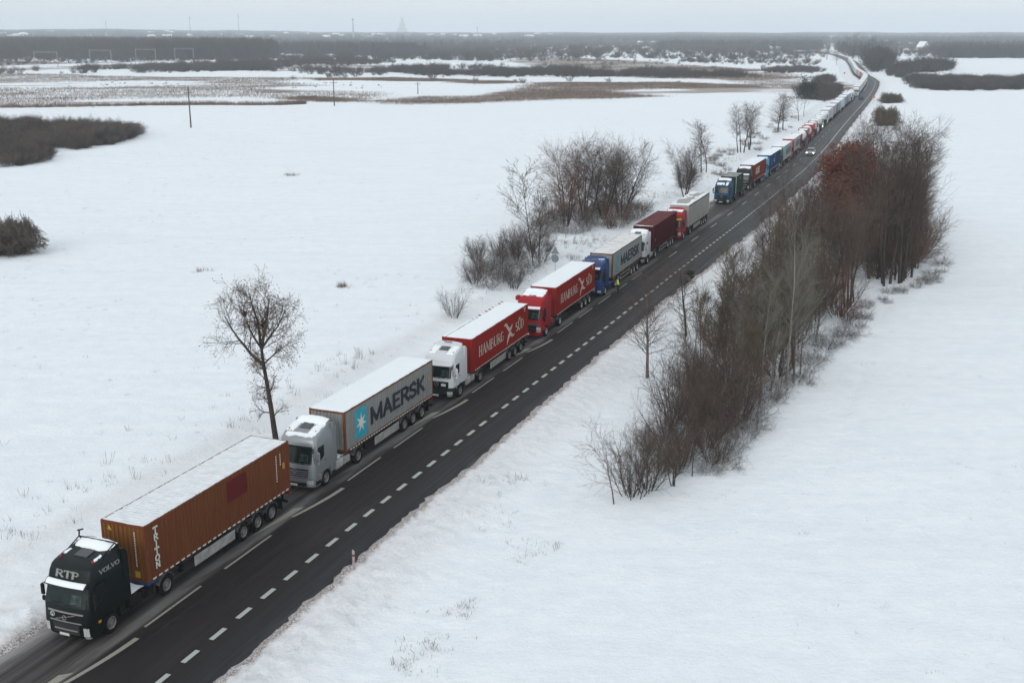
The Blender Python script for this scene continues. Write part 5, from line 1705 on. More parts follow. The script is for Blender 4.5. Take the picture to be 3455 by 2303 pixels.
D = dict
PLANTS = {
 # one central stem, ascending limbs: young roadside tree
 'oval': dict(H=9.5, n=1, r=.11, lean=0, spec=[D(n=34, f0=.24, ang=48, ratio=.34, k=12, wob=.018, trop=.02, taper=.93, rr=.42, shape=.55), D(n=9, f0=.12, ang=38, ratio=.48, k=6, wob=.10, trop=.06, taper=.8, rr=.5, rmin=.008), D(n=4, f0=.2, ang=36, ratio=.55, k=3, wob=.14, trop=.05, taper=.6, rr=.6, rmin=.006), D(k=2, wob=.16, trop=.03, taper=.5, rmin=.005)], lev=3),
 'aspen': dict(H=13, n=1, r=.15, lean=0, spec=[D(n=26, f0=.30, ang=36, ratio=.34, k=14, wob=.022, trop=.01, taper=.93, rr=.40, shape=.45), D(n=9, f0=.15, ang=30, ratio=.42, k=6, wob=.07, trop=.08, taper=.8, rr=.5, rmin=.009), D(n=3, f0=.2, ang=34, ratio=.5, k=3, wob=.12, trop=.05, taper=.6, rr=.6, rmin=.007), D(k=2, wob=.14, trop=.03, taper=.5, rmin=.006)], lev=3),
 'tall': dict(H=15, n=3, r=.14, lean=.16, foot=.7, spec=[D(n=22, f0=.34, ang=40, ratio=.28, k=12, wob=.03, trop=.02, taper=.92, rr=.42, shape=.3), D(n=9, f0=.12, ang=40, ratio=.46, k=5, wob=.10, trop=.05, taper=.8, rr=.5, rmin=.010), D(n=4, f0=.2, ang=38, ratio=.55, k=3, wob=.14, trop=.03, taper=.6, rr=.6, rmin=.008), D(k=2, wob=.16, trop=.02, taper=.5, rmin=.007)], lev=3),
 'willow': dict(H=8.5, n=4, r=.13, lean=.30, foot=.3, spec=[D(n=17, f0=.20, ang=42, ratio=.46, k=9, wob=.06, trop=.03, taper=.9, rr=.45, shape=.3), D(n=12, f0=.10, ang=38, ratio=.50, k=5, wob=.09, trop=.02, taper=.8, rr=.5, rmin=.009), D(n=4, f0=.15, ang=38, ratio=.55, k=3, wob=.15, trop=.03, taper=.6, rr=.6, rmin=.007), D(k=2, wob=.16, trop=.02, taper=.5, rmin=.006)], lev=3),
 'shrub': dict(H=4.6, n=15, r=.045, lean=.75, foot=.8, spec=[D(n=11, f0=.12, ang=32, ratio=.42, k=6, wob=.09, trop=.05, taper=.85, rr=.5, shape=.2, rmin=.01), D(n=6, f0=.1, ang=36, ratio=.5, k=3, wob=.13, trop=.04, taper=.7, rr=.55, rmin=.008), D(n=3, f0=.2, ang=36, ratio=.55, k=2, wob=.16, trop=.02, taper=.5, rr=.6, rmin=.007), D(k=2, wob=.16, trop=.0, taper=.5, rmin=.006)], lev=2),
 'thick': dict(H=4.2, n=22, r=.040, lean=.95, foot=1.3, spec=[D(n=13, f0=.08, ang=36, ratio=.38, k=6, wob=.10, trop=.04, taper=.85, rr=.55, shape=.2, rmin=.012), D(n=7, f0=.05, ang=42, ratio=.55, k=3, wob=.15, trop=.03, taper=.6, rr=.6, rmin=.010), D(k=2, wob=.16, trop=.02, taper=.5, rmin=.008)], lev=2),
 'low': dict(H=2.2, n=16, r=.028, lean=1.5, foot=.9, spec=[D(n=9, f0=.1, ang=38, ratio=.42, k=5, wob=.14, trop=-.03, taper=.8, rr=.6, rmin=.012), D(n=5, f0=.1, ang=42, ratio=.55, k=3, wob=.18, trop=-.03, taper=.6, rr=.6, rmin=.010), D(k=2, wob=.16, trop=.0, taper=.5, rmin=.008)], lev=2),
 'sapling': dict(H=3.2, n=1, r=.035, lean=0, spec=[D(n=11, f0=.35, ang=40, ratio=.36, k=8, wob=.05, trop=.02, taper=.85, rr=.5, shape=.3, rmin=.009), D(n=4, f0=.2, ang=38, ratio=.5, k=3, wob=.12, trop=.03, taper=.7, rr=.6, rmin=.007), D(k=2, wob=.16, trop=.0, taper=.5, rmin=.006)], lev=2),
 'spread': dict(H=6.2, n=1, r=.075, lean=0, spec=[D(n=15, f0=.30, ang=52, ratio=.50, k=9, wob=.05, trop=.01, taper=.9, rr=.5, shape=.4, rmin=.01), D(n=7, f0=.2, ang=38, ratio=.46, k=5, wob=.10, trop=.07, taper=.8, rr=.55, rmin=.008), D(n=3, f0=.2, ang=36, ratio=.5, k=3, wob=.12, trop=.03, taper=.6, rr=.6, rmin=.006), D(k=2, wob=.16, trop=.0, taper=.5, rmin=.005)], lev=3),
 'spindle': dict(H=7.5, n=2, r=.06, lean=.12, foot=.5, spec=[D(n=22, f0=.30, ang=30, ratio=.27, k=9, wob=.035, trop=.03, taper=.9, rr=.45, shape=.3, rmin=.01), D(n=6, f0=.15, ang=32, ratio=.5, k=4, wob=.09, trop=.06, taper=.7, rr=.55, rmin=.008), D(n=3, f0=.2, ang=36, ratio=.5, k=2, wob=.14, trop=.02, taper=.5, rr=.6, rmin=.007), D(k=2, wob=.16, trop=.0, taper=.5, rmin=.006)], lev=3),
 # coarse ones for far away
 'far_bush': dict(H=4.0, n=12, r=.07, lean=.9, foot=1.0, spec=[D(n=7, f0=.08, ang=38, ratio=.45, k=4, wob=.10, trop=.03, taper=.7, rr=.7, rmin=.04), D(n=3, f0=.1, ang=42, ratio=.5, k=2, wob=.15, trop=.02, taper=.5, rr=.7, rmin=.03), D(k=1, wob=.16, trop=.0, taper=.4, rmin=.025)], lev=2),
 'far_tree': dict(H=16, n=1, r=.22, lean=0, spec=[D(n=34, f0=.14, ang=48, ratio=.40, k=7, wob=.02, trop=.0, taper=.85, rr=.45, shape=.3, rmin=.06), D(n=6, f0=.1, ang=40, ratio=.5, k=3, wob=.10, trop=.04, taper=.6, rr=.7, rmin=.05), D(n=2, f0=.2, ang=40, ratio=.5, k=1, wob=.15, trop=.02, taper=.4, rr=.7, rmin=.04), D(k=1, wob=.16, trop=.0, taper=.4, rmin=.035)], lev=3),
}

PM = {}
def plant_mesh(kind, seed, mtrunk, mcrown, extra=None):
    key = (kind, seed, mtrunk.name, mcrown.name, extra)
    if key in PM: return PM[key]
    gk = ('g', kind, seed)
    if gk not in PM:
        q = PLANTS[kind]
        PM[gk] = stems(seed * 37 + len(kind), q['H'], q['n'], q['r'], q['spec'], q['lev'], q.get('lean', .2), q.get('foot', .2))
    g = PM[gk]
    thick = [s for s in g.seg if s[8] == 0]; thin = [s for s in g.seg if s[8] > 0]
    V, Q = prisms(thick, 6 if kind in ('oval', 'aspen', 'tall', 'spread') else 4)
    tm = np_mesh(kind + "_trunk", V, Q, mtrunk, smooth=True)
    V, Q = prisms(thin, 3)
    cm = np_mesh(kind + "_crown", V, Q, mcrown)
    top = max(s[5] for s in g.seg)
    PM[key] = (tm, cm, top, g)
    return PM[key]

def plant(name, label, cat, kind, seed, xy, H, mtrunk, mcrown, group=None, rz=None, lean=(0, 0), wide=1.0, z=None):
    tm, cm, top, g = plant_mesh(kind, seed, mtrunk, mcrown)
    s = H / top
    x, y = float(xy[0]), float(xy[1])
    o = thing(name, label, cat, (x, y, terrain_z(x, y) if z is None else z), rnd.uniform(0, 6.28) if rz is None else rz, group)
    o.scale = (s * wide, s * wide, s)
    o.rotation_euler[0] = lean[0]; o.rotation_euler[1] = lean[1]
    link("trunk" if PLANTS[kind]['n'] == 1 else "stems", tm, o)
    c = link("crown", cm, o)
    return o

def PD(x, y): return G(x * 1.469, y * 1.469)
def HT(x, yb, yt): return (yb - yt) * 1.469 * PXM(PD(x, yb)) / .955

# ---- the leaning tree with withered leaves on the left verge
def leafy_tree():
    xy = PD(633, 998)
    g = Grow(5)
    sp = [D(n=16, f0=.26, ang=62, ratio=.24, k=12, wob=.018, trop=.0, taper=.55, rr=.28, shape=0, rmin=.02),
          D(n=7, f0=.2, ang=40, ratio=.5, k=6, wob=.12, trop=.05, taper=.8, rr=.55, rmin=.012),
          D(n=4, f0=.2, ang=40, ratio=.5, k=3, wob=.16, trop=.02, taper=.6, rr=.6, rmin=.009), D(k=2, wob=.18, trop=.0, taper=.5, rmin=.007)]
    lx = -.055
    g.run((0, 0, -.2), (lx, .03, 1), 6.3, .24, 0, sp, 3)
    tip = [s for s in g.seg if s[8] == 0][-1]
    top = tip[3:6]; fork = [s for s in g.seg if s[8] == 0][-3][3:6]
    limb = [D(n=10, f0=.22, ang=48, ratio=.48, k=7, wob=.08, trop=.03, taper=.8, rr=.5, rmin=.014), D(n=8, f0=.15, ang=42, ratio=.5, k=5, wob=.14, trop=.03, taper=.8, rr=.55, rmin=.011), D(n=4, f0=.2, ang=42, ratio=.5, k=3, wob=.18, trop=.0, taper=.6, rr=.6, rmin=.009), D(k=2, wob=.18, trop=-.02, taper=.5, rmin=.007)]
    for o, d, L, r in ((top, (-.25, .1, 1), 3.6, .13), (top, (.25, -.15, 1), 3.5, .14), (fork, (-1, .1, .65), 4.2, .13), (top, (.9, .2, .75), 3.1, .10), (top, (-.6, -.4, .9), 3.2, .09), (fork, (.8, -.5, .6), 2.6, .07), (top, (.1, .8, .8), 2.8, .08)):
        n = math.sqrt(sum(c * c for c in d))
        g.run(o, tuple(c / n for c in d), L, r, 0, limb, 3)
    o = thing("leafy_tree", "leaning tree with withered brown leaves and mistletoe clumps beside the silver truck", "tree", (xy[0], xy[1], terrain_z(*xy)), 0)
    o.scale = (.86, .86, 1.04)
    V, Q = prisms([s for s in g.seg if s[8] == 0], 7)
    link("trunk", np_mesh("leafy_trunk", V, Q, B_DARK, smooth=True), o)
    V, Q = prisms([s for s in g.seg if s[8] > 0], 3)
    cr = link("crown", np_mesh("leafy_crown", V, Q, B_TWIG), o)
    tips = [t for t in g.tips if t[2] > 4.6] or g.tips
    V, Q = leaf_quads(tips, .055, 3600, 3, .16)
    link("leaves", np_mesh("withered_leaves", V, Q, M_LEAF), cr, kind='stuff')
    V, Q = leaf_quads([t for t in g.tips if t[2] < 4.8] or g.tips, .06, 260, 4, .1)
    link("lower_leaves", np_mesh("withered_leaves_low", V, Q, M_LEAF), cr, kind='stuff')
    for i, (px, pz, rr) in enumerate(((top[0] + .32, top[2] + 1.5, .30), (top[0] - 1.1, top[2] + 2.2, .20))):
        V, Q = mistle(rr, 10 + i)
        m = link("mistletoe", np_mesh("mistletoe_ball", V, Q, M_MISTLE), cr); m.location = (px, top[1], pz)
def mistle(r, seed):
    R = random.Random(seed); seg = []
    for i in range(230):
        d = Vector((R.gauss(0, 1), R.gauss(0, 1), R.gauss(0, 1))).normalized()
        a = d * r * .15; b = d * r * R.uniform(.75, 1.05)
        seg.append((*a, *b, .014, .022, 0, 0))
    return prisms(seg, 3)
leafy_tree()

# ---- trees left of the road
LG = None
def T_(name, label, kind, seed, x, yb, yt, mt, mc, **k):
    return plant(name, label, k.pop('cat', 'tree'), kind, seed, PD(x, yb), HT(x, yb, yt), mt, mc, **k)
T_("shrub", "small bare shrub alone on the left verge, in front of the snowy thicket", 'shrub', 3, 1043, 727, 648, B_SNOWB, B_SNOWY, cat='shrub', wide=.9)
T_("bare_tree", "tall thin bare tree above the thicket nearest the road sign", 'spindle', 1, 1238, 612, 372, B_DARK, B_TWIG, wide=1.5)
T_("bare_tree", "bare tree at the near left end of the snowy thicket", 'willow', 1, 1185, 610, 500, B_DARK, B_TWIG, wide=.8)
T_("bare_tree", "slender bare tree among bushes, left of the thicket by the sign", 'spindle', 2, 1150, 640, 535, B_DARK, B_TWIG)
T_("bare_tree", "large round-crowned bare willow, leftmost of the big group beside the white truck", 'willow', 2, 1300, 520, 314, B_DARK, B_BROWN, wide=.95)
T_("bare_tree", "large bare willow in the middle of the group left of the road", 'willow', 3, 1345, 512, 303, B_DARK, B_TWIG, wide=.95)
T_("bare_tree", "large bare willow, third in the group left of the road", 'willow', 1, 1385, 505, 308, B_DARK, B_GREY, wide=.9)
T_("bare_tree", "rightmost bare willow of the group, standing a little apart", 'willow', 4, 1425, 500, 318, B_DARK, B_TWIG, wide=1.0)
T_("bare_tree", "bare tree with a dense dark skirt of twigs behind the grey curtain trailer", 'willow', 5, 1572, 452, 318, B_DARK, B_TWIG, wide=.95)
T_("shrub", "dense dark bush wrapped round the foot of the tree behind the grey trailer", 'thick', 2, 1572, 436, 370, B_DARK, B_TWIG, cat='shrub', wide=.72)
T_("bare_tree", "twin-stemmed slim bare tree behind the blue truck after the gap", 'spindle', 3, 1621, 401, 286, B_DARK, B_TWIG, wide=1.5)
T_("bare_tree", "small crooked tree between the twin-stemmed tree and the trunk cluster", 'sapling', 2, 1673, 370, 334, B_DARK, B_TWIG, wide=1.3)
T_("bare_tree", "tight cluster of many straight trunks left of the red container truck", 'tall', 1, 1701, 353, 243, B_DARK, B_TWIG, wide=1.35)
T_("bare_tree", "bare multi-trunk tree right behind the tight trunk cluster", 'tall', 2, 1720, 346, 240, B_DARK, B_TWIG, wide=1.3)
T_("bare_tree", "pair of bare roadside trees before the evergreen-topped one, left one", 'oval', 2, 1786, 304, 218, B_DARK, B_TWIG, wide=1.9)
T_("bare_tree", "pair of bare roadside trees before the evergreen-topped one, right one", 'oval', 1, 1798, 300, 222, B_DARK, B_TWIG, wide=1.8)
T_("bare_tree", "forked roadside tree below the dark ivy-clad crown", 'spread', 1, 1834, 278, 208, B_DARK, B_TWIG, wide=1.4)
T_("bare_tree", "thin sapling in the snow left of the white trailer roof", 'sapling', 1, 1500, 466, 440, B_DARK, B_TWIG)
T_("bare_tree", "thin sapling right of the small crooked tree", 'sapling', 3, 1659, 362, 338, B_DARK, B_TWIG)
T_("bare_tree", "bare tree standing in the fork between the two far roads", 'oval', 1, 1921, 150, 118, B_FAR, B_FAR, wide=1.3)
T_("bare_tree", "tree group at the roadside just before the far row of trucks", 'tall', 2, 1899, 138, 100, B_FAR, B_FAR)
# dark crown (ivy or pine) on a tall stem
def ivy_tree():
    xy = PD(1846, 268); H = HT(1846, 268, 184)
    o = thing("pine_tree", "tall tree with a dark evergreen crown on the left roadside, among bare trees", "tree", (xy[0], xy[1], terrain_z(*xy)), 1.0)
    tm, cm, top, g = plant_mesh('spread', 3, B_DARK, B_TWIG)
    s = H / top; o.scale = (s * .85, s * .85, s)
    link("trunk", tm, o); c = link("crown", cm, o)
    tips = [t for t in g.tips if t[2] > top * .45]
    V, Q = leaf_quads(tips, .13, 3600, 8, .30)
    link("needles", np_mesh("needles", V, Q, M_PINE), c, kind='stuff')
ivy_tree()

def scatter_in(poly, n, seed, mind=0):
    R = np.random.default_rng(seed); P = np.array(poly)
    lo, hi = P.min(0), P.max(0); out = []
    for _ in range(60):
        c = R.uniform(lo, hi, (n * 3, 2)); c = c[in_poly(c, poly)]
        for q in c:
            if mind and out and min((q[0] - o[0]) ** 2 + (q[1] - o[1]) ** 2 for o in out) < mind * mind: continue
            out.append(q)
            if len(out) >= n: return np.array(out)
    return np.array(out)

# snowy thickets between the field and the road
TH1 = GP([(1068, 655), (1085, 600), (1150, 575), (1235, 570), (1285, 585), (1262, 610), (1215, 640), (1180, 672), (1120, 672)])
for i, q in enumerate(scatter_in(TH1, 30, 4, 1.2)):
    d = TO_ST([q])[0][1]
    if d > -9.5: continue
    lowk = i % 2 == 0
    plant("thicket_shrub", "snow-dusted tangled shrub in the thicket left of the red truck", "shrub", 'low' if lowk else 'shrub', 1 + i % 3, q, rnd.uniform(1.5, 2.2) if lowk else rnd.uniform(2.6, 4.4), B_SNOWB, B_SNOWY if lowk else (B_SNOWB if i % 3 else B_TWIG), group="snow-dusted shrubs of the near left thicket")
TH2 = GP([(1235, 545), (1240, 510), (1290, 492), (1400, 480), (1475, 480), (1480, 500), (1430, 522), (1360, 535), (1280, 540)])
for i, q in enumerate(scatter_in(TH2, 34, 6, 2.0)):
    k = ('low', 'shrub', 'low', 'shrub')[i % 4]
    plant("thicket_shrub", "tangled shrub under the big willows left of the road", "shrub", k, 1 + i % 3, q, {'low': 2.3, 'shrub': 3.9, 'thick': 3.0}[k] * rnd.uniform(.75, 1.15), B_SNOWB, (B_SNOWY, B_BROWN, B_TWIG, B_SNOWB)[i % 4] if k != 'low' else B_SNOWY, group="shrubs under the big willows")
# weedy young growth along the left verge further on
for i in range(34):
    S = 175 + i * 4.8 + rnd.uniform(-2, 2); T = -13.5 - rnd.uniform(0, 7)
    plant("verge_shrub", "low scrubby growth along the far left verge", "shrub", 'low', 1 + i % 3, RP(S, T), rnd.uniform(.7, 1.7), B_SNOWB, B_TWIG if i % 2 else B_SNOWY, group="low scrub along the far left verge")

# ---- the two single trees right of the road
T_("bare_tree", "slender bare tree on the right verge, nearer of the two single ones", 'oval', 1, 1487, 862, 615, B_GREY, B_TWIG, rz=.5, wide=1.6)
mt = T_("mistletoe_tree", "slender bare tree with a green mistletoe ball on the right verge", 'oval', 2, 1576, 768, 552, B_DARK, B_TWIG, rz=2.2, wide=1.5)
for i, (zz, rr, xo) in enumerate(((.66, .36, -.12), (.565, .10, .15), (.62, .14, -.38))):
    V, Q = mistle(rr, 31 + i); top = PM[('oval', 2, B_DARK.name, B_TWIG.name, None)][2]
    m = link("mistletoe", np_mesh("mistletoe_ball", V, Q, M_MISTLE), mt); m.location = (xo, 0, top * zz)

# ---- grove right of the road
T_("bare_tree", "small leaning bare tree at the very front of the right-hand grove", 'spread', 1, 1410, 1158, 940, B_GREY, B_TWIG, rz=.3, lean=(0, -.12))
T_("shrub", "open multi-stemmed shrub at the front of the grove, right of the leaning tree", 'shrub', 2, 1450, 1142, 965, B_DARK, B_TWIG, cat='shrub', wide=.85)
T_("bare_tree", "dark-trunked tree in front of the bushes, near right foot of the grove", 'spread', 3, 1590, 1096, 930, B_DARK, B_TWIG, rz=1.0)
T_("bare_tree", "thin lone sapling in the snow just right of the grove", 'sapling', 1, 1738, 992, 880, B_DARK, B_TWIG)
for i, (x, yb, yt, b, lab) in enumerate(((1806, 888, 470, B_BIRCH, "tallest pale birch in front of the grove's middle"), (1822, 874, 560, B_PALE, "pale aspen right behind the tallest birch"), (1744, 932, 640, B_PALE, "pale slim aspen left of the tallest birch"), (1770, 905, 680, B_PALE, "pale aspen between the slim one and the tallest birch"), (1838, 862, 610, B_PALE, "pale aspen right of the tallest birch"), (1700, 925, 690, B_PALE, "pale aspen deep among the dark shrubs of the grove"), (1790, 868, 600, B_PALE, "pale aspen hidden behind the tallest birch"), (1722, 905, 650, B_PALE, "pale aspen left behind the slim aspen"))):
    T_("aspen_tree", lab, 'aspen', 1 + i % 4, x, yb, yt, b, b if b is B_PALE else B_PALE, wide=1.0, group="pale aspens and birches in the grove")
# tall dark trees at the far right end
for i, (x, yb, yt, lab) in enumerate(((2035, 655, 300, "tall dark tree third from the right end of the grove"), (2065, 650, 290, "tall dark tree at the right end of the grove, highest of them"), (2088, 638, 330, "tall outermost tree at the grove's right end"), (2010, 640, 290, "tall tree left of the highest one at the right end"), (1990, 560, 278, "tall wide-branched tree at the back of the grove"), (2070, 560, 296, "tall tree behind the right end of the grove"), (2105, 520, 310, "tree at the back right corner of the grove"), (1950, 520, 300, "bare tree at the back left of the grove"), (2105, 615, 410, "leaning tree on the right flank of the grove"))):
    T_("tall_tree", lab, 'tall', 1 + i % 3, x, yb, yt, B_DARK, B_TWIG, wide=1.0, group="tall dark trees at the far end of the grove")
# red oak
def red_oak():
    xy = PD(1932, 585); H = HT(1932, 585, 352)
    o = thing("oak_tree", "young oak still covered in rust-red leaves in the back of the grove", "tree", (xy[0], xy[1], terrain_z(*xy)), .4)
    tm, cm, top, g = plant_mesh('oval', 3, B_DARK, B_TWIG)
    s = H / top; o.scale = (s * 1.25, s * 1.25, s)
    link("trunk", tm, o); c = link("crown", cm, o)
    V, Q = leaf_quads([t for t in g.tips if t[2] > top * .25], .13, 15000, 18, .34)
    link("leaves", np_mesh("rust_red_leaves", V, Q, M_LEAFR), c, kind='stuff')
    xy = PD(1945, 745)
    o = thing("leafy_shrub", "low shrub with red-brown leaves on the right edge of the grove", "shrub", (xy[0], xy[1], terrain_z(*xy)), .4)
    tm, cm, top, g = plant_mesh('shrub', 2, B_DARK, B_BROWN); o.scale = (.55, .55, .5)
    link("stems", tm, o); c = link("crown", cm, o)
    V, Q = leaf_quads(g.tips, .09, 500, 19, .2); link("leaves", np_mesh("red_shrub_leaves", V, Q, M_LEAFR), c, kind='stuff')
red_oak()
FRONT = GP([(1468, 1128), (1480, 1060), (1530, 990), (1570, 940), (1660, 930), (1700, 960), (1680, 1010), (1650, 1070), (1600, 1110), (1540, 1128)])
for i, q in enumerate(scatter_in(FRONT, 21, 12, 1.45)):
    y = q[1]
    k = 'willow' if i % 5 == 4 else 'shrub'
    plant("grove_shrub", "dense dark leafless shrub in the front part of the right-hand grove", "shrub", k, 1 + i % 3, q, (rnd.uniform(2.6, 4.1) if y < 68 else rnd.uniform(3.8, 6.2)), B_DARK, (B_TWIG, B_GREY, B_TWIG, B_TWIG)[i % 4], group="dark shrubs in the front of the grove", wide=.9)
MIDP = GP([(1570, 930), (1590, 850), (1650, 775), (1740, 700), (1830, 650), (1900, 700), (1880, 790), (1840, 850), (1760, 900), (1700, 935)])
for i, q in enumerate(scatter_in(MIDP, 62, 15, 1.4)):
    st = TO_ST([q])[0]
    k = ('shrub', 'spindle', 'spindle', 'spindle', 'shrub')[i % 5]
    H = {'shrub': 4.4, 'spindle': 8.2, 'thick': 4.2}[k] * rnd.uniform(.8, 1.2)
    if st[1] < 7.5 and k == 'spindle': H *= .75
    plant("grove_tree" if k == 'spindle' else "grove_shrub", "thin bare tree in the middle of the right-hand grove" if k == 'spindle' else "leafless brown shrub in the middle of the right-hand grove", "tree" if k == 'spindle' else "shrub", k, 1 + i % 3, q, H, B_GREY if k == 'spindle' else B_DARK, (B_TWIG, B_GREY, B_TWIG, B_OLIVE, B_BROWN)[i % 5], group="thin bare trees in the middle of the grove" if k == 'spindle' else "brown shrubs in the middle of the grove")
BACK = GP([(1740, 690), (1800, 620), (1870, 560), (1930, 500), (2000, 470), (2060, 470), (2100, 520), (2110, 600), (2090, 640), (2030, 660), (1980, 700), (1930, 735), (1880, 720)])
for i, q in enumerate(scatter_in(BACK, 104, 17, 2.0)):
    st = TO_ST([q])[0]
    k = ('shrub', 'spindle', 'thick', 'tall', 'spindle', 'shrub')[i % 6]
    if abs(q[0] - PD(1935, 620)[0]) < 3.2 and PD(1932, 700)[1] < q[1] < PD(1932, 585)[1] and k != 'thick': continue
    if st[1] < 9 and k in ('tall', 'willow'): k = 'spindle'
    H = {'shrub': 6, 'spindle': 9.5, 'thick': 4.6, 'tall': 11.5, 'willow': 8.0}[k] * rnd.uniform(.8, 1.15)
    tr = k in ('spindle', 'tall', 'willow')
    if tr and k == 'tall': k2 = 1 + i % 3
    plant("grove_tree" if tr else "grove_shrub", "bare brown tree in the dense back part of the right-hand grove" if tr else "brown shrub in the dense back part of the right-hand grove", "tree" if tr else "shrub", k, 1 + i % 3, q, H, B_DARK, (B_BROWN, B_BROWN, B_TWIG, B_TWIG, B_GREY, B_BROWN)[i % 6], group="bare trees in the back of the grove" if tr else "brown shrubs in the back of the grove")
# snow-dusted low edge growth on the field side
for i in range(40):
    pts = [(1640, 1095), (1700, 1010), (1760, 930), (1850, 855), (1920, 790), (1985, 720), (2050, 680), (2130, 650), (2165, 615)]
    t = i / 39 * (len(pts) - 1.001); a = int(t); f = t - a
    x = pts[a][0] + (pts[a + 1][0] - pts[a][0]) * f; y = pts[a][1] + (pts[a + 1][1] - pts[a][1]) * f
    plant("edge_shrub", "low snow-dusted scrub on the field side of the grove", "shrub", 'low', 1 + i % 3, PD(x + rnd.uniform(-14, 12), y + rnd.uniform(-12, 10)), rnd.uniform(.7, 1.9), B_SNOWB, B_SNOWY, group="low scrub on the field side of the grove")
for i in range(26):
    S = 70 + i * 5.4; T = rnd.uniform(4.6, 7.5)
    plant("edge_shrub", "thin bare scrub between the grove and the road", "shrub", 'shrub' if i % 2 else 'sapling', 1 + i % 3, RP(S, T), rnd.uniform(1.2, 3.2) * (1 + (S > 110) * .6), B_DARK, B_TWIG, group="thin scrub between the grove and the road", wide=.8)

# ---- round bushes further on
def bush(label, x, yb, yt, wpx, m_, n=4, name="round_bush", snowy=False):
    xy = PD(x, yb); H = HT(x, yb, yt); w = wpx * 1.469 * PXM(xy)
    o = thing(name, label, "bush", (xy[0], xy[1], terrain_z(*xy)), rnd.uniform(0, 6))
    R = random.Random(int(x)); Vs, Qs, off = [], [], 0
    g = PM.setdefault(('bushg', 1), stems(77, 4.4, 26, .05, PLANTS['thick']['spec'], 2, .9, 1.0))
    arr = np.array([s[:10] for s in g.seg])
    top = arr[:, 5].max(); rad = np.percentile(np.hypot(arr[:, 3], arr[:, 4]), 96)
    for j in range(n):
        a = 6.283 * j / n + R.random(); s2 = arr.copy()
        ox, oy = math.cos(a) * w * .22, math.sin(a) * w * .22
        k = R.uniform(.85, 1.0)
        ca, sa = math.cos(a * 3), math.sin(a * 3)
        for c in (0, 3):
            X = s2[:, c].copy(); Y = s2[:, c + 1].copy()
            s2[:, c + 2] *= 1 - .5 * np.minimum(np.hypot(X, Y) / rad, 1) ** 2
            s2[:, c] = (X * ca - Y * sa) * (w * .34 / rad) + ox; s2[:, c + 1] = (X * sa + Y * ca) * (w * .34 / rad) + oy; s2[:, c + 2] *= H / top * k
        s2[:, 6:8] = np.maximum(s2[:, 6:8], .022)
        V, Q = prisms(s2.tolist(), 3); Vs.append(V); Qs.append(Q + off); off += len(V)
    link("crown", np_mesh("bush_crown", np.concatenate(Vs), np.concatenate(Qs), m_), o)
    mb = MB()
    for j in range(5): mb.tube((0, 0, -.1), (R.uniform(-w, w) * .2, R.uniform(-w, w) * .2, H * .5), .09, .03, 5)
    mb.build("stems", B_DARK, o)
    return o
bush("dense round dark bush on the right, farther of the two by the road", 2047, 236, 207, 50, B_OLIVE, 4)
bush("dense round dark bush on the right, nearer of the two by the road", 2033, 288, 234, 60, B_OLIVE, 4)
bush("grey round bush cut by the left edge of the picture", 14, 578, 480, 150, B_GREY, 5)

# ------------------------------------------------------------------ masses nobody could count, spread as copies
def gn_scatter(name, variants, P, rot, scl, sel, kind='stuff', label=None, tint=None):
    """points carrying scale, turn and variant number; each variant is placed by a node group"""
    me = bpy.data.meshes.new(name)
    me.vertices.add(len(P)); me.vertices.foreach_set('co', np.asarray(P, np.float32).ravel())
    for nm, A, ty in (("turn", rot, 'FLOAT'), ("size", scl, 'FLOAT'), ("which", sel, 'INT')):
        at = me.attributes.new(nm, ty, 'POINT'); at.data.foreach_set('value', np.asarray(A, np.float32 if ty == 'FLOAT' else np.int32))
    o = link(name, me, None, label, None, None, kind)
    ng = bpy.data.node_groups.new(name, 'GeometryNodeTree')
    ng.interface.new_socket("Geometry", in_out='INPUT', socket_type='NodeSocketGeometry')
    ng.interface.new_socket("Geometry", in_out='OUTPUT', socket_type='NodeSocketGeometry')
    n, l = ng.nodes, ng.links
    gi, go, jn = n.new("NodeGroupInput"), n.new("NodeGroupOutput"), n.new("GeometryNodeJoinGeometry")
    def att(nm, ty):
        a = n.new("GeometryNodeInputNamedAttribute"); a.data_type = ty; a.inputs['Name'].default_value = nm; return a.outputs[0]
    tr, sz, wh = att("turn", 'FLOAT'), att("size", 'FLOAT'), att("which", 'INT')
    cx = n.new("ShaderNodeCombineXYZ"); l.new(tr, cx.inputs[2])
    for i, vo in enumerate(variants):
        ip = n.new("GeometryNodeInstanceOnPoints")
        oi = n.new("GeometryNodeObjectInfo"); oi.inputs['Object'].default_value = vo; oi.inputs['As Instance'].default_value = True
        cm = n.new("FunctionNodeCompare"); cm.data_type = 'INT'; cm.operation = 'EQUAL'
        l.new(wh, cm.inputs[2]); cm.inputs[3].default_value = i
        l.new(gi.outputs[0], ip.inputs['Points']); l.new(cm.outputs[0], ip.inputs['Selection']); l.new(oi.outputs['Geometry'], ip.inputs['Instance'])
        l.new(cx.outputs[0], ip.inputs['Rotation']); l.new(sz, ip.inputs['Scale']); l.new(ip.outputs[0], jn.inputs[0])
    l.new(jn.outputs[0], go.inputs[0])
    md = o.modifiers.new("spread", 'NODES'); md.node_group = ng
    return o
def variant(kind, seed, m_):
    q = PLANTS[kind]
    g = stems(seed * 91 + 3, q['H'], q['n'], q['r'], q['spec'], q['lev'], q.get('lean', .2), q.get('foot', .2))
    V, Q = prisms(g.seg, 3)
    top = V[:, 2].max(); V = V / top
    o = bpy.data.objects.new(kind + "_source", np_mesh(kind + "_source", V, Q, m_))
    return o
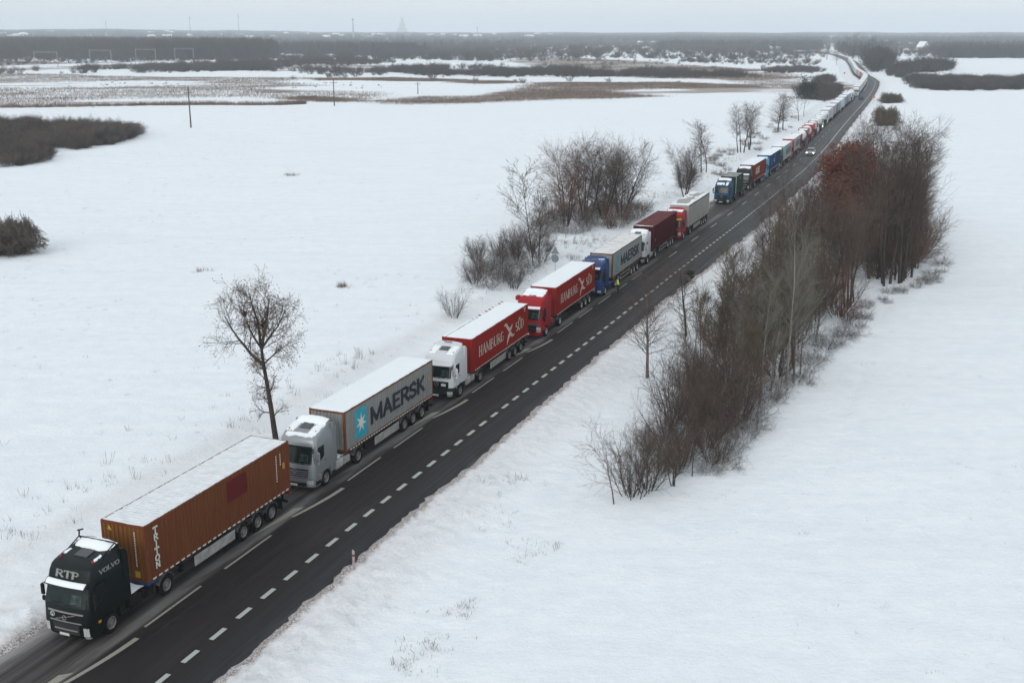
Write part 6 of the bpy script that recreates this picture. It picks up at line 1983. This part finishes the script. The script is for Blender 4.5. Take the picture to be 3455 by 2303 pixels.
def conifer_variant(seed, m_):
    R = random.Random(seed); mb = MB()
    for i in range(150):
        z = .12 + .86 * R.random() ** .8; rr = .22 * (1.02 - z) * R.uniform(.7, 1.15) + .01; a = R.uniform(0, 6.283)
        c, s = math.cos(a), math.sin(a); w = .05 * (1.1 - z) + .012
        mb.add([(0, 0, z + .03), (c * rr - s * w, s * rr + c * w, z - .05), (c * rr * 1.1, s * rr * 1.1, z - .03), (c * rr + s * w, s * rr - c * w, z - .05)], [(0, 1, 2, 3)])
    mb.tube((0, 0, 0), (0, 0, .95), .014, .003, 4)
    return bpy.data.objects.new("conifer_source", mb.mesh("conifer_source", m_))
FB = [variant('far_bush', i, (B_FAR, B_FARB, B_FAR)[i]) for i in range(3)]
FT = [variant('far_tree', i, (B_FAR, B_FAR, B_FARB)[i]) for i in range(3)]
NBU = [variant('thick', i, (B_TWIG, B_DARK, B_GREY)[i]) for i in range(3)]
CONI = [conifer_variant(i, M_PINE) for i in range(2)]

def zs(P): return np.array([terrain_z(x, y) for x, y in P]) if len(P) < 400 else zs_fast(P)
def zs_fast(P):
    ST = TO_ST(P); d = np.hypot(P[:, 0], P[:, 1]); az = np.degrees(np.arctan2(P[:, 0], P[:, 1]))
    rise = sstep(2300, 6000, d) * (12 + 15 * sstep(-4, -20, az) + 1.5 * np.sin(az * .9) + 1 * np.sin(az * 2.3 + 1))
    return relief_far(P[:, 0], P[:, 1], ST[:, 1]) * sstep(3500, 1500, d) + rise + verge_h(ST[:, 0], ST[:, 1])
def mass(name, label, variants, polys, seed, h0, h1, mind=0, soft=0.0, gaps=None):
    R = np.random.default_rng(seed); P = []
    for poly, n in polys: P.append(scatter_in(poly, n, seed + len(P), mind))
    P = np.concatenate([p for p in P if len(p)])
    d = np.hypot(P[:, 0], P[:, 1]); P = P + R.normal(0, 1, P.shape) * soft * np.stack([np.ones(len(P)) * 3, d / 60], 1)
    if gaps is not None:
        g = np.sin(P[:, 0] / 19 + 2 * np.sin(P[:, 1] / 37)) + np.sin(P[:, 1] / 29 + P[:, 0] / 61 + 1) + .8 * np.sin(P[:, 0] / 7.3 + P[:, 1] / 50)
        P = P[g > gaps]
    T = TO_ST(P)[:, 1]; P = P[(T > 7) | (T < -13)]
    z = zs_fast(P); n = len(P)
    return gn_scatter(name, variants, np.concatenate([P, z[:, None] - .1], 1), R.uniform(0, 6.28, n), R.uniform(h0, h1, n), R.integers(0, len(variants), n), label=label)

mass("left_thicket", "dense dark leafless thicket in the snowfield at the left edge", NBU,
     [(GP([(-160, 390), (60, 384), (92, 378), (118, 352), (180, 345), (262, 330), (300, 308), (230, 296), (60, 290), (-160, 292)]), 700)], 3, 1.8, 4.8, soft=.25)
mass("left_thicket_edge", "lighter willow scrub at the tip of the left thicket", [NBU[2]], [(GP([(255, 334), (318, 309), (330, 300), (280, 298), (240, 310)]), 60)], 33, 2.2, 3.6)
mass("willow_plantation", "dark willow thicket across the field at the right edge", [FB[0], FB[2], NBU[0]],
     [(GP([(2095, 203), (2150, 207), (2352, 208), (2700, 210), (2700, 188), (2352, 186), (2120, 184), (2045, 176), (2040, 166), (2075, 168)]), 1250)], 5, 2.4, 5.2, soft=.35)
mass("right_hedge", "row of taller dark trees behind the right-hand thicket", [FB[0], FB[1], FT[0]],
     [(GP([(2040, 168), (2080, 158), (2180, 156), (2190, 162), (2120, 166), (2080, 172)]), 130), (GP([(2105, 166), (2150, 150), (2175, 160), (2140, 168)]), 60)], 6, 5, 10)
mass("roadside_scrub", "dark scrub field left of the road before the bend", [FB[0], FB[1], NBU[0]],
     [(GP([(1835, 206), (1880, 198), (1930, 200), (1948, 214), (1912, 232), (1880, 235), (1850, 232)]), 330), (GP([(1872, 190), (1905, 178), (1912, 186), (1900, 192)]), 120), (GP([(1745, 162), (1800, 156), (1885, 158), (1890, 166), (1830, 168), (1750, 168)]), 200)], 7, 1.6, 3.8, soft=.4)
mass("hedge_bands", "bands of dark bushes across the marsh in the middle distance", [FB[0], FB[1], FB[2]],
     [(GP([(670, 160), (760, 158), (840, 166), (820, 178), (740, 176), (680, 170)]), 90),
      (GP([(838, 168), (900, 158), (1130, 158), (1180, 168), (1160, 176), (900, 176)]), 480),
      (GP([(1150, 158), (1500, 164), (1620, 168), (1700, 172), (1700, 180), (1500, 180), (1150, 176)]), 700),
      (GP([(-200, 172), (100, 170), (110, 165), (-200, 166)]), 60), (GP([(130, 163), (300, 158), (420, 156), (560, 152), (625, 152), (625, 162), (400, 166), (140, 168)]), 620),
      (GP([(560, 150), (620, 150), (625, 166), (580, 168)]), 90),
      (GP([(320, 154), (600, 142), (900, 136), (900, 146), (600, 156), (330, 160)]), 650),
      (GP([(700, 146), (860, 142), (860, 150), (720, 152)]), 60),
      (GP([(1160, 130), (1400, 128), (1800, 134), (1800, 139), (1400, 136), (1160, 136)]), 130), (GP([(870, 120), (1120, 122), (1120, 130), (870, 128)]), 120),
      (GP([(1560, 140), (1880, 144), (1880, 150), (1560, 147)]), 90),
      (GP([(-200, 152), (60, 150), (230, 146), (420, 141), (640, 137), (640, 132), (400, 134), (-200, 134)]), 500),
      (GP([(420, 150), (600, 146), (820, 140), (820, 132), (640, 132), (560, 138)]), 350)], 9, 2.2, 6.0, soft=.8, gaps=-.9)
mass("midland_scrub", "broken scrub and copses between white clearings in the far middle distance", [FB[0], FB[1], FB[2], FT[1]],
     [(GP([(640, 132), (900, 136), (1160, 132), (1160, 100), (640, 100)]), 4200), (GP([(1100, 126), (1500, 128), (1880, 126), (1880, 98), (1100, 98)]), 4600), (GP([(860, 128), (1140, 134), (1140, 140), (860, 140)]), 160),
      (GP([(1040, 128), (1860, 126), (1870, 140), (1100, 140)]), 300), (GP([(1925, 130), (2352, 128), (2700, 128), (2700, 100), (1925, 100)]), 3000)], 19, 3.5, 10, soft=1.0, gaps=-.75)
mass("reed_bed_bushes", "small dark bushes and sedge clumps on the snowy marsh", [FB[0], FB[1]],
     [(GP([(-200, 200), (400, 186), (700, 182), (900, 195), (880, 215), (400, 215), (-200, 220)]), 260)], 29, .5, 1.1, soft=.5, gaps=.2)
mass("marsh_bushes", "scattered single bushes on the marsh", [FB[0], FB[1], FB[2]],
     [(GP([(900, 150), (1700, 150), (1800, 160), (1700, 200), (1000, 190)]), 60), (GP([(1040, 132), (1800, 128), (1860, 146), (1100, 150)]), 90), (GP([(600, 180), (800, 178), (800, 190), (620, 190)]), 6)], 10, 1.2, 4.0, soft=.5)
mass("left_forest", "leafless forest along the horizon on the left", FT + [FB[0], FB[1]],
     [(GP([(-300, 138), (0, 136), (100, 135), (260, 137), (420, 138), (560, 137), (630, 134), (640, 128), (560, 118), (300, 112), (0, 110), (-300, 110)]), 5200)], 11, 11, 22)
far_bands = [(GP([(-300, 106), (640, 106), (700, 112), (900, 116), (1100, 118), (1200, 110), (1180, 100), (900, 96), (300, 94), (-300, 94)]), 1500),
             (GP([(640, 124), (860, 130), (1000, 128), (900, 116), (660, 114)]), 300),
             (GP([(1180, 104), (1500, 102), (1900, 104), (1900, 96), (1500, 94), (1180, 95)]), 800),
             (GP([(1500, 116), (1620, 114), (1720, 118), (1880, 118), (1890, 106), (1700, 104), (1520, 108)]), 420),
             (GP([(1925, 132), (1990, 134), (2030, 128), (2060, 108), (2352, 106), (2700, 106), (2700, 96), (2000, 97), (1925, 108)]), 900),
             (GP([(2130, 134), (2352, 134), (2600, 134), (2600, 130), (2150, 130)]), 170), (GP([(2130, 124), (2352, 122), (2600, 122), (2600, 112), (2150, 112)]), 300),
             (GP([(1985, 158), (2010, 166), (2040, 160), (2040, 140), (2000, 140)]), 60)]
mass("far_woods", "hazy bare woodland spread along the horizon", [FT[0], FT[1], FT[2], FB[0], FB[2], CONI[0]], [(p, n * 3) for p, n in far_bands], 12, 7, 16)
def horizon_woods():
    R = np.random.default_rng(99); n = 44000
    az = np.radians(R.uniform(-32, 32, n)); d = 2700 + 5200 * R.random(n) ** .8
    x, y = d * np.sin(az), d * np.cos(az)
    v = np.sin(x / 420 + 1.3 * np.sin(y / 500)) + np.sin(y / 260 + x / 900) + .7 * np.sin(x / 130 + y / 170)
    k = v > -.9
    P = np.stack([x[k], y[k]], 1); z = zs_fast(P); m = len(P)
    gn_scatter("horizon_woods", [FT[0], FT[1], FB[0]], np.concatenate([P, z[:, None]], 1), R.uniform(0, 6.28, m), R.uniform(9, 18, m), R.integers(0, 3, m), label="pale blue wooded ridge on the horizon")
horizon_woods()
# trees that stand out singly against the distance
for i, (x, yb, H) in enumerate(((1985, 150, 20), (2003, 128, 24), (1945, 120, 22), (1920, 118, 16), (2050, 160, 15), (2130, 163, 12), (2102, 164, 14), (2118, 163, 13), (1965, 112, 27), (1552, 112, 20), (1600, 114, 17), (1480, 108, 18),
                                 (1380, 105, 18), (1240, 106, 17), (1720, 116, 15), (905, 110, 17), (630, 130, 20), (1700, 108, 17), (1850, 110, 18), (2180, 108, 19), (2290, 106, 18), (2240, 124, 14), (2330, 126, 15), (2060, 122, 14), (2090, 124, 13))):
    xy = PD(x, yb)
    o = thing("distant_tree", "bare tree standing out singly in the hazy distance", "tree", (xy[0], xy[1], terrain_z(*xy)), rnd.uniform(0, 6), "single trees in the hazy distance")
    o.scale = (H * (1.1 if i % 2 else .9),) * 2 + (H,)
    link("crown", FT[i % 3].data, o)
    mb = MB(); mb.tube((0, 0, 0), (0, 0, .6), .022, .008, 5); mb.build("trunk", B_FAR, o)
for i, (x, yb, H) in enumerate(((1935, 124, 16), (1975, 128, 17), (1230, 104, 16), (925, 106, 22), (2150, 128, 10), (2164, 129, 11), (2112, 128, 9), (2070, 126, 10), (2200, 128, 9), (1960, 138, 12), (2088, 158, 8))):
    xy = PD(x, yb)
    o = thing("distant_conifer", "dark conifer in the hazy distance", "tree", (xy[0], xy[1], terrain_z(*xy)), rnd.uniform(0, 6), "conifers in the hazy distance")
    o.scale = (H, H, H); link("crown", CONI[i % 2].data, o)

# ------------------------------------------------------------------ reeds, weeds, stubble
def blades(name, label, P, z, h, n_per, spread, w, m_, seed):
    R = np.random.default_rng(seed); k = len(P)
    B = np.repeat(np.concatenate([P, z[:, None]], 1), n_per, 0); n = len(B)
    B[:, :2] += R.normal(0, spread, (n, 2))
    hh = np.repeat(h, n_per) * R.uniform(.5, 1.1, n)
    ln = R.normal(0, .28, (n, 2)) * hh[:, None]
    a = R.uniform(0, 6.28, n); sx, sy = np.cos(a) * w, np.sin(a) * w
    V = np.empty((n, 3, 3)); V[:, 0] = B - np.stack([sx, sy, np.full(n, .03)], 1); V[:, 1] = B + np.stack([sx, sy, np.full(n, -.03)], 1)
    V[:, 2] = B + np.concatenate([ln, hh[:, None]], 1)
    me = np_mesh(name, V.reshape(-1, 3), None, m_, tris=(np.arange(n) * 3)[:, None] + np.arange(3)[None])
    return link(name, me, None, label, None, None, 'stuff')
def reeds():
    R = np.random.default_rng(55); Ps = []
    for (poly, s), n in zip(REEDS, (8000, 4000, 900, 9000, 0, 900, 2500, 5000, 4000, 2500, 1800, 900, 1600, 500, 3000)):
        if n: Ps.append(scatter_in(poly, n, 70 + n))
    P = np.concatenate(Ps); z = zs_fast(P)
    q = np.sin(P[:, 0] / 31 + 2 * np.sin(P[:, 1] / 60)) + np.sin(P[:, 1] / 23 + P[:, 0] / 90) > -.5
    P, z = P[q], z[q]
    blades("reeds", "brown reeds and rough grass across the snowy marsh", P, z, R.uniform(.3, 1.2, len(P)), 9, 3.6, .07, M_REED, 3)
    # rim of reeds where the marsh meets the field
    pts = [(0, 250), (300, 247), (470, 243), (640, 241), (700, 239)]
    Q = []
    for i in range(1300):
        t = R.random() * (len(pts) - 1.001); a = int(t); f = t - a
        Q.append(PD(pts[a][0] + (pts[a + 1][0] - pts[a][0]) * f, pts[a][1] + (pts[a + 1][1] - pts[a][1]) * f - abs(R.normal(0, 1.4))))
    Q = np.array(Q); blades("reed_rim", "ragged line of brown reeds at the edge of the field", Q, zs_fast(Q), R.uniform(.8, 1.9, len(Q)), 7, .5, .07, M_REED, 4)
reeds()
def weeds():
    R = np.random.default_rng(56); P = []; h = []
    for i in range(620):      # left verge beyond the ditch
        S = R.uniform(-12, 210); c = math.sin(S / 5.1) + math.sin(S / 2.3 + 1) + math.sin(S / 11)
        if c < -.2: continue
        P.append(RP(S, -15.6 + R.normal(0, 1.3) - .9 * c)); h.append(R.uniform(.18, .75))
    for i in range(330):
        P.append(RP(R.uniform(-10, 220), R.uniform(-30, -11))); h.append(R.uniform(.10, .4))
    for x, y, n, s in ((980, 1480, 26, 1.4), (1065, 1385, 20, 1.0), (1220, 1265, 26, 1.5), (950, 1530, 16, 1.2), (1050, 1405, 10, .8), (1165, 1105, 20, 1.5), (1130, 1190, 20, 1.5)):
        c = PD(x, y)
        for i in range(n): P.append(c + R.normal(0, s * .5, 2)); h.append(R.uniform(.08, .36))
    for i in range(600):
        P.append(RP(R.uniform(-10, 120), R.uniform(2.6, 11))); h.append(R.uniform(.04, .13))
    for x, y, n, s in ((675, 404, 40, 1.3), (785, 657, 30, .7), (465, 620, 14, 1.2), (1330, 560, 60, 2.2), (1380, 550, 60, 3), (1240, 560, 30, 2), (1320, 590, 40, 1.5)):
        c = PD(x, y)
        for i in range(n): P.append(c + R.normal(0, s * .6, 2)); h.append(R.uniform(.2, .8))
    for i in range(5200):     # open fields
        a = math.radians(R.uniform(-26, 26)); d = R.uniform(45, 420) ; q = np.array([d * math.sin(a), d * math.cos(a)])
        if math.sin(q[0] / 13 + math.sin(q[1] / 9)) + math.sin(q[1] / 3.1 + q[0] / 40) < .1: continue
        if abs(TO_ST([q])[0][1] + 2.7) < 12: continue
        P.append(q); h.append(R.uniform(.05, .20))
    P = np.array(P); h = np.array(h)
    blades("dry_weeds", "dry grass and weed stalks poking through the snow", P, zs_fast(P), h, 7, .16, .012, M_WEED, 6)
    # clumps with seed heads
    P2 = P[:900][::3]; h2 = h[:900][::3] * 1.2
    n = len(P2); mb = MB()
    for (x, y), hh in zip(P2, h2):
        z = terrain_z(x, y)
        if R.random() < .5: continue
        for j in range(3):
            a, b = R.normal(0, .12, 2)
            mb.tube((x + a, y + b, z - .05), (x + a * 2.2, y + b * 2.2, z + hh), .006, .010, 3, cap=False)
    mb.build("weed_stems", M_WEED, None, kind='stuff', label="brown weed stems on the verge")
weeds()

# ------------------------------------------------------------------ poles, masts, gantries, signs, houses
M_WOODP = mat("weathered_pole_wood", (.075, .058, .05), .9, noise=.3, nscale=2)
M_CONC = mat("pale_concrete", (.30, .30, .28), .8, noise=.15, nscale=1)
M_STEEL = mat("galvanised_steel", (.30, .31, .32), .5, metal=.3)
for i, (x, yb, yt, lab) in enumerate(((438.5, 291, 206, "wooden power pole standing alone in the left snowfield, nearest"), (768, 243, 186, "wooden power pole at the field edge, second nearest"), (960, 215, 190, "power pole on the marsh, third nearest"), (1089, 194, 172, "farthest power pole, before the dark bushes"))):
    xy = PD(x, yb); H = HT(x, yb, yt)
    t = thing("power_pole", lab, "pole", (xy[0], xy[1], terrain_z(*xy)), .25, "wooden power poles")
    mb = MB(); mb.tube((0, 0, -.5), (0, 0, H), .22, .13, 8); mb.build("pole", M_WOODP, t)
    mb = MB(); mb.rbox(-1.2, 1.2, -.07, .07, H * .82, H * .82 + .14, .02); mb.build("crossarm", M_WOODP, t)
    for s in (-1.1, -.5, .5, 1.1):
        mb = MB(); mb.tube((s, 0, H * .82 + .14), (s, 0, H * .82 + .38), .06, .04, 6); mb.build("insulator", M_CONC, t)
# railway bank and its gantries
def railway():
    A = [(-260, 176), (0, 157), (120, 152), (230, 149.5), (420, 144), (610, 139.5), (760, 136)]
    pts = [PD(*a) for a in A]; L, Rr = [], []
    mb = MB(); W_ = 6.0
    for i, p in enumerate(pts):
        d = pts[min(i + 1, len(pts) - 1)] - pts[max(i - 1, 0)]; d = d / np.linalg.norm(d); n = np.array([d[1], -d[0]])
        for o, z in ((-W_ - 3, -.6), (-W_, 1.3), (W_, 1.3), (W_ + 3, -.6)):
            q = p + n * o; mb.add([(q[0], q[1], z)], [])
    F = [(4 * i + j, 4 * i + j + 1, 4 * i + j + 5, 4 * i + j + 4) for i in range(len(pts) - 1) for j in range(3)]
    mb.f = [f[::-1] for f in F]
    mb.build("railway_bank", M_FIELD, None, kind='structure')
    for i, (xa, xb, yb, yt, lab) in enumerate(((81, 133.5, 152.5, 124, "pale railway gantry, leftmost before the forest"), (208, 256.5, 149, 120.5, "pale railway gantry, second from the left"), (313, 358, 140, 117, "pale railway gantry, third from the left"), (402.5, 445, 138.5, 114.5, "pale railway gantry, fourth from the left"), (662, 694, 119, 107, "farthest pale railway gantry, faint in the haze"))):
        a, b = PD(xa, yb), PD(xb, yb + .6); H = HT(xa, yb, yt); c = (a + b) / 2; w = np.linalg.norm(b - a) / 2
        t = thing("railway_gantry", lab, "gantry", (c[0], c[1], terrain_z(*c)), math.atan2(b[1] - a[1], b[0] - a[0]), "railway gantries")
        for s in (-1, 1):
            mb = MB()
            for u, v in ((-.3, -.3), (.3, -.3), (.3, .3), (-.3, .3)): mb.tube((s * w + u, v, -.4), (s * w + u * .6, v * .6, H), .07, .07, 4)
            for k_ in range(6): mb.tube((s * w - .28, -.25, H * k_ / 6), (s * w + .28, .25, H * (k_ + 1) / 6), .05, .05, 4)
            mb.build("mast", M_CONC, t)
        mb = MB()
        for zz in (H - .7, H): mb.tube((-w, 0, zz), (w, 0, zz), .09, .09, 4)
        for k_ in range(12): mb.tube((-w + 2 * w * k_ / 12, 0, H - (.7 if k_ % 2 else 0)), (-w + 2 * w * (k_ + 1) / 12, 0, H - (0 if k_ % 2 else .7)), .05, .05, 4)
        mb.build("cross_truss", M_CONC, t)
railway()
for i, (x, yb, yt, w, lab) in enumerate(((277, 78, 49, 1.0, "dark thin mast rising from the hazy town, leftmost"), (463, 77, 38, 1.0, "radio mast in the haze, second from the left"), (571, 76, 33, 1.0, "tall faint radio mast in the haze, third from the left"), (824, 76, 42, 2.2, "tower with a broad head on the horizon"), (1099, 78, 62, 1.0, "small mast on the horizon left of the centre"))):
    d = 3300.0; v = yb * 1.469
    xx = (x * 1.469 - 1727.5) / 3840 * d * 1.0; yy = d
    z0 = terrain_z(xx, yy); 
    ztop = CAM_H + d * math.tan(math.atan((1151.5 - yt * 1.469) / FPX) - PITCH)
    t = thing("radio_mast", lab, "mast", (xx, yy, z0), 0, "masts on the horizon")
    H = ztop - z0
    mb = MB(); mb.tube((0, 0, 0), (0, 0, H), 1.3 * w, .5 * w, 6); mb.build("shaft", M_STEEL, t)
    mb = MB(); mb.tube((0, 0, H * .9), (0, 0, H * .96), 1.4 * w, 1.6 * w, 8); mb.build("antenna_platform", M_STEEL, t)
# faint works tower far away
d = 8200.0; xx = (933 * 1.469 - 1727.5) / 3840 * d
z0 = terrain_z(xx, d)
t = thing("works_tower", "faint stepped tower in the haze above the horizon", "tower", (xx, d, z0), 0)
top = CAM_H + d * math.tan(math.atan((1151.5 - 40 * 1.469) / FPX) - PITCH) - z0
mb = MB(); mb.rbox(-34, 34, -12, 12, 0, top * .35, 1); mb.build("base_block", M_CONC, t)
mb = MB(); mb.rbox(-20, 20, -10, 10, top * .352, top * .66, 1); mb.build("middle_block", M_CONC, t)
mb = MB(); mb.rbox(-10, 10, -6, 6, top * .662, top, 1); mb.build("upper_block", M_CONC, t)

M_WALL = [mat("pale_plaster", (.55, .54, .50), .9), mat("grey_plaster", (.34, .35, .36), .9), mat("yellowish_plaster", (.50, .45, .34), .9)]
M_PANE = mat("dark_window_pane", (.03, .035, .04), .2)
def house(x, yb, w, dpt, h, rh, rz, lab, wi=0):
    xy = PD(x, yb)
    t = thing("house", lab, "house", (xy[0], xy[1], terrain_z(*xy)), rz, "houses in the distance")
    mb = MB(); mb.prism_y([(-w / 2, -.5), (w / 2, -.5), (w / 2, h), (0, h + rh - .12), (-w / 2, h)], -dpt / 2, dpt / 2); mb.build("wall", M_WALL[wi], t)
    for s in (-1, 1):
        mb = MB(); e = .5
        A = [[(s * (w / 2 + e), -dpt / 2 - e, h - rh * e / (w / 2)), (s * (w / 2 + e), dpt / 2 + e, h - rh * e / (w / 2))], [(0, -dpt / 2 - e, h + rh), (0, dpt / 2 + e, h + rh)]]
        B = [[(p[0], p[1], p[2] + .35) for p in r] for r in A]
        mb.slab(B, A); mb.build("roof", M_SNOW, t)
    mb = MB(); mb.rbox(w * .12, w * .12 + .8, 1, 1.8, h + rh * .5, h + rh + 1.0, .05); mb.build("chimney", mat("brick_chimney", (.16, .07, .05), .9), t)
    for s in (-1, 1):
        for zz in ((.9,) if h < 4 else (.9, 3.4)):
            mb = MB(); mb.box(s * w * .22 - .55, s * w * .22 + .55, -dpt / 2 - .04, -dpt / 2 + .02, zz, zz + 1.3); mb.build("window", M_PANE, t)
HL = [(1098 / 1.961 + 0, 0)]
houses = [  # print x, base y, width, depth, wall, roof height, turn, words
 (1733, 94, 11, 14, 4.5, 4, .3, "white-roofed house in the distance left of the road end"), (1448, 101, 22, 12, 3.5, 3.5, 1.4, "long low white-roofed house at the forest edge"), (1470, 102, 14, 10, 3.5, 3, 1.5, "low house with a snow roof among far trees, left of the row"),
 (1863, 100, 16, 11, 3.8, 4, 1.2, "snow-roofed house left of the road end"), (1905, 100, 17, 12, 5, 5, .2, "large white-roofed house nearest the far road end"), (1921, 90, 16, 12, 6, 4, 1.0, "pale two-storey house above the far road end"),
 (1755, 112, 18, 12, 3.5, 3.5, .9, "barn with a snowy roof by the short truck row"), (1780, 117, 20, 14, 3, 3, 1.2, "low barn in front of the trees left of the far trucks"),
 (2035, 103, 16, 12, 4, 5, .4, "white-roofed house right of the far road"), (2060, 105, 24, 12, 3.5, 3, 1.5, "long white building right of the far road"), (2092, 106, 18, 12, 3.5, 3, 1.5, "low white building between conifers on the right"),
 (2119, 113, 15, 13, 3.5, 8, .5, "house with a steep white roof on the right, before the conifers"), (2155, 107, 16, 12, 3.5, 3, 1.3, "snowy roof behind conifers on the right"),
 (985, 92, 22, 14, 5, 4, 1.3, "white-roofed house in the middle of the horizon woods, left"), (1005, 91, 16, 12, 5, 4, .3, "white-roofed house in the middle of the horizon woods, right"), (1034, 90, 18, 12, 5, 4, 1.2, "small white roof in the horizon woods"), (1120, 92, 14, 10, 5, 4, .1, "lone pale house in the horizon woods"),
 (1396, 98, 18, 12, 4, 3, 1.4, "pale house at the far wood's edge, left of the road"), (1425, 99, 15, 11, 4, 4, .3, "small gabled house at the far wood's edge"), (1500, 103, 14, 10, 4, 3, .3, "far gabled house right of the low long one"),
]
for i, hh in enumerate(houses):
    house(*hh, wi=i % 3)
# the hazy town on the left ridge
R_ = random.Random(77)
for i in range(46):
    d = R_.uniform(3400, 5200); az = math.radians(R_.uniform(-25, 2)); x, y = d * math.sin(az), d * math.cos(az)
    t = thing("town_building", "white-roofed building of the hazy town on the left horizon", "building", (x, y, terrain_z(x, y) + 3), R_.uniform(0, 3), "buildings of the hazy town")
    w, dp, h = R_.uniform(10, 32), R_.uniform(9, 16), R_.uniform(4, 10)
    mb = MB(); mb.rbox(-w / 2, w / 2, -dp / 2, dp / 2, -8, h, .3); mb.build("wall", M_WALL[i % 3], t)
    mb = MB(); mb.prism_x([(-dp / 2 - 1, h + .02), (dp / 2 + 1, h + .02), (0, h + dp * .28)], -w / 2 - 1, w / 2 + 1); mb.build("roof", M_SNOW, t)

# signs and marker posts
def post_sign():
    xy = G(1873, 917)
    t = thing("road_sign", "back of a triangular and a round road sign on one post, behind the red container", "sign", (xy[0], xy[1], terrain_z(*xy)), -RDIR(90), None)
    mb = MB(); mb.tube((0, 0, -.3), (0, 0, 3.3), .035, k=8); mb.build("post", M_STEEL, t)
    gm = mat("grey_sign_back", (.16, .18, .19), .6)
    mb = MB(); mb.prism_y([(-.50, 2.42), (.50, 2.42), (0, 3.25)], -.06, -.04); mb.build("triangular_plate", gm, t)
    mb = MB(); mb.prism_y([(.45 * math.cos(6.283 * i / 20), 1.92 + .45 * math.sin(6.283 * i / 20)) for i in range(20)], -.06, -.04); mb.build("round_plate", gm, t)
post_sign()
def marker(S, T, lab, z=None):
    p = RP(S, T); 
    t = thing("marker_post", lab, "marker post", (p[0], p[1], terrain_z(*p)), -RDIR(S), "roadside marker posts")
    mb = MB(); mb.prism_y([(-.055, -.2), (.055, -.2), (.055, .98), (-.055, 1.06)], -.04, .04); mb.build("post", mat("dirty_white_post", (.36, .30, .29), .8, noise=.4, nscale=3), t)
    mb = MB(); mb.rbox(-.06, .06, -.046, .046, .72, .84, .004); mb.build("reflector_band", mat("dull_red_band", (.12, .05, .045), .8), t)
q = TO_ST([G(1194, 1924)])[0]
marker(q[0], q[1], "white marker post with a red band in the snow by the near roadside")
q = TO_ST([G(2914, 372)])[0]
marker(q[0], q[1], "small marker post on the right verge before the warning sign")
def warn(x, y, lab, red, nm):
    xy = G(x, y)
    t = thing(nm, lab, "sign", (xy[0], xy[1], terrain_z(*xy)), -RDIR(450))
    mb = MB(); mb.tube((0, 0, -.3), (0, 0, 3.2), .05, k=6); mb.build("post", M_STEEL, t)
    rm = mat("sign_red", (.50, .045, .03), .5)
    if nm == "warning_sign":
        mb = MB(); mb.prism_y([(-.75, 2.3), (.75, 2.3), (0, 3.6)], -.08, -.05); mb.build("border", rm, t)
        mb = MB(); mb.prism_y([(-.44, 2.47), (.44, 2.47), (0, 3.22)], -.10, -.081); mb.build("sign_face", mat("sign_orange", (.62, .20, .03), .5), t)
        mb = MB(); mb.prism_y([(-.06, 2.56), (.10, 2.56), (.02, 2.95), (-.10, 2.90)], -.115, -.101); mb.build("pictogram", M_BLACK, t)
    else:
        mb = MB(); mb.prism_y([(.55 * math.cos(6.283 * i / 18), 2.9 + .55 * math.sin(6.283 * i / 18)) for i in range(18)], -.08, -.05); mb.build("sign_face", rm, t)
        mb = MB(); mb.box(-.38, .38, -.10, -.081, 2.82, 2.98); mb.build("white_bar", M_WHITEL, t)
warn(2945, 353, "orange-red triangular warning sign on the right verge at the bend", True, "warning_sign")
warn(2848, 265, "small red round sign in the snow left of the bend", True, "round_sign")

# ------------------------------------------------------------------ air
def haze():
    m = bpy.data.materials.new("haze_air"); m.use_nodes = True
    n, l = N(m); n.remove(n["Principled BSDF"])
    v = n.new("ShaderNodeVolumePrincipled")
    v.inputs['Color'].default_value = (.86, .94, 1.0, 1)
    v.inputs['Density'].default_value = HAZE
    v.inputs['Anisotropy'].default_value = .2
    l.new(v.outputs[0], n["Material Output"].inputs['Volume'])
    mb = MB(); mb.box(-16800, 16800, -16800, 16800, -4, 150)
    mb.build("haze", m, None, kind='stuff', label="thin winter haze over the whole plain")
HAZE = 1.95e-4
haze()
